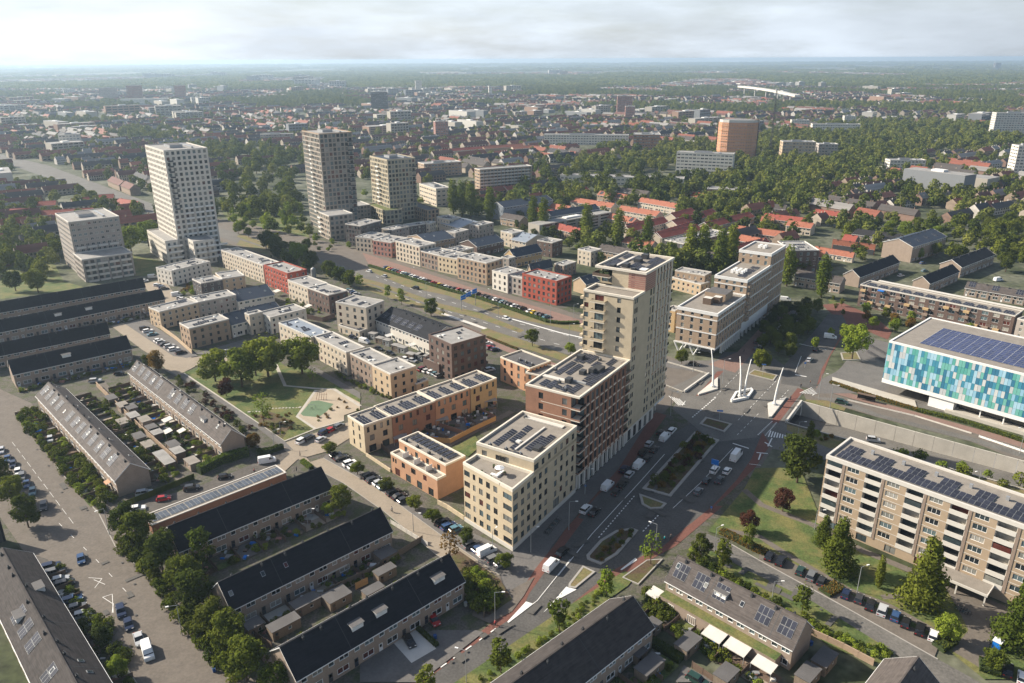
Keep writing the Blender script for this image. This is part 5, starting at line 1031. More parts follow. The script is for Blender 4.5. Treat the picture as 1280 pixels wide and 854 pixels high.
# sheds and lean-tos
def shed(px, w_, d_, h, az, label, m='shed_wood', rf='roof_felt', z=None):
    q = P(px, h); rt = thing('shed', label, 'shed', (q.x, q.y, 0), R(az))
    foot = [(0, 0), (w_, 0), (w_, d_), (0, d_)]
    volume(rt, foot, 0, h, m, {0: [(.3, 1.5, 1, .9, 1.9, [.05], 'door:wood_dark'), (1.7, -.2, 1, .8, .8, [1.0], 'w0')] if w_ > 3 else [(.3, 1.5, 1, .9, 1.9, [.05], 'door:wood_dark')]}, inner=False)
    put('roof', MB().prism(inset(foot, -.15), h, h + .14, rf, bot=True).mesh('roof'), rt)
SH = [(C := 'C1', 660, 500, 6, 3, 'dark felt roofed shed in the garden below the three roof windows'), ('C1', 545, 610, 6.5, 2.8, 'pale topped shed with white fascia by the dormer terrace'), ('C1', 825, 470, 5.5, 4, 'white trimmed flat roofed extension left of the orange fence'), ('C1', 1005, 430, 4.6, 2.4, 'flat shed just right of the orange fence'),
  ('C1', 430, 600, 3.5, 3, 'small dark shed beside the gable of the blue window terrace'), ('C1', 1075, 255, 4.5, 3.6, 'low shed with glass blue roof near the side street'), ('C1', 1060, 335, 5, 2.4, 'overgrown low shed above the orange fence'), ('C3', 615, 700, 5.4, 3, 'black felt roofed shed behind the brown roofed terrace'), ('C3', 445, 600, 3.6, 2.6, 'small black shed with white window between two terraces'),
  ('C3', 420, 820, 6, 3, 'dark roofed shed at the bottom edge beside the hedge'), ('C3', 810, 850, 4.5, 3, 'dark shed with lamps cut by the bottom edge'), ('C4', 320, 780, 5.4, 3, 'black cube shed with yellow side beside the green bank'), ('C3', 380, 730, 3, 3, 'small flat roofed outhouse next to the hedge'), ('C4', 240, 853, 5, 3, 'dark shed cut by the bottom edge left of the two tone house')]
for r_, x, y, w_, d_, lb in SH: shed(g1(r_, x, y), w_, d_, 2.4, 43.6, lb)
n = 0
for k, (x, y) in enumerate([(505, 215), (560, 250), (610, 300), (600, 260), (665, 320), (720, 380), (635, 400), (680, 440), (740, 490), (800, 440), (890, 520), (820, 470), (700, 360), (560, 330), (770, 520)]):
    shed(g1('B2', x, y), 5.0, 3.0, 2.3, -46.2, ['brown', 'grey topped', 'dark', 'mossy', 'pale topped'][k % 5] + ' shed, %s of the back garden sheds counted from the upper left' % ORD[k], ['shed_wood', 'house_brick', 'wood_dark'][k % 3], ['roof_felt', 'roof_gravel', 'roof_pale'][k % 3])
for k, (x, y) in enumerate([(365, 345), (420, 380), (475, 395), (540, 435), (590, 450), (650, 500), (722, 505), (750, 510)]):
    shed(g1('D5', x, y), 3.6, 2.6, 2.5, -31, 'grey garden shed, %s from the left behind the black solar roofed row' % ORD[k], ['galvanised', 'shed_wood'][k % 2], 'roof_pale')
for k, (x, y, w_) in enumerate([(760, 405, 4.5), (440, 545, 4.5), (1135, 260, 4.5)]):
    q = P(g1('Y5', x, y), 2.6); rt = thing('pergola', 'grey ribbed patio roof, %s from the left in the small gardens' % ORD[k], 'pergola', (q.x, q.y, 0), R(15))
    put('roof', MB().box(0, w_, 0, 3.2, 2.5, 2.62, 'galvanised').mesh('roof'), rt)
    for a, c in ((.1, .1), (w_ - .1, .1), (.1, 3.1), (w_ - .1, 3.1)): put('post', MB().box(a - .06, a + .06, c - .06, c + .06, 0, 2.5, 'grey_metal').mesh('post'), rt)
for k, (r_, x, y, w_, d_, lb) in enumerate([('C3', 684, 606, 4.4, 3.4, 'white fabric awning nearest the corner behind the brown terrace'), ('C3', 790, 664, 4.8, 3.0, 'ribbed white glass veranda roof in the middle behind the brown terrace'), ('C3', 924, 748, 4.4, 2.8, 'white slanting awning right of the ribbed veranda'), ('C3', 415, 412, 3, 3, 'cream triangular sun sail by the pergola'), ('C1', 800, 330, 6, 3, 'grey glass veranda below the dark terrace'), ('C1', 895, 260, 3, 1.6, 'pink red awning over a terrace back door'),
    ('B2', 780, 325, 3, 3, 'cream parasol in the back gardens'), ('B2', 785, 380, 3, 2.4, 'white parasol in the back gardens'), ('B2', 855, 378, 2.6, 2.2, 'off white parasol beside the back of the solar terrace'), ('B2', 500, 625, 2.4, 2, 'orange awning by the front of the west solar terrace'), ('D5', 690, 440, 9, 2, 'white awning under the black solar roofed row'), ('D5', 510, 370, 4.5, 2, 'short white awning at the left of the white brick houses'), ('D2', 780, 655, 3, 3, 'white parasol in the walled gardens below the brown town houses'), ('D2', 500, 520, 4, 3, 'white parasol in front of the bright red block')]):
    q = P(g1(r_, x, y), 2.6); c = 'orange_brick' if 'orange' in lb else ('rose_brick' if 'pink' in lb else ('slab_pale' if r_ != 'D5' else 'white_cladding'))
    rt = thing('awning', lb, 'awning', (q.x, q.y, 0), R(-46.3 if r_ != 'C1' and r_ != 'D5' else 43.6))
    b = MB(); b.face([(0, 0, 2.3), (w_, 0, 2.3), (w_, d_, 2.8), (0, d_, 2.8)], c); b.face([(0, 0, 2.26), (0, d_, 2.76), (w_, d_, 2.76), (w_, 0, 2.26)], c); b.box(0, w_, -.03, .03, 2.2, 2.36, c); put('canopy', b.mesh('canopy'), rt)
    for a in (.05, w_ - .05): put('post', MB().box(a - .05, a + .05, 0, .1, 0, 2.3, 'grey_metal').mesh('post'), rt)
# ------------------------------------------------------------------ right hand housing beyond the hall
flt = block('long dark brown gallery flats with orange balcony panels and solar roof behind the tiled hall', 11, g1('E2', 345, 345), -44, 1062, 1300, 'wood_dark', 'block of flats', 'block_of_flats', fl=4, ww=2.6, wh=1.7, mod=4, W=130, D=11, roof='roof_felt', plant=False) if False else None
Fq = P(g1('E2', 345, 345), 11); Rq = P(g1('E2', 1230, 525), 11); a = Rq - Fq; W = a.length; az = math.atan2(a.y, a.x)
rt = thing('block_of_flats', 'long dark brown gallery flats with orange balcony panels and solar roof behind the tiled hall', 'block of flats', (Fq.x, Fq.y, 0), az); D = 11; foot = [(0, 0), (W, 0), (W, D), (0, D)]
volume(rt, foot, 0, 10.7, 'dark_brick', {0: [(.4, -.4, int(W / 4.2), 2.6, 1.6, [.8, 3.5, 6.2, 8.7], 'w')], 3: [(1, -1, 3, 1.4, 1.4, [3.5, 6.2, 8.7], 'w')]}); flat_roof(rt, foot, 11, 'roof_gravel', ('slab_pale', .4), .3)
for i in range(int(W / 4.2)):
    for k, z in enumerate((2.7, 5.4, 8.0)):
        hsh = (i * 37 + k * 17) % 11
        if hsh in (1, 4, 6, 8): put('balcony', boxm := WC.setdefault(('gb', hsh in (1, 4)), MB().box(-1.2, 1.2, -1.3, 0, 0, 1.0, 'ochre_brick' if hsh in (1, 4) else 'taupe_brick').mesh('balcony')), rt, (4.2 * i + 2.1, 0, z))
        if hsh == 9 and i % 2 == 0: put('awning', WC.setdefault('baw', MB().box(-1.4, 1.4, -1.6, 0, 1.9, 2.3, 'blue_sign').mesh('awning')), rt, (4.2 * i + 2.1, 0, z))
for i in range(int(W / 5.4)): pvrow(rt, 2 + i * 5.4, 2.0, 10.6, 4, 1, 1.1, 1.8, 8); pvrow(rt, 2 + i * 5.4, 4.6, 10.6, 3, 1, 1.1, 1.8, 8)
put('gallery_roof', MB().box(4, W + 30, D - .5, D + 1.6, 11.3, 11.6, 'slab_pale').mesh('gallery_roof'), rt)
for lb, r0, r1, e0, zr, ze, rf, dt in [('dark roofed terrace with a pale gable left of the gallery flats', (300, 262), (530, 178), (340, 305), 9, 5.8, 'tile_dark', 1), ('tall house block with a dark solar roof and white floor bands', (565, 85), (760, 28), (635, 135), 13, 9.6, 'slate_blue', 1),
   ('front half of the stepped dark roofed terrace behind the gallery flats', (700, 300), (870, 232), (745, 340), 8.6, 5.6, 'tile_dark', 1), ('rear half of the stepped dark roofed terrace behind the gallery flats', (868, 205), (1060, 135), (905, 255), 9.2, 6, 'tile_dark', 1),
   ('orange tiled bungalow row with a blue base near the grey house', (90, 128), (310, 165), (70, 150), 6, 3.6, 'tile_orange', 1), ('orange tiled house row behind the bungalow row', (190, 88), (430, 120), (180, 110), 6.6, 4, 'tile_orange', 1),
   ('grey brown roofed house beside the slim poplar near the roundabout', (-10, 262), (250, 305), (-15, 300), 8, 5.4, 'tile_grey_brown', 1), ('low dark solar roofed row at the far right behind the gallery flats', (960, 330), (1300, 385), (945, 365), 6.6, 4.2, 'tile_grey_brown', 1), ('low grey terrace with dark roofs behind the orange rows', (330, 28), (580, 62), (325, 62), 7, 5, 'tile_black', 1)]:
    gable(lb, g1('E2', *r0), g1('E2', *r1), g1('E2', *e0), zr, ze, 'house_brick' if rf != 'tile_orange' else 'pale_brick', rf, pv=2 if 'solar' in lb else 0, detail=bool(dt))
townhouse('pale green grey flats end at the right edge next to the dark gallery flats', 11.5, (1266, 392), (1272, 398), (1320, 410), 'grey_brick', 4, 'apartment building', 'apartment_building')
townhouse('dark brown brick flats with white lines right of the white banded block', 13, g1('B1', 85, 160), g1('B1', 150, 205), g1('B1', 250, 180), 'dark_brick', 4, 'apartment building', 'apartment_building', wmod=3.4, big=True)
townhouse('gallery flats with white grid balconies behind the slim poplars', 11.5, g1('E1', 75, 70), g1('E1', 245, 105), g1('E1', 660, 5), 'charcoal_brick', 4, 'block of flats', 'block_of_flats', big=True, st='w', wmod=3.2)
# middle distance: slabs and school

block('beige slab of flats with white balcony strips beyond the ochre tower', 23, (599.5, 212), 27, 585, 665, 'tan_brick', 'block of flats', 'block_of_flats', fl=8, ww=2.4, wh=1.3, st='w', mod=3.6, D=11, balc=[(0, 0, 50, range(1, 8), 'slab_pale', 12)], plant=False)
gable('blue grey four storey flats with slate roof, left one behind the slim trees', g1('E3', 215, 375), g1('E3', 470, 335), g1('E3', 200, 405), 13.5, 10.5, 'roof_blue_grey', 'slate_blue', 'block of flats', 'block_of_flats', rw=(P(g1('E3', 190, 378), 13.5), P(g1('E3', 470, 338), 13.5), P(g1('E3', 222, 410), 10.5)))
gable('blue grey four storey flats with slate roof, right one behind the slim trees', None, None, None, 13, 10.2, 'roof_blue_grey', 'slate_blue', 'block of flats', 'block_of_flats', rw=(P(g1('E3', 475, 432), 13), P(g1('E3', 750, 390), 13), P(g1('E3', 490, 462), 10.2)))
def far(lb, z, f, az, lx, rx, wall, fl, D=None, W=None, name='block_of_flats', cat='block of flats', mod=4.0, ww=2.6, wh=1.4, st='w', plant=True, roof='roof_pale'):
    return block(lb, z, f, az, lx, rx, wall, cat, name, fl=fl, ww=ww, wh=wh, mod=mod, st=st, D=D, W=W, plant=plant, roof=roof)
F, a_, w_, d_ = span(44, (897, 151), -18, 893, 949); rt = thing('office_tower', 'rounded orange brown tower wrapped in scaffold netting', 'tower', (F.x, F.y, 0), a_); k_ = w_ * .28
ft = [(k_, 0), (w_ - k_, 0), (w_ - k_ * .4, 4), (w_, k_), (w_, 26 - k_), (w_ - k_ * .4, 23), (w_ - k_, 26), (k_, 26), (k_ * .4, 23), (0, 26 - k_), (0, k_), (k_ * .4, 4)]; ft = [p for i, p in enumerate(ft) if i not in (5,)]
volume(rt, ft, 0, 42, 'netting', {e: [(.3, -.3, max(1, int(math.dist(ft[e], ft[(e + 1) % len(ft)]) / 3)), 1.1, 1.2, [1.2 + 3.4 * k for k in range(12)], 'w0')] for e in range(len(ft))}); put('crown', MB().prism(inset(ft, .8), 42, 45, 'slab_pale', 'roof_pale').mesh('crown'), rt)
for z in (8, 14, 20, 26, 32, 38): ring(ft, z, z + .3, 'wood_light', .2, .5, 'scaffold_deck', rt)
far('white striped slab of flats in front of the orange scaffolded tower', 24, (846, 190), -22, 842, 917, 'white_brick', 7, D=14, mod=4, ww=3.2)
far('long white school building with pitched glass strips among trees', 8, (700, 219), -14, 696, 855, 'white_brick', 2, D=16, plant=False, name='school_building', cat='school')
far('low dark building right of the long white school', 7, (884, 236), -18, 870, 935, 'red_brown_brick', 2, D=16, plant=False, name='low_building', cat='building')
far('brown office block with grey roof left of the scaffolded tower', 20, (792, 168), -10, 788, 825, 'red_brown_brick', 5, D=30, name='office_building', cat='office building')
far('long blue white office building with green strip beyond the park trees', 14, (680, 168), -8, 676, 790, 'white_brick', 4, D=14, name='office_building', cat='office building')
far('pale beige unfinished block among trees right of the scaffolded tower', 19, (979, 177), -8, 975, 1020, 'sand_brick', 5, D=18, name='apartment_building', cat='apartment building')
far('grey white flats with a plain roof right of the unfinished beige block', 14, (1024, 180), -8, 1020, 1048, 'grey_brick', 4, D=16, name='apartment_building', cat='apartment building')
far('curved white flats with ribbon windows in the right hand trees', 10, (1113, 200), -4, 1108, 1158, 'white_brick', 3, D=14)
far('tall grey slab of flats at the far right edge', 36, (1246, 141), -10, 1238, 1300, 'slab_pale', 11, D=16)
far('coloured striped apartment block at the right edge', 32, (1274, 182), -6, 1269, 1300, 'white_brick', 10, D=14)
far('white long flats on the horizon side right of the light mast', 14, (1016, 155), -6, 1014, 1076, 'white_brick', 4, D=12)
far('small white flats left of the long white flats', 14, (990, 150), -6, 986, 1012, 'white_brick', 4, D=12)
far('white stepped block behind the long white flats', 16, (1056, 145), -6, 1054, 1070, 'white_brick', 5, D=12)
far('black glass office tower in the far town centre', 44, (463, 115), 10, 461, 484, 'charcoal_brick', 10, D=25, name='office_tower', cat='tower', ww=2.6, mod=4)
far('slim white tower in the far town centre', 46, (519, 101), 10, 518, 527, 'white_brick', 12, D=20, name='office_tower', cat='tower')
far('red brick tower block far left in the haze', 46, (157, 107), 20, 155, 176, 'rose_brick', 10, D=25, name='residential_tower')
far('second red brown block far left in the haze', 40, (217, 107), 20, 215, 231, 'rose_brick', 8, D=25, name='residential_tower')
far('grey block left of the red brick far tower', 36, (123, 110), 20, 121, 145, 'grey_brick', 8, D=20, name='residential_tower')
far('white and black striped office with wide top among the left trees', 22, (72, 168.5), 25, 59, 99, 'white_brick', 6, D=20, name='office_building', cat='office building')
far('red and white flats standing in the far red roofed quarter', 26, (544, 152), 20, 540, 560, 'rose_brick', 8, D=12, name='residential_tower')
far('brown apartment tower far centre', 40, (772, 120), -5, 769, 791, 'rose_brick', 11, D=22, name='residential_tower')
far('small red roofed tower right of the far brown tower', 26, (782, 133), -5, 780, 794, 'rose_brick', 8, D=18, name='residential_tower')
far('dark lone tower on the right horizon', 60, (1245, 78.5), -5, 1243, 1252, 'charcoal_brick', 15, D=40, name='office_tower', cat='tower')
far('low dark brown flats behind the ochre tower', 14, (530, 205), 27, 524, 577, 'tan_brick', 4, D=18)
far('cream flat roofed building right of the ochre tower', 15, (545, 236), 30, 524, 564, 'pale_brick', 4, name='office_building', cat='office building')
far('grey flats row left of the brown glazed tower', 12, (325, 168), 12, 320, 366, 'grey_brick', 4, D=12)
far('white round topped storage tower in the far haze', 30, (611, 108), 10, 610, 615, 'white_brick', 6, D=14, name='residential_tower')
far('long white factory hall in the far left haze', 14, (150, 124), 10, 148, 215, 'white_brick', 2, D=30, name='factory_hall', cat='hall', plant=False)
far('white far hall right of the slim white tower', 14, (575, 100), 6, 572, 600, 'white_brick', 2, D=30, name='factory_hall', cat='hall', plant=False)
# ------------------------------------------------------------------ trees and plants
def leafy(name, blobs, n, leaf, m, seed, up_=.35):
    """many small leaf-clump faces spread through lumpy blobs (x, y, z, rx, rz)"""
    r = random.Random(seed); v = []; f = []; wts = [b_[3] ** 2 for b_ in blobs]
    for _ in range(n):
        x0, y0, z0, rx, rz = r.choices(blobs, wts)[0]
        d = Vector((r.gauss(0, 1), r.gauss(0, 1), r.gauss(0, 1))).normalized(); q = (r.random() ** .33) * .92 + .08 if r.random() < .4 else (r.uniform(.86, 1.1) if r.random() < .88 else r.uniform(1.1, 1.45))
        c = Vector((x0 + d.x * rx * q, y0 + d.y * rx * q, z0 + d.z * rz * q))
        nm = (d + Vector((r.gauss(0, .5), r.gauss(0, .5), r.gauss(0, .5) + up_))).normalized(); u = nm.orthogonal().normalized(); a = r.random() * 6.28; w_ = nm.cross(u)
        u, w_ = u * math.cos(a) + w_ * math.sin(a), w_ * math.cos(a) - u * math.sin(a); s = leaf * r.uniform(.6, 1.25); k = len(v)
        v += [tuple(c - u * s * .5), tuple(c + w_ * s * .38), tuple(c + u * s * .5), tuple(c - w_ * s * .38)]; f.append((k, k + 1, k + 2, k + 3))
    me = bpy.data.meshes.new(name); me.from_pydata(v, [], f); me.materials.append(M[m]); me.update(); return me
def blobs_round(seed, h0, h1, R_, n):
    r = random.Random(seed); out = [(0, 0, (h0 + h1) / 2, R_ * .72, (h1 - h0) * .42)]
    for i in range(int(n * 1.6)):
        a = r.random() * 6.28; t = r.uniform(.06, .95); rr = R_ * math.sin(math.pi * (t * .8 + .12)) * r.uniform(.45, .95); s = R_ * r.uniform(.17, .40)
        out.append((math.cos(a) * rr, math.sin(a) * rr, h0 + (h1 - h0) * t, s, s * .85))
    return out
def trunk(h, r0, limbs, seed, spread=2.0):
    r = random.Random(seed); b = MB(); b.tube((0, 0, -.1), (r.uniform(-.1, .1), 0, h), r0, r0 * .6, 'bark', 7, False)
    for i in range(limbs):
        a = 6.28 * i / limbs + r.random(); z = h * r.uniform(.6, 1.0); b.tube((0, 0, z), (math.cos(a) * spread, math.sin(a) * spread, z + spread * r.uniform(.9, 1.5)), r0 * .45, r0 * .12, 'bark', 5, False)
    return b.mesh('trunk')
TP = {}
for k in range(4):
    TP['round%d' % k] = (9.0, leafy('crown', blobs_round(k, 2.2, 9.0, 3.6, 13), 3800, .52, 'leaf', k), trunk(4.2, .22, 5, k))
for k in range(2):
    TP['slim%d' % k] = (8.0, leafy('crown', blobs_round(20 + k, 1.8, 8.0, 2.0, 9), 1100, .5, 'leaf_light', k), trunk(4.2, .12, 4, k, 1.0))
TP['thin'] = (8.0, leafy('crown', blobs_round(31, 1.6, 8.0, 2.3, 12), 420, .48, 'leaf_light', 5), trunk(5.0, .12, 7, 5, 1.5))
def cone(seed, h, R_, n):
    r = random.Random(seed); out = []
    for i in range(n):
        t = i / n; a = r.random() * 6.28; rr = R_ * (1 - t) ** .8 * r.uniform(.25, .62); s = R_ * (.22 + .34 * (1 - t)); out.append((math.cos(a) * rr, math.sin(a) * rr, .9 + (h - 1.4) * t, s, s * .9))
    return out + [(0, 0, h * .35, R_ * .55, h * .3), (0, 0, h * .75, R_ * .25, h * .22)]
TP['conifer'] = (14.0, leafy('crown', cone(3, 14, 4.4, 34), 6000, .55, 'leaf', 3, .1), trunk(10, .3, 0, 3))
TP['poplar'] = (18.0, leafy('crown', [(0.25 * math.sin(i * 2.1), .25 * math.cos(i * 1.7), 2.2 + i * 1.05, 1.05 + .75 * math.sin(math.pi * min(1, (i + 1.5) / 15.5)), 1.3) for i in range(15)], 2600, .6, 'leaf', 9, .1), trunk(6, .25, 3, 9, .8))
for k in range(3): TP['shrub%d' % k] = (1.6, leafy('foliage', blobs_round(40 + k, .1, 1.7, 1.2, 7), 330, .32, 'leaf', k), trunk(.8, .05, 3, k, .4))
for k in range(3): TP['far%d' % k] = (10.0, leafy('crown', blobs_round(60 + k, 1.4, 10.0, 4.4, 9), 420, 1.5, 'leaf_far', k), trunk(3, .3, 0, k))
MV = {}
def variant(kind, m):
    h, me, tr = TP[kind]
    if m and me.materials[0].name != m:
        key = (kind, m)
        if key not in MV: c = me.copy(); c.materials[0] = M[m]; MV[key] = c
        me = MV[key]
    return h, me, tr
def tree(px, h, label, kind='round', m=None, wide=1.0, group=None, world=None, cat='tree', name='tree'):
    if kind in ('round', 'far', 'shrub', 'slim'): kind += str(random.randrange({'round': 4, 'far': 3, 'shrub': 3, 'slim': 2}[kind]))
    h0, me, tr = variant(kind, m); s = h / h0; q = world or P(px)
    rt = thing(name, label, cat, (q[0], q[1], 0), random.uniform(0, 6.28), group); rt.scale = (s * wide, s * wide, s)
    put('crown' if cat != 'shrub' else 'foliage', me, rt); put('trunk', tr, rt); return rt
def inpoly(x, y, poly):
    c = False; n = len(poly)
    for i in range(n):
        a, b_ = poly[i], poly[i - 1]
        if (a[1] > y) != (b_[1] > y) and x < (b_[0] - a[0]) * (y - a[1]) / (b_[1] - a[1]) + a[0]: c = not c
    return c
def scatter(poly_px, n, seed, mind=0):
    w_ = up(poly_px); xs = [p[0] for p in w_]; ys = [p[1] for p in w_]; r = random.Random(seed); out = []; t = 0
    while len(out) < n and t < n * 60:
        t += 1; x, y = r.uniform(min(xs), max(xs)), r.uniform(min(ys), max(ys))
        if inpoly(x, y, w_) and all((x - a) ** 2 + (y - b_) ** 2 > mind ** 2 for a, b_ in out): out.append((x, y))
    return out
def patch(poly, n, h0, h1, label, group, kind='round', ms=(None,), seed=1, mind=4, cat='tree', name='tree', wide=1.0):
    r = random.Random(seed)
    for x, y in scatter(poly, n, seed, mind): tree(None, r.uniform(h0, h1), label, kind, r.choice(ms), wide, group, (x, y), cat, name)
T = [((160,671), 9.5, 'first leafy tree from the top in the row along the west street', 'round', 'leaf_dark'), ((178,684), 10, 'second leafy tree from the top in the row along the west street', 'round', 'leaf'), ((204,716), 11, 'third leafy tree from the top in the row along the west street', 'round', 'leaf_dark'),
 ((232,738), 9, 'fourth leafy tree from the top in the row along the west street', 'round', 'leaf'), ((247,766), 11, 'fifth leafy tree from the top in the row along the west street', 'round', 'leaf_dark'), ((268,796), 9, 'sixth leafy tree from the top in the row along the west street', 'round', 'leaf_dark'),
 ((290,820), 10, 'seventh leafy tree from the top in the row along the west street', 'round', 'leaf'), ((309,852), 10, 'eighth leafy tree from the top in the row along the west street', 'round', 'leaf'), ((345,868), 7, 'tree at the bottom edge under the dormer terrace', 'round', 'leaf'),
 ((254.5,712), 12, 'slender birch before the windows of the terrace beside the garage row', 'slim', 'leaf'), ((428,641), 8, 'bushy green tree at the right end of the terrace beside the garage row', 'round', 'leaf'), ((410,645), 4, 'small pale bush tree beside the bushy green tree at the terrace end', 'round', 'leaf_light'),
 ((269.5,477.4), 12.5, 'leftmost big round tree on the park lawn', 'round', 'leaf_park'), ((303,484), 14, 'second big round tree from the left on the park lawn', 'round', 'leaf_park'), ((335.4,471), 17, 'tallest park tree, before the white house row', 'round', 'leaf_park'), ((378,468), 16, 'rightmost big dark park tree beside the lawn path', 'round', 'leaf_park'),
 ((283,496), 7, 'small purple leaved tree on the park lawn', 'round', 'leaf_red'), ((330,528), 11, 'thin yellow green tree at the front of the park', 'thin', 'leaf_light'), ((320,470), 13, 'round tree half hidden behind the two left park trees', 'round', 'leaf_park'), ((391,478), 6, 'narrow young tree on the lawn right of the park path', 'thin', 'leaf_light'),
 ((198,466), 9, 'yellow tinged round tree at the top end of the solar terrace', 'round', 'leaf_autumn'), ((186,462), 6, 'dark bush tree behind the top end of the solar terrace', 'round', 'leaf_dark'), ((318,560), 5, 'golden bush tree by the gable of the park lane terrace', 'round', 'leaf_autumn'),
 ((563,702), 9, 'sparse brown autumn tree by the side street corner', 'thin', 'leaf_autumn'), ((996,604), 15, 'large dark spreading tree left of the tan block of flats', 'round', 'leaf_dark'), ((1009,570), 12, 'slim dark conifer behind the large spreading tree', 'poplar', 'leaf_dark'),
 ((978,640), 7, 'small dark purple tree on the east lawn', 'round', 'leaf_red'), ((1046,714), 15, 'large conifer left of the lamp before the block of flats', 'conifer', 'leaf'), ((1028,682), 9, 'smaller conifer left of the large one before the block of flats', 'conifer', 'leaf'), ((1097,736), 9, 'narrow small conifer between the two big ones', 'poplar', 'leaf'),
 ((1150,757), 18, 'tallest conifer in front of the flats entrance', 'conifer', 'leaf'), ((1266,806), 16, 'big conifer at the right edge below the flats', 'conifer', 'leaf'), ((1183,802), 6.5, 'bright green small tree by the flats forecourt', 'round', 'leaf_light'), ((1002,767), 8, 'young tree on the verge behind the brown roofed terrace', 'slim', 'leaf'),
 ((935,686), 7.5, 'loose green tree where the lawn path starts', 'slim', 'leaf'), ((876,697), 6, 'dark round tree at the corner of the east street', 'round', 'leaf_dark'), ((903,713), 9, 'grey green tree behind the solar end of the brown terrace', 'slim', 'leaf'), ((813,706), 9, 'thin yellow green tree beside the red cycle lane', 'thin', 'leaf_light'),
 ((758,746), 8, 'light green street tree nearest the zebra triangle', 'slim', 'leaf_light'), ((699,790), 9, 'pale willow like street tree in the middle of the verge row', 'slim', 'leaf'), ((626,842), 9, 'pale street tree lowest in the verge row', 'slim', 'leaf'), ((535,872), 8, 'street tree top at the bottom edge left of the lamp', 'slim', 'leaf'),
 ((1064.7,449.5), 14, 'bright lime green tree in the round bed by the bicycle plaza', 'round', 'leaf_light'), ((951,463), 9, 'sunlit tree at the front tip of the grove by the crossing', 'round', 'leaf'), ((852,455), 6, 'small round tree on the grass above the concrete wall', 'round', 'leaf'), ((962,585), 8, 'purple brown bush tree on the lawn near the avenue', 'round', 'leaf_red') if False else ((935,665), 6, 'brown leaved bush tree on the lawn near the avenue', 'round', 'leaf_red'),
 ((539,395.5), 9, 'dark round tree on the boulevard verge above the solar roof', 'round', 'leaf'), ((485,374), 8, 'light tree left of the pair on the boulevard verge', 'slim', 'leaf_light'), ((502,381), 9, 'light tree right of the pair on the boulevard verge', 'slim', 'leaf_light'), ((449,361), 9, 'yellow green tree fourth from the right on the boulevard verge', 'slim', 'leaf_light'),
 ((438,359), 9, 'dark tree leaning over the boulevard verge beside the yellow green one', 'round', 'leaf'), ((425,353), 9, 'green tree above the dark brown town house end', 'round', 'leaf'), ((412,346), 9, 'green tree above the cream town house end', 'round', 'leaf'), ((372,330), 13, 'bright green large tree behind the red town house block', 'round', 'leaf_light'), ((348,322), 14, 'dark green large tree behind the pink town house row', 'round', 'leaf_dark'),
 ((333,312), 13, 'tall dark tree left of the bright green large tree', 'round', 'leaf_dark'), ((388,336), 11, 'deep green tree right of the bright large tree', 'round', 'leaf_dark'), ((665.5,433), 7.5, 'lone dark green tree between the boulevard lanes', 'round', 'leaf'), ((713,444), 5.5, 'small bright tree at the left foot of the tall tower', 'round', 'leaf_light'), ((553.5,395), 4, 'tiny bare young tree on the boulevard pavement', 'thin', 'leaf'),
 ((165,318), 18, 'yellow green poplar group tree between the two left towers', 'round', 'leaf_light'), ((186,308), 17, 'second yellow green tall tree behind the white tower', 'round', 'leaf_light'), ((48,366), 13, 'large round tree on the lawn left of the ten storey tower', 'round', 'leaf'), ((20,364), 11, 'darker round tree left of the large lawn tree', 'round', 'leaf_dark'), ((66,326), 8, 'small round tree right by the side of the ten storey tower', 'round', 'leaf'),
 ((36,660), 9, 'nearest dark tree at the left edge above the parked cars', 'round', 'leaf_dark'), ((18,632), 9, 'second dark tree at the left edge above the parked cars', 'round', 'leaf'), ((2,610), 9, 'third dark tree at the left edge above the parked cars', 'round', 'leaf_dark'), ((148,848), 5, 'yellow green cone bush tree by the bottom left terrace', 'round', 'leaf_light'), ((127,806), 5, 'dark cone bush tree by the bottom left terrace', 'round', 'leaf_dark'),
 ((1240,838), 5.5, 'dark bush tree beside the blue portable cabin', 'round', 'leaf'), ((1022,500), 3, 'small bright bush on the trench edge', 'round', 'leaf_light') if False else ((1020,548), 3, 'small bright bush on the trench edge', 'round', 'leaf_light')]
for t in T: tree(t[0], t[1], t[2], t[3], t[4], 1.18 if t[4] == 'leaf_park' else 1.0)
for i, (x, y, h) in enumerate([(567,268,22), (578,270,22), (588.7,272,22), (612.8,277,21), (666.4,288,20), (679.5,291,20), (733,303,21), (772.5,311,21), (808.6,315,19), (862,333,20), (877,334,20), (899,340,20), (913,332,20), (983,358,18), (1026,372,18)]):
    tree((x, y), h * 1.25, 'tall slim poplar, %s from the left in the line of poplars' % ORD[i], 'poplar', 'leaf_park', 1.5, 'slim poplars')
for i, (x, y) in enumerate([(447, 594), (484, 614), (519, 637), (541, 654), (583, 680), (631, 711), (412, 568), (590, 662)][:7]):
    tree((x, y), 4.2, 'rounded street bush between the parked cars, %s in order along the side street' % ORD[[1, 2, 3, 4, 5, 6, 0][i]], 'round', ('leaf', 'leaf_dark', 'leaf')[i % 3], 1.25, 'bushes between the parking bays')
SP = []
Zp = lambda *c: G('Z', *c)
LF, LD, LL, LA = 'leaf', 'leaf_dark', 'leaf_light', 'leaf_autumn'
patch(Zp(958,402, 1000,386, 1032,392, 1012,420, 985,452, 945,452), 26, 6, 8, 'dark green tree packed in the grove between the two streets', 'grove between the streets', ms=(LD, LF), seed=3, mind=4)
patch(Zp(272,212, 368,205, 374,262, 345,272, 280,268), 60, 10, 15, 'leafy tree in the wooded park between the white and the brown tower', 'park trees between the towers', 'far', ms=('leaf_far', LF, LD), seed=4, mind=7)
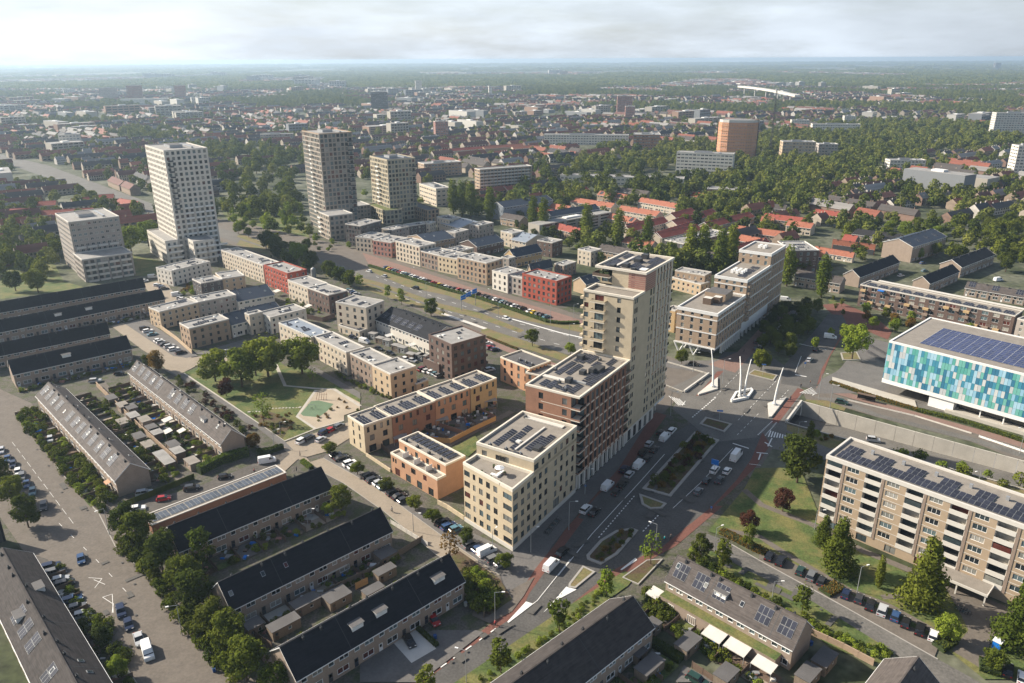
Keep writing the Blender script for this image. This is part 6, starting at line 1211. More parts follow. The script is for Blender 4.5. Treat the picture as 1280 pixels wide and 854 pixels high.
patch(Zp(0,290, 60,285, 72,340, 60,350, 0,352), 22, 8, 12, 'leafy tree left of the ten storey tower', 'trees at the left edge', 'far', ms=('leaf_far', LF), seed=5, mind=7)
SP.append((Zp(590,226, 660,218, 850,232, 845,245, 700,262, 650,250), 95, 10, 16, 'far', ('leaf_far', LF, LD), 6, 4, 'woods'))
patch(Zp(1085,285, 1130,282, 1190,298, 1200,325, 1150,330, 1100,300), 14, 7, 11, 'tree among the dark roofed houses beyond the gallery flats', 'trees beyond the gallery flats', 'round', ms=(LF, LD, LL), seed=7, mind=9)
patch(Zp(1075,392, 1130,400, 1230,425, 1230,435, 1075,410), 12, 5, 8, 'soft green tree in front of the gallery flats balconies', 'trees before the gallery flats', 'round', ms=(LF, LL, LA), seed=8, mind=8)
patch(Zp(1210,285, 1280,270, 1300,340, 1240,345, 1230,310), 16, 8, 13, 'tree in the leafy corner at the right edge', 'trees in the right corner', 'round', ms=(LF, LD), seed=9, mind=7)
patch(Zp(1005,380, 1020,385, 1040,372, 1075,395, 1040,402), 4, 3, 5, 'young tree beside the small roundabout', 'young trees by the roundabout', 'slim', ms=(LF,), seed=10, mind=5)
patch(Zp(1075,580, 1130,578, 1290,618, 1290,606, 1130,568), 9, 2, 4, 'bush in the gravel strip behind the flats roof', 'bushes behind the flats', 'shrub', ms=(LF, LL), seed=11, mind=4, cat='shrub', name='shrub')
SP.append((Zp(845,225, 1000,215, 1280,235, 1280,268, 1180,262, 1080,270, 960,262, 850,262), 210, 8, 13, 'far', ('leaf_far', LF, LD), 12, 4, 'woods'))
patch(Zp(290,285, 330,296, 400,320, 398,328, 330,308, 285,292), 10, 6, 9, 'young roadside tree along the upper boulevard', 'upper boulevard trees', 'round', ms=(LF, LL), seed=13, mind=7)
SP += [(Zp(1030,290, 1130,282, 1290,282, 1290,335, 1220,335, 1150,318, 1080,330, 1040,310), 70, 6, 12, 'far', (LF, 'leaf_far', LD), 41, 5, 'woods'), (Zp(845,318, 985,322, 1010,345, 960,352, 900,345, 850,335), 26, 5, 10, 'far', (LF, LD), 42, 5, 'woods'), (Zp(0,262, 185,262, 185,300, 130,300, 60,340, 0,345), 60, 6, 12, 'far', (LF, 'leaf_far'), 43, 5, 'woods'),
  (Zp(276,262, 372,255, 392,300, 330,290, 290,282), 48, 6, 11, 'far', (LF, LL), 44, 4, 'woods'), (Zp(195,268, 275,262, 270,280, 200,285), 20, 6, 12, 'far', (LF, LD), 45, 4, 'woods'), (Zp(575,232, 700,262, 735,305, 700,312, 640,290, 590,270), 40, 5, 10, 'far', (LF, LD), 46, 5, 'woods'), (Zp(436,245, 470,225, 530,236, 600,240, 600,262, 560,256, 470,285, 430,285), 40, 5, 9, 'far', (LF, LD, LL), 50, 4, 'woods'), (Zp(388,300, 440,300, 436,316, 400,318), 9, 3, 6, 'far', (LF, LL), 51, 4, 'woods'), (Zp(340,318, 420,345, 440,360, 415,350, 345,328), 12, 6, 9, 'far', (LF, LD), 47, 4, 'woods'),
  (Zp(850,262, 1010,268, 1010,300, 850,300), 60, 6, 11, 'far', (LF, 'leaf_far', LD), 48, 5, 'woods'), (Zp(1000,440, 1035,425, 1050,405, 1060,420, 1040,440), 3, 4, 6, 'far', (LL,), 49, 5, 'woods')]
G1 = 'garden shrubs'
SP.append((G('B2', 80,290, 180,280, 260,400, 430,560, 560,720, 480,790, 290,570, 150,400, 70,310), 75, 1.3, 2.8, 'shrub', (LF, LD, LF, LL), 14, 1.2))
SP.append((G('B2', 430,250, 560,240, 700,420, 840,560, 800,640, 720,560, 560,400), 34, 1.3, 2.6, 'shrub', (LF, LD), 15, 1.5))
SP.append((G('B2', 600,150, 660,210, 900,390, 1050,500, 1000,560, 850,470, 680,300, 560,190), 34, 1.2, 2.4, 'shrub', (LF, LD, LL), 16, 1.5))
patch(G('B2', 880,120, 1220,370, 1190,410, 850,150), 26, 1.2, 2.2, 'shrub along the park lane', G1 + ' by the park lane', 'shrub', ms=(LF, LD, 'leaf_red'), seed=17, mind=1.5, cat='shrub', name='shrub')
SP.append((G('B8', 570,130, 700,210, 860,440, 1060,680, 1200,853, 1120,853, 900,600, 760,400, 560,180), 60, 1.3, 3, 'shrub', (LD, LF), 18, 1.2))
patch(G('C1', 760,270, 1000,230, 1110,290, 850,440, 740,400), 22, .8, 1.4, 'low shrub in the green garden before the pink awning', G1 + ' centre', 'shrub', ms=(LF, LL), seed=19, mind=1.2, cat='shrub', name='shrub')
patch(G('C2', 480,310, 600,350, 690,450, 660,520, 560,500, 490,420), 26, 1.5, 3, 'thick bush at the corner below the side street', G1 + ' corner', 'shrub', ms=(LF, LL, LD), seed=20, mind=1.1, cat='shrub', name='shrub')
patch(G('C3', 390,400, 520,430, 560,600, 440,540), 14, 1.2, 2.6, 'garden bush between the two bottom terraces', G1 + ' between terraces', 'shrub', ms=(LF, LD), seed=21, mind=1.3, cat='shrub', name='shrub')
patch(G('C3', 560,600, 720,620, 900,700, 860,800, 640,700), 16, 1, 2, 'bush in the small gardens behind the brown terrace', G1 + ' brown terrace', 'shrub', ms=(LF, LD), seed=22, mind=1.5, cat='shrub', name='shrub')
patch(G('C1', 250,170, 480,110, 700,60, 700,100, 520,170, 330,240), 18, .8, 1.6, 'low front garden bush of the terrace beside the garages', G1 + ' front', 'shrub', ms=(LD, LF), seed=23, mind=1.5, cat='shrub', name='shrub')
patch(G('B8', 375,570, 470,530, 540,600, 545,640, 620,740, 600,800, 540,810, 480,700, 400,620), 16, 1.4, 2.6, 'dark bush beside the bottom left parking bays', G1 + ' bottom left', 'shrub', ms=(LD, LF), seed=24, mind=1.5, cat='shrub', name='shrub')
patch(G('E7', 480,500, 760,500, 790,590, 700,680, 560,600), 26, .7, 1.3, 'flowering shrub in the front bed of the park', G1 + ' park bed', 'shrub', ms=(LA, LF, LL, LA), seed=25, mind=1.2, cat='shrub', name='shrub')
patch(G('E7', 1030,370, 1200,420, 1240,480, 1100,500, 950,560, 930,540, 1090,440), 10, .7, 1.1, 'low dry bush on the playground sand', G1 + ' playground', 'shrub', ms=(LA, LF), seed=26, mind=2, cat='shrub', name='shrub')
SP.append((G('B6', 585,400, 670,435, 455,680, 345,650), 44, 1.0, 2.2, 'shrub', (LD, LF, 'leaf_red', LA), 27, 1.3))
patch(G('C3', 370,120, 200,270, 150,250, 290,125), 14, .9, 1.5, 'low bush in the leaf shaped bed of the avenue', G1 + ' leaf bed', 'shrub', ms=(LD, LA, LF), seed=28, mind=1.4, cat='shrub', name='shrub')
SP.append((G('C3', 640,220, 800,330, 1000,450, 1280,590, 1280,640, 1000,490, 760,340, 620,240), 40, 1.0, 2.0, 'shrub', (LF, LD, LL), 29, 1.4))
patch(G('C4', 250,570, 420,640, 640,710, 600,740, 380,670, 230,600), 26, .9, 1.6, 'leafy shrub on the bank below the east street', G1 + ' lower bank', 'shrub', ms=(LF, LL), seed=30, mind=1.3, cat='shrub', name='shrub')
SP.append((G('C2', 1240,400, 1000,590, 700,780, 620,853, 560,853, 900,630, 1200,380), 34, .7, 1.2, 'shrub', (LL, LF), 31, 1.2))
patch(G('D2', 560,640, 720,600, 960,700, 900,760, 700,720), 14, 1.2, 2.4, 'bush in the walled gardens of the brown town houses', G1 + ' walled', 'shrub', ms=(LF, LL), seed=32, mind=2, cat='shrub', name='shrub')
patch(G('D1', 330,500, 560,480, 520,600, 420,600), 12, 1.2, 2.4, 'yellow green bush behind the grey parking court', G1 + ' court', 'shrub', ms=(LA, LL), seed=33, mind=2, cat='shrub', name='shrub')
patch(G('Y5', 0,40, 420,240, 400,250, 0,70), 22, .8, 1.5, 'little front garden bush of the park town houses', G1 + ' park row', 'shrub', ms=(LF, LL, LD), seed=34, mind=1.3, cat='shrub', name='shrub')
patch(G('Y5', 1000,330, 1210,330, 1180,390, 980,400), 8, .8, 1.6, 'bush in the small fenced gardens', G1 + ' fenced', 'shrub', ms=(LF, LD), seed=35, mind=1.3, cat='shrub', name='shrub')
patch(Zp(1014,540, 1060,552, 1130,573, 1125,580, 1040,556, 1005,548), 12, .8, 1.8, 'dry bush on the strip beside the sunken road', G1 + ' trench', 'shrub', ms=(LA, LF), seed=36, mind=1.6, cat='shrub', name='shrub')
def hedge(px, wd, h, label, m='leaf', world=False, dens=14, name='hedge'):
    w_ = [Vector((*p, 0)) for p in (px if world else up(px))]; o = w_[0]; b = MB(); v = []; f = []; r = random.Random(int(o.x * 10))
    for a, c in zip(w_, w_[1:]):
        d = (c - a); Ln = d.length; d.normalize(); n_ = Vector((-d.y, d.x, 0)) * wd / 2; q = [a - n_ - o, c - n_ - o, c + n_ - o, a + n_ - o]; b.prism([(p.x, p.y) for p in q], 0, h * .9, 'hedge_core')
        for _ in range(int(Ln * (wd + 2 * h) * dens)):
            t = r.random() * Ln; s = r.uniform(-1, 1); z = h * r.uniform(.9, 1.05) if r.random() < .5 else r.uniform(.1, h)
            side = 1 if z > h * .88 else 0; off = n_ * (s if side else (1.05 if s > 0 else -1.05)); p = a + d * t + off - o; p.z = z
            nm = Vector((r.gauss(0, .6), r.gauss(0, .6), r.gauss(0, .6) + .5)).normalized(); u = nm.orthogonal().normalized() * .2; w2 = nm.cross(u).normalized() * .17; k = len(v)
            v += [tuple(p - u), tuple(p + w2), tuple(p + u), tuple(p - w2)]; f.append((k, k + 1, k + 2, k + 3))
    rt = thing(name, label, 'hedge', (o.x, o.y, 0)); put('hedge_core', b.mesh('hedge_core'), rt); me = bpy.data.meshes.new('foliage'); me.from_pydata(v, [], f); me.materials.append(M[m]); put('foliage', me, rt)
hedge(Zp(461,333, 510,348, 560,363.5, 600,374, 684,403, 700,405, 724,404.5), 1.6, 1.3, 'long clipped green hedge between the boulevard parking row and the dry verge', 'leaf_hedge', dens=7)
hedge(G('B2', 965,592, 1080,535, 1205,500), 2.2, 2.6, 'tall light green hedge at the end of the park lane terrace', 'leaf_hedge')
hedge(G('B3', 470,500, 530,492, 597,470), 1.6, 1.8, 'dark clipped hedge at the corner of the park lane', 'leaf_dark')
hedge(G('B2', 540,300, 580,345), 1.2, 1.4, 'short hedge in the back gardens', 'leaf')
hedge(G('B3', 690,535, 735,570), 1.4, 1.2, 'short yellow green hedge near the top of the side street', 'leaf_light')
hedge(G('C4', 310,425, 385,385), 3.0, 1.0, 'square brown green hedge block between parked cars on the east street', 'leaf_autumn')
hedge(G('C4', 860,690, 930,650), 2.6, 1.1, 'square hedge block at the right end of the east parking row', 'leaf_dark')
hedge(G('C4', 1060,770, 1160,800), 3.4, 1.3, 'low hedge block beside the portable cabin', 'leaf_dark')
hedge(G('C3', 780,120, 1000,230), 2.4, 1.0, 'low hedge between the lawn and the first east parking bays', 'leaf_autumn')
hedge(G('B7', 340,150, 560,225, 760,285), 1.6, 1.0, 'dry hedge along the red bus lane below the plaza', 'leaf_autumn')
hedge(G('B7', 760,285, 1000,345, 1290,440), 1.8, 1.0, 'clipped green hedge before the tiled hall', 'leaf')
hedge(G('C3', 440,660, 590,750), 2.0, 1.4, 'green hedge between the back alley and the lower terrace gardens', 'leaf_dark')
hedge(G('C2', 265,580, 375,680), .9, .9, 'garden hedge between the two driveways', 'leaf_dark')
hedge(G('D8', 345,440, 470,490, 620,550), .9, .7, 'low dry hedge beside the red cycle path of the boulevard', 'leaf_autumn')
hedge(G('Y5', -30,95, 0,120), 1, 1, 'tiny hedge by the park lawn', 'leaf') if False else None
# ------------------------------------------------------------------ fences and garden walls
def fence(px, h, label, m, name='fence', board=2.0, th=.08, cat='fence', post=None, world=False):
    w_ = [Vector(p) for p in (px if world else up(px))]; o = w_[0]; rt = thing(name, label, cat, (o.x, o.y, 0)); cnt = 0
    for a, c in zip(w_, w_[1:]):
        d = c - a; Ln = d.length; d.normalize(); n = max(1, round(Ln / board)); az = math.atan2(d.y, d.x); s = Ln / n
        key = ('fe', round(s, 2), h, m, th)
        if key not in WC: WC[key] = MB().box(.04, s - .04, -th / 2, th / 2, .02, h, m).mesh('panel')
        kp = ('fp', h, post or m)
        if kp not in WC: WC[kp] = MB().box(-.08, .08, -.09, .09, 0, h + .1, post or m).mesh('post')
        for i in range(n):
            q = a + d * (s * i) - o; put('panel', WC[key], rt, (q.x, q.y, 0), az); put('post', WC[kp], rt, (q.x, q.y, 0), az)
W1_, W2_ = 'wood_light', 'shed_wood'
fence(G('Y5', 560,590, 700,560, 870,580, 1060,480, 1220,405), 1.9, 'light timber fence curving behind the gardens of the solar roofed row', W1_)
for k, (a, c) in enumerate([((330,600), (440,690)), ((560,600), (560,600)), ((640,480), (860,560)), ((790,455), (985,520)), ((940,360), (1070,455)), ((1080,330), (1220,400)), ((430,560), (330,610))]):
    if a != c: fence(G('Y5', *a, *c), 1.8, 'brown partition fence, %s of the partitions between the small gardens' % ORD[k], 'red_brown_brick' if k % 2 else 'wood_dark')
fence(G('E8', 418,128, 548,215), 1.1, 'cream garden wall with piers before the pale yellow end house', 'cream_brick', 'garden_wall', 1.6, .3, 'wall')
fence(G('E8', 800,385, 850,410, 940,470), 1.3, 'cream garden wall with dark gates left of the cream apartment block', 'cream_brick', 'garden_wall', 2.4, .3, 'wall')
fence(G('B2', 622,748, 945,617), 1.9, 'dark green screen fence along the garage street', 'play_green' if False else 'leaf_dark')
fence(G('B2', 470,168, 690,385, 860,540), 2.0, 'long pale brick garden wall between the two solar terraces', 'tan_brick', 'garden_wall', 3, .25, 'wall')
fence(G('B2', 555,705, 750,620), 1.8, 'dark fence round the yard at the end of the west solar terrace', 'wood_dark')
fence(G('C1', 380,580, 545,690), 1.8, 'dark fence below the gable of the blue window terrace', 'wood_dark'); fence(G('C1', 200,350, 385,585), 1.8, 'dark fence behind the west street trees', 'wood_dark')
fence(G('C1', 800,430, 1030,320, 1220,200, 1275,165), 1.8, 'grey fence between the gardens of the two central terraces', 'shed_wood'); fence(G('C1', 950,400, 1010,370), 1.8, 'short orange timber fence between two flat roofed sheds', W1_)
fence(G('C2', 150,80, 330,190), 1.2, 'light picket fence along the side street gardens', 'slab_pale'); fence(G('C2', 490,430, 605,510, 600,540), 1.5, 'timber fence at the end of the dormer terrace', 'shed_wood')
fence(G('C3', 560,690, 660,600), 1.7, 'dark garden fence behind the brown roofed terrace', 'wood_dark'); fence(G('C3', 640,780, 740,850), 1.7, 'dark fence along the back alley', 'wood_dark')
fence(G('C4', 250,620, 400,690, 550,770), 1.6, 'pale topped garden wall below the east street bank', 'tan_brick', 'garden_wall', 3, .25, 'wall')
fence(G('F1', 340,260, 700,345, 1000,438), .5, 'pale barrier line on top of the sunken road wall', 'slab_pale', 'barrier', 4, .2, 'barrier'); fence(G('F1', 1040,455, 1290,540), .7, 'white slatted railing right of the white barrier', 'white_paint', 'railing', 1.6, .1, 'railing')
fence(G('D2', 800,770, 950,800, 1060,760), 2.2, 'tall brown wall of the gardens below the brown town houses', 'dark_brick', 'garden_wall', 3, .25, 'wall'); fence(G('D3', 130,420, 240,500, 300,545, 430,660), 1.8, 'ochre garden wall beside the parking lane', 'sand_brick', 'garden_wall', 3, .3, 'wall')
# ------------------------------------------------------------------ garden plots along the terraces, patches and covers in the roads
GM = ['pavers_grey', 'pavers', 'lawn', 'soil', 'pavers_light', 'lawn', 'yard', 'stone_chip', 'wood_dark', 'lawn']; rg_ = random.Random(77); CL = {}
def clutter(p, h=.8):
    c = rg_.choice(('white_paint', 'wood_dark', 'shed_wood', 'rose_brick', 'grey_metal', 'hedge_core', 'blue_sign', 'slab_pale')); a = rg_.uniform(.2, .8); CL.setdefault(c, []).append((p.x, p.y, a, rg_.uniform(.2, .7), rg_.uniform(.3, h)))
def plots(key, side, d0, d1, fence_=True):
    o = next(o for o in SC.objects if o.get('label', '').startswith(key)); rf = next(c for c in o.children if c.name.startswith('gutter')); W = max(v[0] for v in rf.bound_box) - .2; D = max(v[1] for v in rf.bound_box) - .4
    mw = Matrix.Translation(o.location) @ Matrix.Rotation(o.rotation_euler.z, 4, 'Z'); n = max(2, round(W / 5.8)); g = {}; ft = thing('garden_fence', 'low timber fences between the plots %s the %s' % ('before' if side == 0 else 'behind', key), 'fence', o.location, o.rotation_euler.z) if fence_ else None
    sy = (lambda d: -d) if side == 0 else (lambda d: D + d); w_ = W / n
    for i in range(n):
        a, b_ = i * w_, (i + 1) * w_; cut = rg_.uniform(.3, .7)
        for (e0, e1) in ((d0, d0 + (d1 - d0) * cut), (d0 + (d1 - d0) * cut, d1)): g.setdefault(rg_.choice(GM), []).append([tuple((mw @ Vector((x, sy(y), 0)))[:2]) for x, y in ((a, e0), (b_, e0), (b_, e1), (a, e1))])
        if ft: put('panel', WC.setdefault(('gf', d0, d1, side), MB().box(-.04, .04, min(sy(d0), sy(d1)), max(sy(d0), sy(d1)), 0, 1.5, 'wood_dark').mesh('panel')), ft, (a, 0, 0))
        for k in range(5): clutter(mw @ Vector((rg_.uniform(a + .4, b_ - .4), sy(rg_.uniform(d0 + .4, d1 - .3)), 0)))
        for k in range(3):
            q = mw @ Vector((rg_.uniform(a + .3, b_ - .3), sy(d1 - rg_.uniform(.2, 1.6)), 0)); m_ = rg_.choice((LF, LD, LL)); s = rg_.uniform(.5, 1.1); SPTS.setdefault(('low_planting', 'shrub%d' % (k % 3), m_), []).append((q.x, q.y, .05, rg_.random() * 6, s, s, s))
    for m_, polys in g.items():
        for k, q in enumerate(polys): ZC[0] += .0002
        sheet('garden_ground', polys, ZC[0] + .002, m_, px=False)
SPTS = {}
for a in (('dark roofed terrace with a tall gable', 0, .3, 6.5), ('dark roofed terrace with three blue', 0, .3, 5.5), ('dark roofed terrace with three blue', 2, .3, 4.0), ('dark roofed terrace with three pale', 2, .3, 5.0), ('terrace with brown roof', 0, 3.0, 8.5), ('long terrace with a row of', 0, .3, 7.5), ('long terrace with a row of', 2, .3, 8.0), ('long terrace with solar panels', 0, .3, 8.0), ('long terrace with solar panels', 2, .3, 3.5), ('dark roofed terrace at the bottom', 0, .3, 7.0),
  ('fourth dark roofed', 0, .3, 6.0), ('second long dark roofed', 0, .3, 6.0), ('long brown and black', 0, .3, 5.0)): plots(*a)
for x, y in scatter(G('Y5', 440,560, 760,400, 1220,270, 1220,390, 1060,460, 870,560, 640,550), 120, 5, .8): clutter(Vector((x, y)), 1.2)
for m_, l_ in CL.items():
    b = MB()
    for x, y, a, c, h in l_: b.box(x - a, x + a, y - c, y + c, .02, h, m_)
    put('garden_clutter', b.mesh('garden_clutter'), kind='stuff')
pt = {'road_patch': [], 'asphalt_dark': []}; mh = MB()
for poly, n in ((Zp(700,700, 800,590, 900,570, 860,640, 760,720), 14), (Zp(20,520, 120,650, 200,760, 130,790, 50,600), 9), (Zp(860,480, 960,470, 980,500, 900,545), 9), (Zp(300,305, 500,365, 700,430, 680,438, 480,372), 20), (Zp(910,700, 1100,800, 1060,790, 900,708), 8), (Zp(560,850, 700,750, 720,730, 560,820), 6)):
    for x, y in scatter(poly, n, n, 2):
        a = rg_.uniform(.4, 1.0); c = rg_.uniform(.3, 2.2); t = rg_.choice((.99, .75, -.8)); u, v = Vector((math.cos(t), math.sin(t))) * c, Vector((-math.sin(t), math.cos(t))) * a; o = Vector((x, y)); pt['road_patch'].append([tuple(o + u + v), tuple(o - u + v), tuple(o - u - v), tuple(o + u - v)])
    for x, y in scatter(poly, n, n + 50, 4): pt['asphalt_dark'].append([(x + .33 * math.cos(k * .785), y + .33 * math.sin(k * .785)) for k in range(8)])
ZC[0] += .002
for m_, q in pt.items(): S('road_patches', q, 0, m_, px=False)
# ------------------------------------------------------------------ vehicles
def prof(b, pts, y0, y1, m, inset_top=0, zt=None):
    n = len(pts); k = len(b.v); mi = b.mid(m)
    for s, y in ((-1, y0), (1, y1)):
        for x, z in pts: yy = y * (1 - (inset_top if zt is not None and z > zt else 0)); b.v.append((x, yy, z))
    b.f.append(tuple(k + i for i in range(n))); b.mi.append(mi); b.f.append(tuple(k + n + i for i in reversed(range(n)))); b.mi.append(mi)
    for i in range(n): j = (i + 1) % n; b.f.append((k + j, k + i, k + n + i, k + n + j)); b.mi.append(mi)
def car_proto(kind):
    Lc, Wc, hood, belt, top, xs = {'hatch': (3.9, 1.72, .82, .88, 1.46, (-1.75, -1.45, .35, 1.05)), 'sedan': (4.5, 1.80, .80, .88, 1.42, (-1.75, -1.05, .35, 1.15)), 'suv': (4.4, 1.84, .98, 1.02, 1.66, (-2.05, -1.75, .5, 1.15)), 'estate': (4.6, 1.80, .84, .90, 1.48, (-2.15, -1.85, .45, 1.2)), 'van': (5.3, 1.95, 1.12, 1.18, 2.15, (-2.62, -2.55, 1.1, 1.85)), 'boxvan': (6.4, 2.1, 1.25, 1.3, 2.75, (-3.15, -3.12, 1.7, 2.3))}[kind]
    h = Lc / 2; b = MB(); prof(b, [(-h, .32), (-h * .97, belt - .12), (xs[0], belt), (xs[3], belt), (h * .92, hood - .06), (h, .55), (h * .98, .24), (-h * .98, .24)], -Wc / 2, Wc / 2, 'paint')
    roofb = [(xs[1], top - .04), (xs[1] + .2, top), (xs[2] - .15, top), (xs[2], top - .04)]
    b2 = MB(); it = .12
    for sgn in (-1, 1): pass
    k = 'car_glass' if 'van' not in kind else 'paint'
    prof(b2, [(xs[0] + .02, belt), (xs[1] + .03, top - .06), (xs[2] - .03, top - .06), (xs[3] - .02, belt)][::-1], -Wc / 2 * .93, Wc / 2 * .93, k, .13, belt + .1)
    if 'van' in kind: prof(b2, [(xs[2] - .55, belt + .06), (xs[2] - .45, top - .3), (xs[2] + .0, top - .28), (xs[3] - .02, belt + .05)][::-1], -Wc / 2 * .945, Wc / 2 * .945, 'car_glass', .08, belt + .1)
    b.box(xs[1] + .02, xs[2] - .02, -Wc / 2 * .80, Wc / 2 * .80, top - .065, top + .0, 'paint')
    if kind in ('van', 'boxvan'): pass
    if 'van' not in kind:
        for x in ((xs[1] + xs[2]) / 2,):   # pillars
            for s in (-1, 1): b.box(x - .05, x + .05, s * Wc / 2 * .86 - .03, s * Wc / 2 * .86 + .03, belt, top - .03, 'paint')
    w_ = MB(); w_.tube((0, -.1, 0), (0, .1, 0), .31, .31, 'rubber', 10); w_.tube((0, -.1, 0), (0, -.115, 0), .19, .17, 'galvanised', 8); w_.tube((0, .1, 0), (0, .115, 0), .19, .17, 'galvanised', 8)
    hl = MB().box(h * .93, h + .02, -.18, .18, .56, .70, 'lamp_glass').mesh('headlight'); tl = MB().box(-h - .02, -h * .96, -.16, .16, .62, .80, 'tail_light').mesh('tail_light')
    return dict(body=b.mesh('body'), win=b2.mesh('windows'), wheel=w_.mesh('wheel'), hl=hl, tl=tl, L=Lc, W=Wc)
CP = {k: car_proto(k) for k in ('hatch', 'sedan', 'suv', 'estate', 'van', 'boxvan')}
PC = dict(black=(.015, .015, .017), dark=(.035, .037, .042), grey=(.14, .145, .15), silver=(.42, .43, .44), white=(.74, .74, .73), blue=(.03, .07, .16), navy=(.015, .025, .06), red=(.36, .02, .02), maroon=(.14, .015, .02), teal=(.10, .20, .24), green=(.02, .05, .04), yellow=(.6, .4, .02), orange=(.5, .13, .02))
NM = dict(dark='dark grey', teal='pale blue')
farcar = {}
def car(px, az, kind, col, label, group=None, detail=True, z=.1):
    p = P(px, z) if not isinstance(px, Vector) else px; c = CP[kind]; col_ = PC[col]
    if not detail:
        if kind not in farcar:
            me = c['body'].copy(); import bmesh
            bm = bmesh.new(); bm.from_mesh(c['body']); nb = len(c['body'].materials); fs = len(bm.faces)
            bm.from_mesh(c['win']); bm.faces.ensure_lookup_table()
            for f in list(bm.faces)[fs:]: f.material_index += nb
            me2 = bpy.data.meshes.new('parked_car'); bm.to_mesh(me2); bm.free()
            for m_ in list(c['body'].materials) + list(c['win'].materials): me2.materials.append(m_)
            farcar[kind] = me2
        return thing('parked_car' if 'van' not in kind else 'parked_van', label, 'car' if 'van' not in kind else 'van', (p.x, p.y, z), R(az), group, farcar[kind], col_)
    rt = thing('parked_car' if 'van' not in kind else 'parked_van', label, 'car' if 'van' not in kind else 'van', (p.x, p.y, z), R(az), group)
    put('body', c['body'], rt, col=col_); put('windows', c['win'], rt, col=col_)
    for x in (-.31, .31):
        for y in (-1, 1): put('wheel', c['wheel'], rt, (x * c['L'], y * (c['W'] / 2 - .1), .31))
    for y in (-.6, .6): put('headlight', c['hl'], rt, (0, y * c['W'] / 1.8, 0 if 'van' not in kind else .15)); put('tail_light', c['tl'], rt, (0, y * c['W'] / 1.8, 0))
    return rt
def cars(rg, az, where, lst, group=None, detail=True, z=.1):
    cnt = {}; 
    for i, (x, y, kind, col) in enumerate(lst):
        key = (col, kind); cnt[key] = cnt.get(key, 0) + 1; tot = sum(1 for q in lst if (q[3], q[2]) == key)
        kn = {'hatch': 'hatchback', 'sedan': 'saloon car', 'suv': 'tall car', 'estate': 'estate car', 'van': 'van', 'boxvan': 'big van'}[kind]; cn = NM.get(col, col)
        lb = ('%s %s %s' % (cn, kn, where)) if tot == 1 else ('%s %s, %s from the left %s' % (cn, kn, ORD[cnt[key] - 1], where))
        car(g1(rg, x, y), az, kind, col, lb, group, detail, z)
cars('E8', 38, 'in the side street bays', [(255,130,'hatch','black'), (283,146,'sedan','black'), (330,176,'suv','white'), (352,192,'hatch','silver'), (432,243,'suv','black'), (458,262,'estate','dark'), (487,280,'hatch','silver'), (512,298,'hatch','teal'), (565,332,'suv','black'), (593,352,'sedan','black'), (620,372,'hatch','dark'), (828,492,'suv','black'), (858,512,'estate','blue'), (896,526,'hatch','teal'), (975,610,'suv','grey'), (1020,632,'hatch','blue'), (1060,648,'van','white'), (1100,685,'estate','grey'), (1140,708,'hatch','silver')], 'cars in the side street bays')
cars('E7', 60, 'beside the playground', [(840,700,'suv','white'), (888,680,'suv','dark'), (975,690,'hatch','silver'), (998,640,'suv','navy'), (1048,620,'hatch','red'), (1103,598,'suv','grey')], 'cars beside the park')
cars('B3', 22, 'on the street by the garages', [(520,535,'van','white')]); cars('B3', 20, 'parked by the light green hedge', [(315,612,'hatch','black')]); cars('B3', 20, 'next to the screen fence', [(155,668,'suv','dark')])
cars('B2', 20, 'at the end of the west solar terrace', [(665,768,'estate','white'), (795,718,'hatch','red')]); cars('B2', 20, 'in the dark car port', [(700,690,'estate','silver')]); cars('B2', 15, 'in front of the northwest rows', [(463,145,'estate','silver'), (580,110,'hatch','black'), (362,130,'hatch','dark')])
cars('B2', -60, 'in a front garden off the west street', [(245,430,'hatch','silver')])
cars('B8', -57, 'in the kerb line of the west street', [(588,515,'suv','navy'), (625,578,'hatch','navy'), (675,648,'sedan','silver'), (718,712,'van','white')]); cars('B8', -58, 'driving on the west street', [(395,262,'hatch','blue')])
cars('B8', 28, 'in the bays of the west street', [(248,298,'suv','navy'), (265,322,'estate','grey'), (295,360,'hatch','silver'), (315,382,'suv','dark'), (350,458,'estate','blue'), (375,495,'hatch','grey'), (402,530,'hatch','silver')], 'cars in the west street bays')
cars('B2', -62, 'under the left edge trees', [(8,486,'hatch','silver'), (38,525,'sedan','blue'), (65,552,'hatch','navy'), (88,590,'hatch','white'), (108,612,'estate','grey'), (130,648,'sedan','blue'), (160,685,'hatch','teal'), (215,757,'suv','dark')], 'cars under the left edge trees')
cars('B5', 57, 'on the left side of the avenue', [(500,812,'van','white'), (553,748,'suv','black'), (668,538,'suv','white'), (710,552,'sedan','black'), (773,426,'van','white'), (815,455,'hatch','dark'), (845,418,'suv','black'), (880,368,'hatch','silver'), (855,345,'suv','navy'), (925,322,'van','white'), (945,262,'suv','black'), (965,292,'hatch','dark'), (1000,248,'sedan','black'), (975,220,'hatch','silver'), (1030,165,'hatch','black'), (1050,190,'van','white'), (1085,155,'estate','white')], 'cars along the left side of the avenue')
cars('B6', 56, 'waiting on the right side of the avenue', [(775,515,'boxvan','white'), (672,580,'suv','white'), (732,584,'hatch','white'), (632,632,'hatch','black'), (695,628,'sedan','dark'), (592,684,'hatch','grey')], 'cars waiting at the crossing')
cars('C4', 55, 'in the east parking row', [(45,248,'hatch','black'), (100,270,'suv','black'), (195,318,'hatch','green'), (248,342,'suv','grey'), (297,368,'hatch','dark'), (415,430,'hatch','navy'), (480,453,'hatch','dark'), (535,483,'sedan','black'), (592,510,'suv','silver'), (655,538,'hatch','blue'), (705,570,'hatch','black'), (775,603,'suv','black'), (838,633,'hatch','white'), (1200,800,'sedan','black'), (1270,838,'hatch','white')], 'cars in the east parking row')
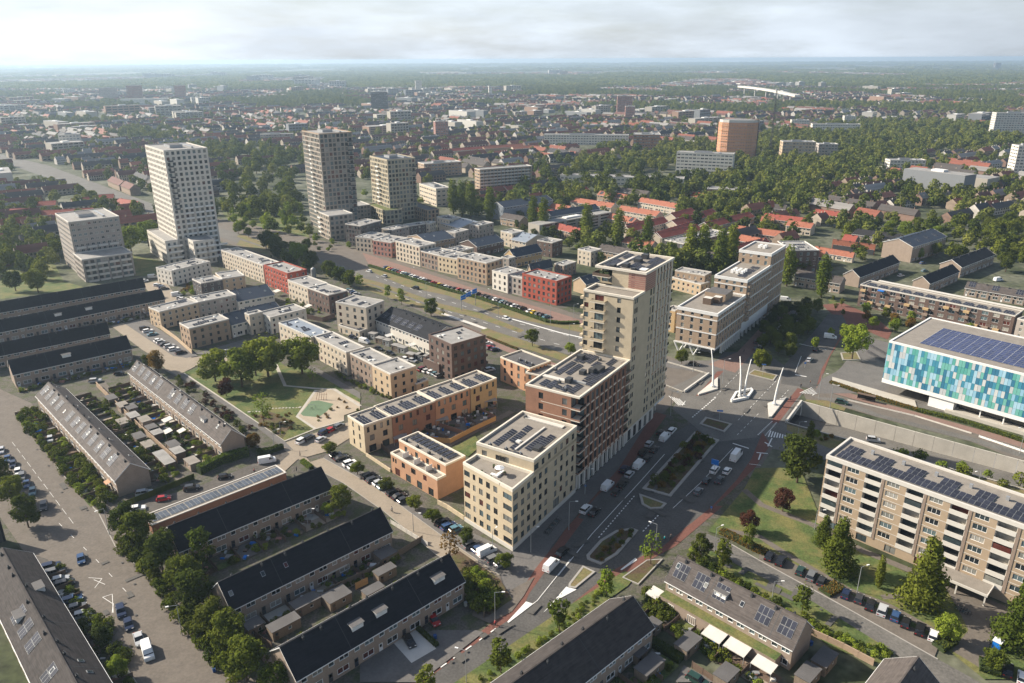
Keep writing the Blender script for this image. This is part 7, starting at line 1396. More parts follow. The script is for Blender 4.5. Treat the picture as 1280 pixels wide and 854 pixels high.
cars('C2', -60, 'on the driveway below the dormer terrace', [(240,660,'hatch','black'), (358,556,'hatch','red')]); cars('C3', -42, 'at the bottom edge in the back alley', [(665,848,'estate','green')])
cars('D6', 140, 'driving up the boulevard', [(295,642,'hatch','white'), (430,685,'hatch','silver'), (707,790,'suv','black')]); cars('D8', -40, 'driving on the boulevard near the hedge', [(518,278,'hatch','white')])
r = random.Random(9); cl_ = ['black', 'dark', 'silver', 'white', 'grey', 'blue', 'navy', 'red', 'teal', 'black', 'silver', 'dark', 'white', 'yellow']
ln = up(Zp(482,335.5, 560,360.5, 600,369, 686,398)); pts = []
for a, c in zip(ln, ln[1:]):
    a, c = Vector(a), Vector(c); d = c - a; n = int(d.length / 2.75)
    for i in range(n): pts.append((a + d * ((i + .5) / n), math.degrees(math.atan2(d.y, d.x))))
for i, (p, az) in enumerate(pts):
    if r.random() < .08: continue
    c = r.choice(cl_); k = r.choice(['hatch', 'hatch', 'suv', 'sedan', 'estate']); car(Vector((p.x, p.y, .1)), az + 82, k, c, '%s car, number %d counted from the left in the boulevard parking row' % (NM.get(c, c), i + 1) if False else '%s car in the long parking row behind the boulevard hedge' % NM.get(c, c), 'cars in the long boulevard parking row', False)
cars('Y3', 54, 'in the shade beside the grove', [(820,418,'hatch','dark'), (825,478,'suv','dark'), (870,440,'estate','white'), (895,352,'hatch','grey'), (905,398,'hatch','silver'), (955,360,'sedan','grey'), (1030,292,'van','white'), (1060,245,'hatch','silver'), (1085,205,'suv','black')], 'cars in the shaded street')
cars('D3', 42, 'in the north parking lane', [(5,440,'suv','dark'), (35,462,'estate','white'), (75,492,'sedan','teal'), (130,548,'hatch','white'), (152,562,'hatch','silver'), (185,580,'sedan','black'), (228,597,'estate','silver'), (265,624,'estate','white'), (328,655,'suv','dark')], 'cars in the north parking lane')
cars('D3', 20, 'on the cross street above the park', [(695,660,'hatch','silver'), (760,650,'suv','grey'), (812,632,'suv','black'), (920,602,'hatch','white')])
cars('D1', 30, 'in the grey court of the north quarter', [(10,445,'hatch','white'), (95,405,'van','silver'), (140,490,'hatch','white'), (170,495,'hatch','silver'), (195,515,'hatch','blue'), (220,530,'suv','dark'), (350,595,'van','white'), (385,630,'hatch','silver'), (415,640,'hatch','white'), (455,655,'hatch','red')], 'cars in the grey court')
cars('D5', -32, 'in the court behind the black solar roof', [(250,382,'hatch','navy'), (340,418,'van','white'), (445,470,'sedan','dark'), (535,505,'hatch','dark'), (655,552,'hatch','white'), (705,562,'hatch','silver')], 'cars in the inner court')
cars('D5', 45, 'next to the dark brown wing', [(780,628,'suv','maroon'), (812,640,'hatch','silver'), (850,648,'hatch','white'), (882,662,'hatch','teal'), (905,676,'hatch','grey')]); cars('D8', 30, 'right of the dark brown corner block', [(355,508,'suv','white'), (372,540,'hatch','red'), (418,556,'hatch','navy'), (370,738,'suv','silver')])
cars('B7', -32, 'on the service road above the wall', [(395,250,'suv','green')]); cars('B7', -20, 'on the sunken road', [(548,432,'suv','silver')], z=-4.6); cars('F3', -30, 'parked above the concrete wall', [(50,170,'estate','dark')])
cars('B1', 56, 'on the east road', [(237,742,'hatch','silver'), (270,692,'hatch','black')]); cars('B1', -20, 'crossing the east road end', [(340,632,'van','white')]); cars('E1', -25, 'at the back end of the white banded block', [(1150,612,'van','white')])
cars('D2', 30, 'beside the boulevard above the brown end house', [(1185,525,'hatch','teal'), (1205,535,'hatch','silver'), (1225,548,'hatch','blue'), (1250,560,'hatch','silver')]); cars('E2', 20, 'between the dark roofed rows', [(710,272,'hatch','teal'), (575,300,'hatch','white'), (700,228,'hatch','blue'), (1130,325,'van','white')])
# ------------------------------------------------------------------ masts, lamps, signs
def island(px, h, label_unused, m='slab_pale'):
    poly = up(px); ar = sum(poly[i][0] * poly[(i + 1) % len(poly)][1] - poly[(i + 1) % len(poly)][0] * poly[i][1] for i in range(len(poly)))
    if ar < 0: poly = poly[::-1]
    put('traffic_island', MB().prism(poly, 0, h, 'slab_pale').mesh('traffic_island'), kind='structure')
island(G('F3', 236,275, 236,366, 84,412, 78,404), .6, ''); island(G('F3', 634,482, 644,590, 664,590, 786,432), .6, '')
b = MB(); poly = up(G('F3', 335,462, 375,395, 505,362, 520,385, 480,440, 350,468)); ar = sum(poly[i][0] * poly[(i + 1) % 6][1] - poly[(i + 1) % 6][0] * poly[i][1] for i in range(6)); poly = poly[::-1] if ar < 0 else poly; ring(poly, 0, .9, 'white_cladding', .8, 0, 'traffic_island').__setitem__('kind', 'structure')
for i, (bs, tp, lb) in enumerate([((195,352), (185,40), 'white curved light mast on the left triangular island'), ((410,432), (415,100), 'straight white mast on the middle island'), ((444,432), (505,122), 'white mast leaning right on the middle island'), ((686,495), (760,188), 'white curved mast on the right triangular island')]):
    p0 = P(g1('F3', *bs)); t = P(g1('F3', *tp), 13.6); d = t - p0; rt = thing('mast', lb, 'mast', (p0.x, p0.y, 0)); b = MB(); pr = Vector((0, 0, .3)); n = 9
    for k in range(1, n + 1):
        s = k / n; c = Vector((d.x * s ** 2.2, d.y * s ** 2.2, 13.6 * s)); b.tube(pr, c, .48 * (1 - .72 * (k - 1) / n), .48 * (1 - .72 * k / n), 'white_paint', 8, k == n); pr = c
    put('shaft', b.mesh('shaft', True), rt); put('foot', MB().prism([(math.cos(a * .785) * .8, math.sin(a * .785) * .8) for a in range(8)], .85, 1.1, 'white_cladding').mesh('foot'), rt)
lamp_me = {}
def lamp(px, h, az, label, group=None, arm=1.6, m='galvanised'):
    q = P(px); rt = thing('street_lamp', label, 'street lamp', (q.x, q.y, 0), R(az), group); k = (h, arm, m)
    if k not in lamp_me: lamp_me[k] = (MB().tube((0, 0, 0), (0, 0, h), .10, .06, m, 6).mesh('pole'), MB().tube((0, 0, h), (arm, 0, h + .15), .05, .04, m, 5).mesh('arm'), MB().box(arm - .1, arm + .6, -.14, .14, h + .08, h + .22, 'white_paint').mesh('lamp_head'))
    a, c, d = lamp_me[k]; put('pole', a, rt); put('arm', c, rt); put('lamp_head', d, rt)
for i, (p, h, az, w_) in enumerate([((228,795),8,200,'on the pavement of the west street'), ((137,669),8,230,'at the top of the west street row of trees'), ((619,781.5),8.6,0,'on the corner by the red cycle lane'), ((583,854),8,160,'at the bottom edge beside the avenue'), ((711,663),8.6,0,'nearest the cream block on the avenue'), ((663.5,691),7,20,'at the front corner of the cream block'), ((731,618),8,0,'before the colonnade of the red-brown block'), ((838,520),9,0,'by the forecourt of the tall tower'), ((819,690),8,150,'beside the thin tree on the avenue'), ((893,690),7,30,'at the start of the east street'), ((1018,663),6,0,'left of the large conifer'), ((1071,741),7,20,'between the parked cars and the lawn'), ((965,750),5,0,'on the bank behind the brown terrace'), ((1219,620),8,200,'beside the sunken road, middle one'), ((1274,568),9,180,'at the right edge above the concrete wall'), ((1023,500),10,0,'on the strip over the underpass mouth'), ((995,560),9,0,'rising in front of the underpass mouth'), ((1037,512),9,0,'on the service road before the plaza'), ((866,465),8,0,'at the left above the concrete wall'), ((615,384),9,150,'near the blue sign gantry'), ((688,405),11,0,'at the hedge end near the red corner block'), ((623,400),9,0,'in the middle of the boulevard'), ((711.5,430),9,0,'on the boulevard left of the tall tower'), ((717,398),7,0,'on the street corner behind the hedge'), ((532,398),8,0,'behind the black solar roof'), ((580,386),8,0,'left of the gantry posts'), ((343,560),6,30,'at the top of the side street'), ((517,665),5.5,0,'on the pale side street between parked cars'), ((385,657),5,0,'in the paved yard between two dark terraces'), ((278,455),6,0,'on the cross street above the park'), ((177,402),6,0,'beside the ochre end house'), ((351,545),5,0,'by the park corner'), ((616,690),6,60,'before the parked white van'), ((903,480),10,0,'behind the islands of the crossing'), ((533,372),8,0,'beside the dark pickup on the boulevard'), ((514,352),8,0,'among the boulevard parking row')]):
    lamp(p, h, az, 'grey street lamp ' + w_)
def sign(px, h, w_, hh, label, az, m='blue_sign', name='road_sign', posts=1):
    q = P(px); rt = thing(name, label, 'sign', (q.x, q.y, 0), R(az))
    for k in range(posts): x = -w_ / 2 + w_ * (k + .5) / posts; put('post', MB().tube((x, .06, 0), (x, .06, h + hh), .07, .06, 'galvanised', 6).mesh('post'), rt)
    put('board', MB().box(-w_ / 2, w_ / 2, -.05, .0, h, h + hh, m).mesh('board'), rt); put('border', MB().box(-w_ / 2 + .08, w_ / 2 - .08, -.06, -.055, h + .08, h + .12, 'white_paint').box(-w_ / 2 + .08, w_ / 2 - .08, -.06, -.055, h + hh - .12, h + hh - .08, 'white_paint').mesh('border'), rt)
q0, q1 = P((577,388)), P((594.5,381.5)); d = q1 - q0; rt = thing('sign_gantry', 'blue direction boards on a grey gantry over the boulevard', 'sign', (q0.x, q0.y, 0), math.atan2(d.y, d.x)); Ln = d.length
for x in (0, Ln): put('post', MB().tube((x, 0, 0), (x, 0, 8), .18, .14, 'galvanised', 6).mesh('post'), rt)
put('beam', MB().box(-.5, Ln + 3, -.12, .12, 6.2, 6.5, 'galvanised').mesh('beam'), rt)
for x, w_, z in ((1.2, 3.6, 5.2), (Ln * .5, 3.6, 5.8), (Ln * .92, 3.4, 6.4)): put('board', MB().box(x - w_ / 2, x + w_ / 2, -.3, -.15, z, z + 2.2, 'blue_sign').mesh('board'), rt); put('board_border', MB().box(x - w_ / 2 + .1, x + w_ / 2 - .1, -.32, -.305, z + 1.0, z + 1.08, 'white_paint').mesh('board_border'), rt)
sign(g1('B6', 668, 600), 3.6, 2.2, 1.8, 'blue road sign on a tall post beside the waiting white cars', -33); sign(g1('F3', 248, 612), 3.4, 2.0, .6, 'small blue arm sign at the top of the avenue bed', -10); sign(g1('B5', 665, 450), 2.0, .5, .6, 'small blue sign on the pavement before the colonnade', -20)
sign(g1('F3', 930, 190), 1.6, .7, .8, 'small blue round topped sign on the east road', -10); sign(g1('B6', 655, 770), .8, .5, .6, 'tiny blue sign on the right side cycle lane', -20); sign(g1('Y3', 878, 710), 4.4, 1.6, .5, 'pale blue street sign in the small island bed', -10); sign(g1('D5', 1185, 30 + 90), 1.5, .5, .5, 'yellow box sign on the boulevard pavement', 0, 'ochre_brick') if False else None
q = P(g1('F1', 435, 262)); rt = thing('bus_shelter', 'glass bus shelter with bench on the red bus lane', 'bus shelter', (q.x, q.y, 0), R(-35)); put('roof', MB().box(-3, 3, -.8, .8, 2.4, 2.52, 'wood_dark').mesh('roof'), rt); put('glass_wall', MB().box(-3, 3, .7, .75, .3, 2.3, 'car_glass').mesh('glass_wall'), rt); put('bench', MB().box(-2, 2, .2, .6, .45, .52, 'wood_dark').mesh('bench'), rt)
for x in (-2.9, 2.9): put('post', MB().box(x - .06, x + .06, .6, .75, 0, 2.4, 'dark_metal').mesh('post'), rt)
q = P(g1('C4', 1145, 690)); rt = thing('portable_cabin', 'blue portable cabin with white roof beside the flats forecourt', 'cabin', (q.x, q.y, 0), R(40)); put('body', MB().box(-.75, .75, -.75, .75, 0, 2.2, 'blue_sign').mesh('body'), rt); put('roof', MB().prism([(-.85, -.85), (.85, -.85), (.85, .85), (-.85, .85)], 2.2, 2.45, 'white_paint').box(-.5, .5, -.5, .5, 2.45, 2.6, 'white_paint').mesh('roof'), rt); put('door', MB().box(-.4, .4, -.79, -.76, .1, 2.0, 'roof_blue_grey').mesh('door'), rt)
def bin_(px, label, col=(.02, .08, .25)):
    q = P(px); rt = thing('wheelie_bin', label, 'bin', (q.x, q.y, 0), .5); put('body', MB().prism([(-.28, -.32), (.28, -.32), (.28, .32), (-.28, .32)], .1, 1.0, 'anycol').mesh('body'), rt, col=col); put('lid', MB().box(-.32, .32, -.36, .36, 1.0, 1.08, 'anycol').mesh('lid'), rt, col=tuple(c * .8 for c in col))
bin_((268,840), 'blue bin standing alone on the west street pavement'); bin_(g1('C2', 365, 640), 'blue and orange bin by the driveway hedge'); bin_(g1('C3', 1215, 670), 'blue bin beside the gable of the brown terrace'); bin_(g1('C3', 600, 700), 'dark bin behind the black felt shed', (.03, .03, .03)); bin_(g1('C2', 512, 480), 'pale grey bin at the end of the dormer terrace', (.4, .4, .38))
for k, (x, y) in enumerate([(808, 470), (870, 425)]): q = P(g1('D2', x - 0, y - 20)); thing('silo', 'silver cylindrical tank, %s of the pair behind the red town house block' % ('left' if k == 0 else 'right'), 'tank', (q.x, q.y, 0), me=MB().tube((0, 0, 0), (0, 0, 5), 1.4, 1.4, 'galvanised', 12).tube((0, 0, 5), (0, 0, 5.8), 1.4, .5, 'galvanised', 12).mesh('silo'))
# bicycles and people
def bicycle_mesh():
    b = MB()
    for x in (-.52, .52):
        for k in range(12): a0, a1 = k * .5236, (k + 1) * .5236; b.tube((x + .34 * math.cos(a0), 0, .36 + .34 * math.sin(a0)), (x + .34 * math.cos(a1), 0, .36 + .34 * math.sin(a1)), .02, .02, 'rubber', 4, False)
    for p, q in (((-.52, 0, .36), (-.15, 0, .85)), ((-.15, 0, .85), (.4, 0, .85)), ((.4, 0, .9), (.52, 0, .36)), ((-.05, 0, .35), (.4, 0, .8)), ((-.05, 0, .35), (-.18, 0, .95)), ((-.52, 0, .36), (-.05, 0, .35))): b.tube(p, q, .025, .025, 'anycol', 5, False)
    b.box(-.32, -.06, -.08, .08, .95, 1.0, 'rubber'); b.tube((.36, -.28, 1.0), (.36, .28, 1.0), .02, .02, 'rubber', 4); return b.mesh('bicycle')
bike = bicycle_mesh(); r = random.Random(4)
for i in range(22):
    k = i % 11; base = g1('B5', 475 + k * 6, 655 - k * 7) if i < 11 else g1('C4', 950 + k * 6, 500 + k * 3 - (k % 2) * 12); q = P(base)
    thing('bicycle', 'parked bicycle in the stands beside the cream block' if i < 11 else 'parked bicycle in the rack before the flats entrance', 'bicycle', (q.x, q.y, .1), R(-33 + r.uniform(-12, 12)), 'bicycles by the cream block' if i < 11 else 'bicycles by the flats', bike, [(.05, .05, .06), (.3, .3, .3), (.05, .15, .2)][i % 3])
for i in range(30):
    k = i % 15; q = P(g1('B1', 515 + k * 7 + (i // 15) * 6, 660 + (i // 15) * 40 + k * 4)); thing('bicycle', 'parked bicycle on the plaza beside the tiled hall', 'bicycle', (q.x, q.y, .1), R(20 + r.uniform(-10, 10)), 'bicycles on the plaza', bike, (.1, .1, .12))
def body_mesh(pose):
    P_ = {'stand': [(0, 0, .95), (0, 0, 1.2), (0, 0, 1.45), (0, 0, 1.58), (.02, 0, 1.72), (0, .1, .9), (.05, .11, .5), (0, .12, .06), (0, -.1, .9), (-.08, -.11, .5), (-.14, -.12, .08), (0, .2, 1.42), (-.04, .25, 1.15), (.08, .24, .92), (0, -.2, 1.42), (.05, -.25, 1.15), (.14, -.22, .93)],
          'ride': [(-.2, 0, 1.05), (-.1, 0, 1.28), (.05, 0, 1.5), (.1, 0, 1.6), (.15, 0, 1.74), (-.15, .1, 1.0), (.2, .12, .85), (.02, .12, .42), (-.15, -.1, 1.0), (.15, -.12, .68), (-.02, -.12, .28), (.05, .19, 1.45), (.15, .24, 1.22), (.36, .2, 1.05), (.05, -.19, 1.45), (.15, -.24, 1.22), (.36, -.2, 1.05)]}[pose]
    E_ = [(0, 1), (1, 2), (2, 3), (3, 4), (0, 5), (5, 6), (6, 7), (0, 8), (8, 9), (9, 10), (2, 11), (11, 12), (12, 13), (2, 14), (14, 15), (15, 16)]; rad = [.15, .14, .16, .06, .115, .10, .075, .055, .10, .075, .055, .07, .05, .04, .07, .05, .04]
    me = bpy.data.meshes.new('p'); me.from_pydata(P_, E_, []); o = bpy.data.objects.new('p', me); COL.objects.link(o); sm = o.modifiers.new('s', 'SKIN'); ss = o.modifiers.new('u', 'SUBSURF'); ss.levels = 1
    for i, v_ in enumerate(me.skin_vertices[0].data): v_.radius = (rad[i], rad[i]); v_.use_root = i == 0
    dg = bpy.context.evaluated_depsgraph_get(); m2 = bpy.data.meshes.new_from_object(o.evaluated_get(dg)); bpy.data.objects.remove(o); m2.materials.clear(); m2.materials.append(M['cloth']); m2.materials.append(M['skin']); m2.materials.append(M['slate_blue'])
    for p in m2.polygons: c = p.center; p.material_index = 1 if c.z > 1.56 else (2 if c.z < .98 else 0); p.use_smooth = True
    m2.name = 'body'; return m2
BM = {k: body_mesh(k) for k in ('stand', 'ride')}
hair = MB().tube((0, 0, 1.70), (0, 0, 1.84), .115, .07, 'bark', 8).mesh('hair')
def person(px, label, col, az, ride=False, z=.1):
    q = P(px, z); rt = thing('person', label, 'person', (q.x, q.y, z), R(az)); put('body', BM['ride' if ride else 'stand'], rt, col=col); put('hair', hair, rt, (.13 if ride else .01, 0, .02 if ride else 0))
    if ride: thing('bicycle', 'bicycle ridden by the ' + label.split('person ')[-1], 'bicycle', (q.x, q.y, z), R(az), me=bike, col=(.06, .06, .07))
person(g1('E8', 556, 430), 'person in a pale jacket cycling down the side street', (.5, .45, .4), 130, True); person(g1('C3', 505, 168), 'person in a turquoise top cycling on the red lane', (.02, .35, .35), 40, True); person(g1('C3', 535, 160), 'person in black cycling beside the turquoise rider', (.03, .03, .03), 40, True)
person(g1('F3', 898, 350), 'person in a dark coat crossing on the red path', (.04, .04, .05), 60); person(g1('F3', 815, 450), 'person with dark clothes on the red path beside the right mast', (.05, .04, .04), 60, True); person(g1('F3', 972, 325), 'person in brown waiting at the far cycle crossing', (.12, .07, .05), 10)
person(g1('B3', 663, 580), 'person in a black coat walking at the street junction', (.03, .03, .04), 0); person(g1('B3', 680, 505), 'person in grey walking by the park corner', (.15, .15, .17), 0); person(g1('B3', 458, 590), 'person in dark red riding a scooter past the garages', (.2, .03, .04), 20, True)
person(g1('Y3', 710, 505), 'person in dark clothes under the white banded block', (.08, .06, .05), 0); person(g1('C2', 655, 580), 'person in red cycling at the corner lamp', (.3, .05, .05), 50, True)
# playground
q = P(g1('E7', 980, 400)); rt = thing('climbing_frame', 'red timber climbing frame at the top of the playground', 'climbing frame', (q.x, q.y, 0))
for i in range(5): put('pole', MB().tube((i * .9 - 2, 0, 0), (i * .8 - 1.4, .6, 2.6), .09, .07, 'rose_brick', 6).mesh('pole'), rt)
put('net', MB().tube((-2, .3, 1.8), (2, .4, 2.2), .04, .04, 'rose_brick', 5).mesh('net'), rt)
q = P(g1('E7', 910, 465)); rt = thing('swing_set', 'small pale play set on the green play surface', 'play set', (q.x, q.y, 0)); put('frame', MB().tube((-1.5, 0, 0), (-1.2, 0, 1.9), .06, .06, 'galvanised').tube((1.5, 0, 0), (1.2, 0, 1.9), .06, .06, 'galvanised').tube((-1.2, 0, 1.9), (1.2, 0, 1.9), .06, .06, 'galvanised').mesh('frame'), rt); put('seat', MB().box(-.4, .4, -.15, .15, .5, .56, 'rubber').mesh('seat'), rt)
for i in range(16):
    q = P(g1('E7', 465 + i * 24, 488 - (i > 4) * 20 - i * .8)); s = random.Random(i).uniform(.5, .9)
    thing('stepping_stone', 'pale stepping stone in the line across the park lawn', 'stone', (q.x, q.y, 0), i * .7, 'stepping stones on the lawn', WC.setdefault('stone', MB().prism([(.7, 0), (.3, .5), (-.5, .45), (-.75, -.1), (-.3, -.5), (.4, -.45)], 0, .35, 'stone_chip').mesh('stepping_stone')), sc=(s, s, s))
# ------------------------------------------------------------------ the far town, woods and haze
def instancer(name, pts, proto):
    """points (x, y, z, rot, sx, sy, sz) -> copies of one mesh, one object"""
    me = bpy.data.meshes.new(name); me.from_pydata([p[:3] for p in pts], [], [])
    a = me.attributes.new('rot', 'FLOAT_VECTOR', 'POINT'); a.data.foreach_set('vector', [c for p in pts for c in (0.0, 0.0, p[3])])
    a = me.attributes.new('scl', 'FLOAT_VECTOR', 'POINT'); a.data.foreach_set('vector', [c for p in pts for c in p[4:7]])
    po = bpy.data.objects.new('proto', proto); ng = bpy.data.node_groups.new(name, 'GeometryNodeTree')
    ng.interface.new_socket('Geometry', in_out='INPUT', socket_type='NodeSocketGeometry'); ng.interface.new_socket('Geometry', in_out='OUTPUT', socket_type='NodeSocketGeometry')
    gi, go = ng.nodes.new('NodeGroupInput'), ng.nodes.new('NodeGroupOutput'); ip = ng.nodes.new('GeometryNodeInstanceOnPoints'); oi = ng.nodes.new('GeometryNodeObjectInfo'); oi.inputs['Object'].default_value = po; oi.inputs['As Instance'].default_value = True
    nr = ng.nodes.new('GeometryNodeInputNamedAttribute'); nr.data_type = 'FLOAT_VECTOR'; nr.inputs['Name'].default_value = 'rot'; ns = ng.nodes.new('GeometryNodeInputNamedAttribute'); ns.data_type = 'FLOAT_VECTOR'; ns.inputs['Name'].default_value = 'scl'
    l = ng.links.new; l(gi.outputs[0], ip.inputs['Points']); l(oi.outputs['Geometry'], ip.inputs['Instance']); l(nr.outputs[0], ip.inputs['Rotation']); l(ns.outputs[0], ip.inputs['Scale']); l(ip.outputs[0], go.inputs[0])
    o = put(name, me, kind='stuff'); md = o.modifiers.new('instances', 'NODES'); md.node_group = ng; return o
def stuff_patch(poly, n, h0, h1, kind, ms, seed, mind, name='low_planting'):
    r = random.Random(seed)
    for x, y in scatter(poly, n, seed, mind):
        h = r.uniform(h0, h1); k = kind + str(r.randrange(3)); m = r.choice(ms); h0_ = TP[k][0]; s = h / h0_; SPTS.setdefault((name, k, m), []).append((x, y, .05, r.uniform(0, 6.28), s, s, s))
for q_ in SP: stuff_patch(q_[0], q_[1], q_[2], q_[3], q_[4], q_[5], q_[6], q_[7], q_[8] if len(q_) > 8 else 'low_planting')
LIM = [(-200, 352), (62, 345), (90, 305), (180, 305), (195, 285), (275, 272), (276, 214), (372, 204), (385, 225), (455, 225), (530, 235), (590, 222), (600, 262), (640, 262), (690, 300), (735, 330), (840, 345), (880, 345), (985, 330), (1010, 300), (1050, 284), (1300, 280)]
def lim(x):
    for (a, b_), (c, d) in zip(LIM, LIM[1:]):
        if a <= x <= c: return b_ + (d - b_) * (x - a) / (c - a)
    return 260
def free(x, y, marg=0):
    px, py = Q(x, y, 0)
    if py > lim(px) - marg: return False
    for o in BLD:
        if (x - o[0]) ** 2 + (y - o[1]) ** 2 < o[2] ** 2: return False
    return not inpoly(px, py, ROADPX)
ROADPX = G('Z', 270,284, 260,295, -20,199, -20,186, 60,203, 200,255, 290,270)
BLD = []
for o in SC.objects:
    if o.parent is None and o.get('category') in ('tower', 'block of flats', 'office building', 'apartment building', 'hall', 'school', 'building', 'podium'):
        rr_ = max((max(abs(c[0]) for c in ch.bound_box) for ch in o.children[:1] if ch.type == 'MESH'), default=20)
        m4 = o.matrix_basis; c_ = m4 @ Vector((rr_ / 2, 7, 0)); BLD.append((c_.x, c_.y, rr_ * .5 + 10))
        if rr_ > 60: 
            for t in (.15, .85): c_ = m4 @ Vector((rr_ * t, 7, 0)); BLD.append((c_.x, c_.y, 25))
# hand placed red roofed rows in the middle distance
RR = [('E3', (920, 505), (1140, 462), 'tile_red'), ('E3', (1090, 553), (1290, 492), 'tile_red'), ('E3', (1180, 442), (1300, 412), 'tile_red'), ('E3', (770, 428), (985, 472), 'tile_orange'), ('E3', (900, 398), (1120, 432), 'tile_orange'), ('E3', (1015, 352), (1230, 388), 'tile_orange'),
  ('E3', (780, 314), (950, 338), 'tile_orange'), ('E3', (630, 352), (860, 386), 'tile_orange'), ('E3', (500, 385), (610, 402), 'tile_orange'), ('E3', (480, 330), (700, 292), 'tile_red'), ('E3', (925, 575), (1090, 602), 'tile_orange'), ('A8', (540, 60), (740, 5), 'tile_red'), ('A8', (700, 70), (920, 20), 'tile_red'), ('A8', (470, 120), (665, 80), 'tile_red'),
  ('A8', (320, 90), (500, 45), 'tile_red'), ('A8', (855, 85), (1090, 115), 'tile_orange'), ('A8', (880, 130), (990, 150), 'tile_orange'), ('A8', (1110, 60), (1230, 75), 'tile_orange'), ('A8', (980, 40), (1040, 45), 'tile_orange'), ('A8', (1225, 200), (1290, 210), 'tile_orange'),
  ('A2', (890, 492), (1180, 470), 'tile_red'), ('A2', (1100, 478), (1300, 462), 'tile_orange'), ('A3', (0, 478), (130, 470), 'tile_orange'), ('A1', (175, 790), (450, 775), 'tile_red'), ('A1', (180, 745), (270, 740), 'tile_red'), ('A1', (345, 730), (430, 722), 'tile_red'), ('A1', (480, 712), (550, 708), 'tile_red'), ('A1', (580, 730), (670, 745), 'tile_red'), ('A1', (50, 780), (150, 778), 'tile_red')]
WD = ['leftmost', 'middle', 'rightmost']
for i, (rg, p0, p1, rf) in enumerate(RR):
    a, c = P(g1(rg, *p0), 8), P(g1(rg, *p1), 8); d = (c - a).normalized(); n_ = Vector((d.y, -d.x, 0))
    nx = 'terraces behind the boulevard quarter' if rg in ('E3', 'A8') else ('terraces near the beige slab' if rg in ('A2', 'A3') else 'roofs behind the left towers')
    gable('%s tiled terrace, %s in the list from far to near among the %s' % ('x', 'y', 'z') if False else '%s roofed terrace in the %s' % ('orange' if rf == 'tile_orange' else 'dark red', nx), None, None, None, 8, 5.2, 'pale_brick' if i % 3 else 'tan_brick', rf, rw=(a, c, a + n_ * 4.6), detail=(rg in ('E3', 'A8')), group='%s roofed %s' % ('orange' if rf == 'tile_orange' else 'dark red', nx), pv=3 if i % 3 == 0 and rg == 'E3' else 0)
    BLD.append(((a.x + c.x) / 2, (a.y + c.y) / 2, (c - a).length * .45 + 4))
RB = list(BLD)
for i, (rg, p0, p1, rf) in enumerate(RR[:20]):
    a, c = P(g1(rg, *p0), 8), P(g1(rg, *p1), 8); d = (c - a).normalized(); n_ = Vector((d.y, -d.x, 0))
    for s_ in (-27, 27, -54, 54):
        m_ = (a + c) / 2 + n_ * s_; px, py = Q(m_.x, m_.y, 0)
        if py > lim(px) + (45 if 740 < px < 1010 else 30) or py > 330 or any((m_.x - o[0]) ** 2 + (m_.y - o[1]) ** 2 < (o[2] + 6) ** 2 for o in RB): continue
        a2, c2 = a + n_ * s_, c + n_ * s_; gable('%s terrace filling in behind the boulevard quarter' % ('red tiled' if i % 2 else 'brown tiled'), None, None, None, 8, 5.2, 'tan_brick', 'tile_red' if i % 2 else 'tile_grey_brown', rw=(a2, c2, a2 + n_ * 4.6), group='%s terraces filling in behind the boulevard quarter' % ('red' if i % 2 else 'brown')); RB.append((m_.x, m_.y, (c - a).length * .4 + 4)); BLD.append(RB[-1])
b = MB(); b.prism([(-.5, -4.3), (.5, -4.3), (.5, 4.3), (-.5, 4.3)], 0, 5.2, 'far_wall', top=False)
b.face([(-.5, -4.8, 5.0), (.5, -4.8, 5.0), (.5, 0, 8.6), (-.5, 0, 8.6)], 'far_roof'); b.face([(.5, 4.8, 5.0), (-.5, 4.8, 5.0), (-.5, 0, 8.6), (.5, 0, 8.6)], 'far_roof')
for x in (-.5, .5): b.face([(x, -4.3, 5.2), (x, 4.3, 5.2), (x, 0, 8.5)], 'far_wall')
for k in range(8):
    for z in (.9, 3.4): b.face([(-.46 + k * .12, -4.34, z), (-.39 + k * .12, -4.34, z), (-.39 + k * .12, -4.34, z + 1.3), (-.46 + k * .12, -4.34, z + 1.3)], 'glass_dark')
for k in range(3): b.box(-.4 + k * .37, -.385 + k * .37, -.3, .3, 8.2, 9.6, 'far_wall')
ROW = b.mesh('row_of_houses')
b = MB(); b.box(-.5, .5, -.5, .5, 0, 1, 'far_slab', 'roof_pale')
for k in range(6):
    for j in range(4): b.face([(-.46 + k * .16, -.505, .08 + j * .24), (-.34 + k * .16, -.505, .08 + j * .24), (-.34 + k * .16, -.505, .2 + j * .24), (-.46 + k * .16, -.505, .2 + j * .24)], 'glass_dark')
b.box(-.1, .1, -.2, .2, 1, 1.1, 'white_cladding'); SLAB = b.mesh('far_block')
r = random.Random(21); rows, slabs, ftr, mtr = [], [], [[], [], []], []
clump = [leafy('wood_clump', [(r.uniform(-22, 22), r.uniform(-22, 22), r.uniform(3, 6), r.uniform(6, 10), r.uniform(4, 7)) for _ in range(12)], 330, 5.5, 'leaf_far', 70 + k) for k in range(3)]
cl_pts = [[], [], []]
def noise2(x, y, s, sd=0): 
    from mathutils import noise
    return noise.noise(Vector((x / s, y / s, sd)))
y = 380.0
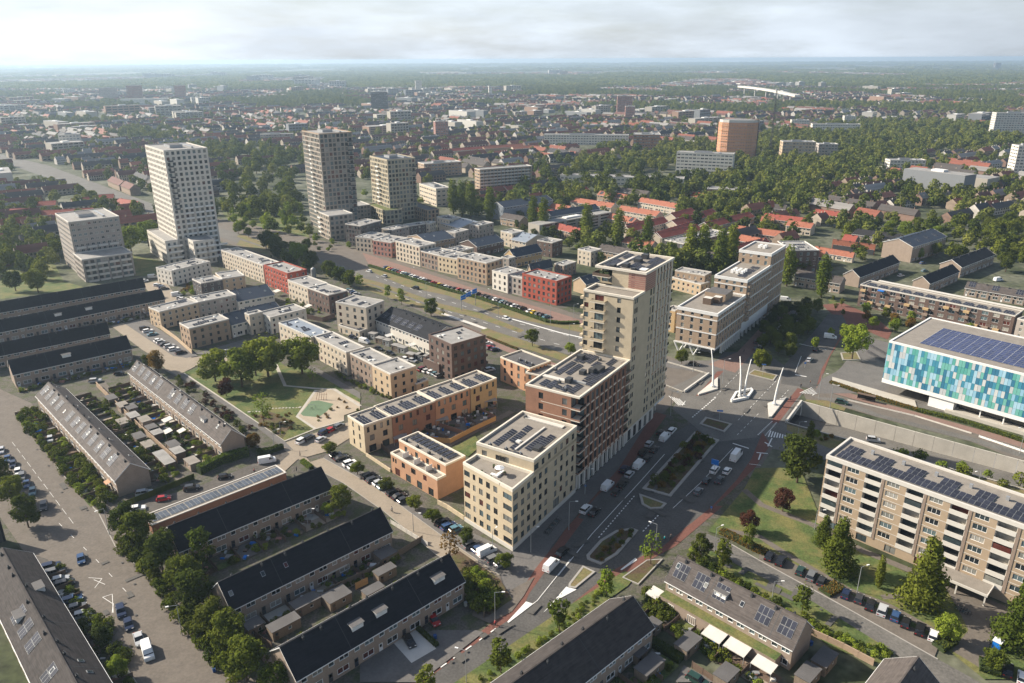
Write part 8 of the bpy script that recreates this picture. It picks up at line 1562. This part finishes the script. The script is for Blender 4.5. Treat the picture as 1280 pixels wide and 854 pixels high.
while y < 3400:
    cell = 84 if y < 1500 else 120; x = -(.74 * y + 160)
    while x < .74 * y + 160:
        cx, cy = x + r.uniform(-8, 8), y + r.uniform(-8, 8); t = noise2(cx, cy, 420, 3) + .25 * noise2(cx, cy, 150, 9); az = round((40 + 25 * noise2(cx, cy, 900, 1)) / 8) * 8 + (90 if r.random() < .3 else 0)
        px, py = Q(cx, cy, 0); dens = .2 if px < 900 else .05
        if y > 2000: dens -= .05
        ty = 'town' if t < dens else 'wood'
        if ty == 'town' and r.random() < (.17 if y > 1200 else .07): ty = 'flats'
        a = R(az); u = Vector((math.cos(a), math.sin(a))); v = Vector((-u.y, u.x)); c = Vector((cx, cy))
        if ty == 'town':
            spc = 25; n = int(cell / spc)
            for k in range(n):
                off = (k - (n - 1) / 2) * spc; s = -cell * .46
                while s < cell * .40:
                    Ln = r.choice((10, 18, 30, 42)); q = c + v * off + u * (s + Ln / 2)
                    if r.random() < .86 and free(q.x, q.y, 3): rows.append((q.x, q.y, 0, a, Ln, r.uniform(.9, 1.15), r.uniform(.85, 1.25)))
                    s += Ln + r.uniform(3, 9)
                for j in range(7 if y < 1600 else 4):
                    q = c + v * (off + 12.5 + r.uniform(-4, 4)) + u * r.uniform(-cell / 2, cell / 2)
                    if free(q.x, q.y): h = r.uniform(.5, 1.15); ftr[r.randrange(3)].append((q.x, q.y, 0, r.random() * 6, h, h, h))
        elif ty == 'flats':
            for k in range(2):
                q = c + v * (k - .5) * 40
                if free(q.x, q.y, 6): slabs.append((q.x, q.y, 0, a + r.uniform(-.1, .1), r.uniform(25, 75), r.uniform(11, 24), r.choice((6, 9, 12, 14, 18)) * (1 if y < 1500 else 1.2)))
            for j in range(10):
                q = c + Vector((r.uniform(-cell / 2, cell / 2), r.uniform(-cell / 2, cell / 2)))
                if free(q.x, q.y): h = r.uniform(.6, 1.3); ftr[r.randrange(3)].append((q.x, q.y, 0, r.random() * 6, h, h, h))
        else:
            m = int(cell * cell / (125 if y < 1500 else 185))
            for j in range(m):
                q = c + Vector((r.uniform(-cell / 2, cell / 2), r.uniform(-cell / 2, cell / 2)))
                if free(q.x, q.y) and noise2(q.x, q.y, 60, 5) > -.42: h = r.uniform(.7, 1.5); ftr[r.randrange(3)].append((q.x, q.y, 0, r.random() * 6, h * r.uniform(.9, 1.2), h, h))
        x += cell
    y += cell
y = 3400.0
while y < 19000:
    st = 60 if y < 6000 else (120 if y < 9000 else 230); x = -(.74 * y + 200)
    while x < .74 * y + 200:
        cx, cy = x + r.uniform(-st / 2, st / 2), y + r.uniform(-st / 2, st / 2); t = noise2(cx, cy * .35, 700, 3); f = 1.0 if st == 60 else (1.8 if st == 120 else 3.0)
        if t > -.22 + (.12 if y > 6000 else 0): cl_pts[r.randrange(3)].append((cx, cy, 0, r.random() * 6, f * r.uniform(.8, 1.3), f * r.uniform(.8, 1.3), r.uniform(.8, 1.5) * (1.0 if st < 200 else (1.6 if y < 14000 else 2.6))))
        elif y < 7000 and t < -.1:
            for k in range(2): rows.append((cx + r.uniform(-25, 25), cy + r.uniform(-25, 25), 0, r.random() * 3, r.uniform(20, 60), 1.1, 1.2))
            if r.random() < .2: slabs.append((cx, cy, 0, r.uniform(-.3, .3), r.uniform(40, 120), r.uniform(20, 60), r.choice((9, 12, 16, 30)) if abs(cx) < .45 * cy and cx < 400 else 10))
        x += st
    y += st
rows.sort(key=lambda p: p[1]); near = rows[:110]; ri = random.Random(2)
for k, p in enumerate(near):
    px = Q(p[0], p[1], 0)[0]; 
    gr = next(n_ for lim_, n_ in ((90, 'left of the ten storey tower'), (200, 'behind the ten storey tower'), (300, 'right of the tall white tower'), (440, 'behind the brown glazed tower'), (560, 'beyond the ochre gridded tower'), (680, 'around the beige slab of flats'), (840, 'left of the long white school'), (930, 'below the striped white slab'), (1050, 'beyond the slim poplars'), (1150, 'behind the orange bungalow rows'), (9999, 'near the right edge beyond the flats')) if px < lim_)
    ln_ = 'short' if p[4] < 15 else ('long' if p[4] > 35 else 'middling'); lb_ = '%s pitched roof terrace among trees %s' % (ln_, gr); thing('terraced_house', lb_, 'terraced house', p[:3], p[3], lb_, ROW, sc=p[4:7])
instancer('distant_houses', rows[110:], ROW); instancer('distant_blocks', slabs, SLAB)
for k in range(3): instancer('distant_trees', ftr[k], TP['far%d' % k][1]); instancer('distant_woods', cl_pts[k], clump[k])
print('rows', len(rows), 'slabs', len(slabs), 'trees', sum(map(len, ftr)), 'clumps', sum(map(len, cl_pts)))
# pale fields far out
fl = []
for k in range(46):
    y = 3600 + k * 180 + r.uniform(-60, 60); x = r.uniform(-.6, .7) * y; w_, h_ = r.uniform(200, 900), r.uniform(60, 200); fl.append([(x - w_, y - h_), (x + w_, y - h_ * .8), (x + w_ * .9, y + h_), (x - w_ * .9, y + h_)])
for k, q in enumerate(fl): sheet('field', [q], .6 + .05 * k, ('dry_grass', 'lawn', 'sand')[k % 3], px=False)
# light mast lattice, stadium-like long white roof, crane
q = P((962, 195)); rt = thing('lattice_mast', 'thin grey lattice mast rising from the right middle woods', 'mast', (q.x, q.y, 0)); b = MB()
for x, y_ in ((-1, -1), (1, -1), (1, 1), (-1, 1)): b.tube((x, y_, 0), (x * .5, y_ * .5, 78), .22, .16, 'dark_metal', 4)
for k in range(26): b.tube((-1, -1, 3 * k), (1, 1, 3 * k + 3), .12, .12, 'dark_metal', 4); b.tube((1, -1, 3 * k), (-1, 1, 3 * k + 3), .12, .12, 'dark_metal', 4)
put('lattice', b.mesh('lattice'), rt)
a, c = P((922, 109), 30), P((994, 115), 30); d = (c - a); rt = thing('stadium_roof', 'long white curved truss roof above the trees towards the horizon', 'stadium roof', (a.x, a.y, 0), math.atan2(d.y, d.x)); Ln = d.length
for k in range(12):
    f_ = lambda t: 34 - 12 * t ** 2; x0, x1 = Ln * k / 12, Ln * (k + 1) / 12; b = MB(); b.v = [(x, y_, z + f_(t)) for z in (-5, 0) for (x, t) in ((x0, k / 12), (x1, (k + 1) / 12)) for y_ in (0, 16)]
    for q_ in ((0, 2, 6, 4), (2, 3, 7, 6), (3, 1, 5, 7), (1, 0, 4, 5), (4, 6, 7, 5), (1, 3, 2, 0)): b.f.append(q_); b.mi.append(b.mid('slab_pale'))
    put('truss', b.mesh('truss'), rt)
for k in range(5): t_ = (k + .5) / 5; put('column', MB().box(Ln * t_ - 1, Ln * t_ + 1, 6, 8, 0, 29 - 12 * t_ ** 2, 'slab_pale').mesh('column'), rt)
for (nm, kd, m), pts in SPTS.items(): instancer(nm, pts, variant(kd, m)[1])
# more than 300 alike parts on one thing: the 300 best seen stay single, the rest is one part
for rt in [o for o in SC.objects if o.parent is None and o.get('category') and len(o.children) > 300]:
    by = {}
    for c in rt.children: by.setdefault(c.name.split('.')[0], []).append(c)
    for nm, l_ in by.items():
        if len(l_) <= 300: continue
        a0 = rt.rotation_euler.z; tc_ = -rt.location.to_2d(); tc_.normalize()
        def seen(c): a = a0 + c.rotation_euler.z; p = rt.matrix_basis @ c.location; return (0 if (math.sin(a) * tc_.x - math.cos(a) * tc_.y) > -.05 else 1, p.length - p.z * .5)
        l_.sort(key=seen); b = MB()
        for c in l_[300:]:
            k = len(b.v); m4 = c.matrix_basis; b.v += [tuple(m4 @ v.co) for v in c.data.vertices]
            for p in c.data.polygons: b.f.append(tuple(k + i for i in p.vertices)); b.mi.append(b.mid(c.data.materials[p.material_index]))
        bpy.data.batch_remove(l_[300:]); put(nm, b.mesh(nm), rt, kind='stuff')
# haze
hz = bpy.data.materials.new('haze'); hz.use_nodes = True; t = hz.node_tree; t.nodes.clear(); pv_ = N(t, 'ShaderNodeVolumePrincipled'); pv_.inputs['Color'].default_value = (.60, .79, .98, 1); pv_.inputs['Density'].default_value = HAZE; pv_.inputs['Anisotropy'].default_value = .35
o_ = N(t, 'ShaderNodeOutputMaterial'); t.links.new(pv_.outputs[0], o_.inputs['Volume']); MATS['haze'] = hz
put('haze', MB().box(-19900, 19900, -60, 20100, -8.5, 119, 'haze').mesh('haze'), kind='stuff')
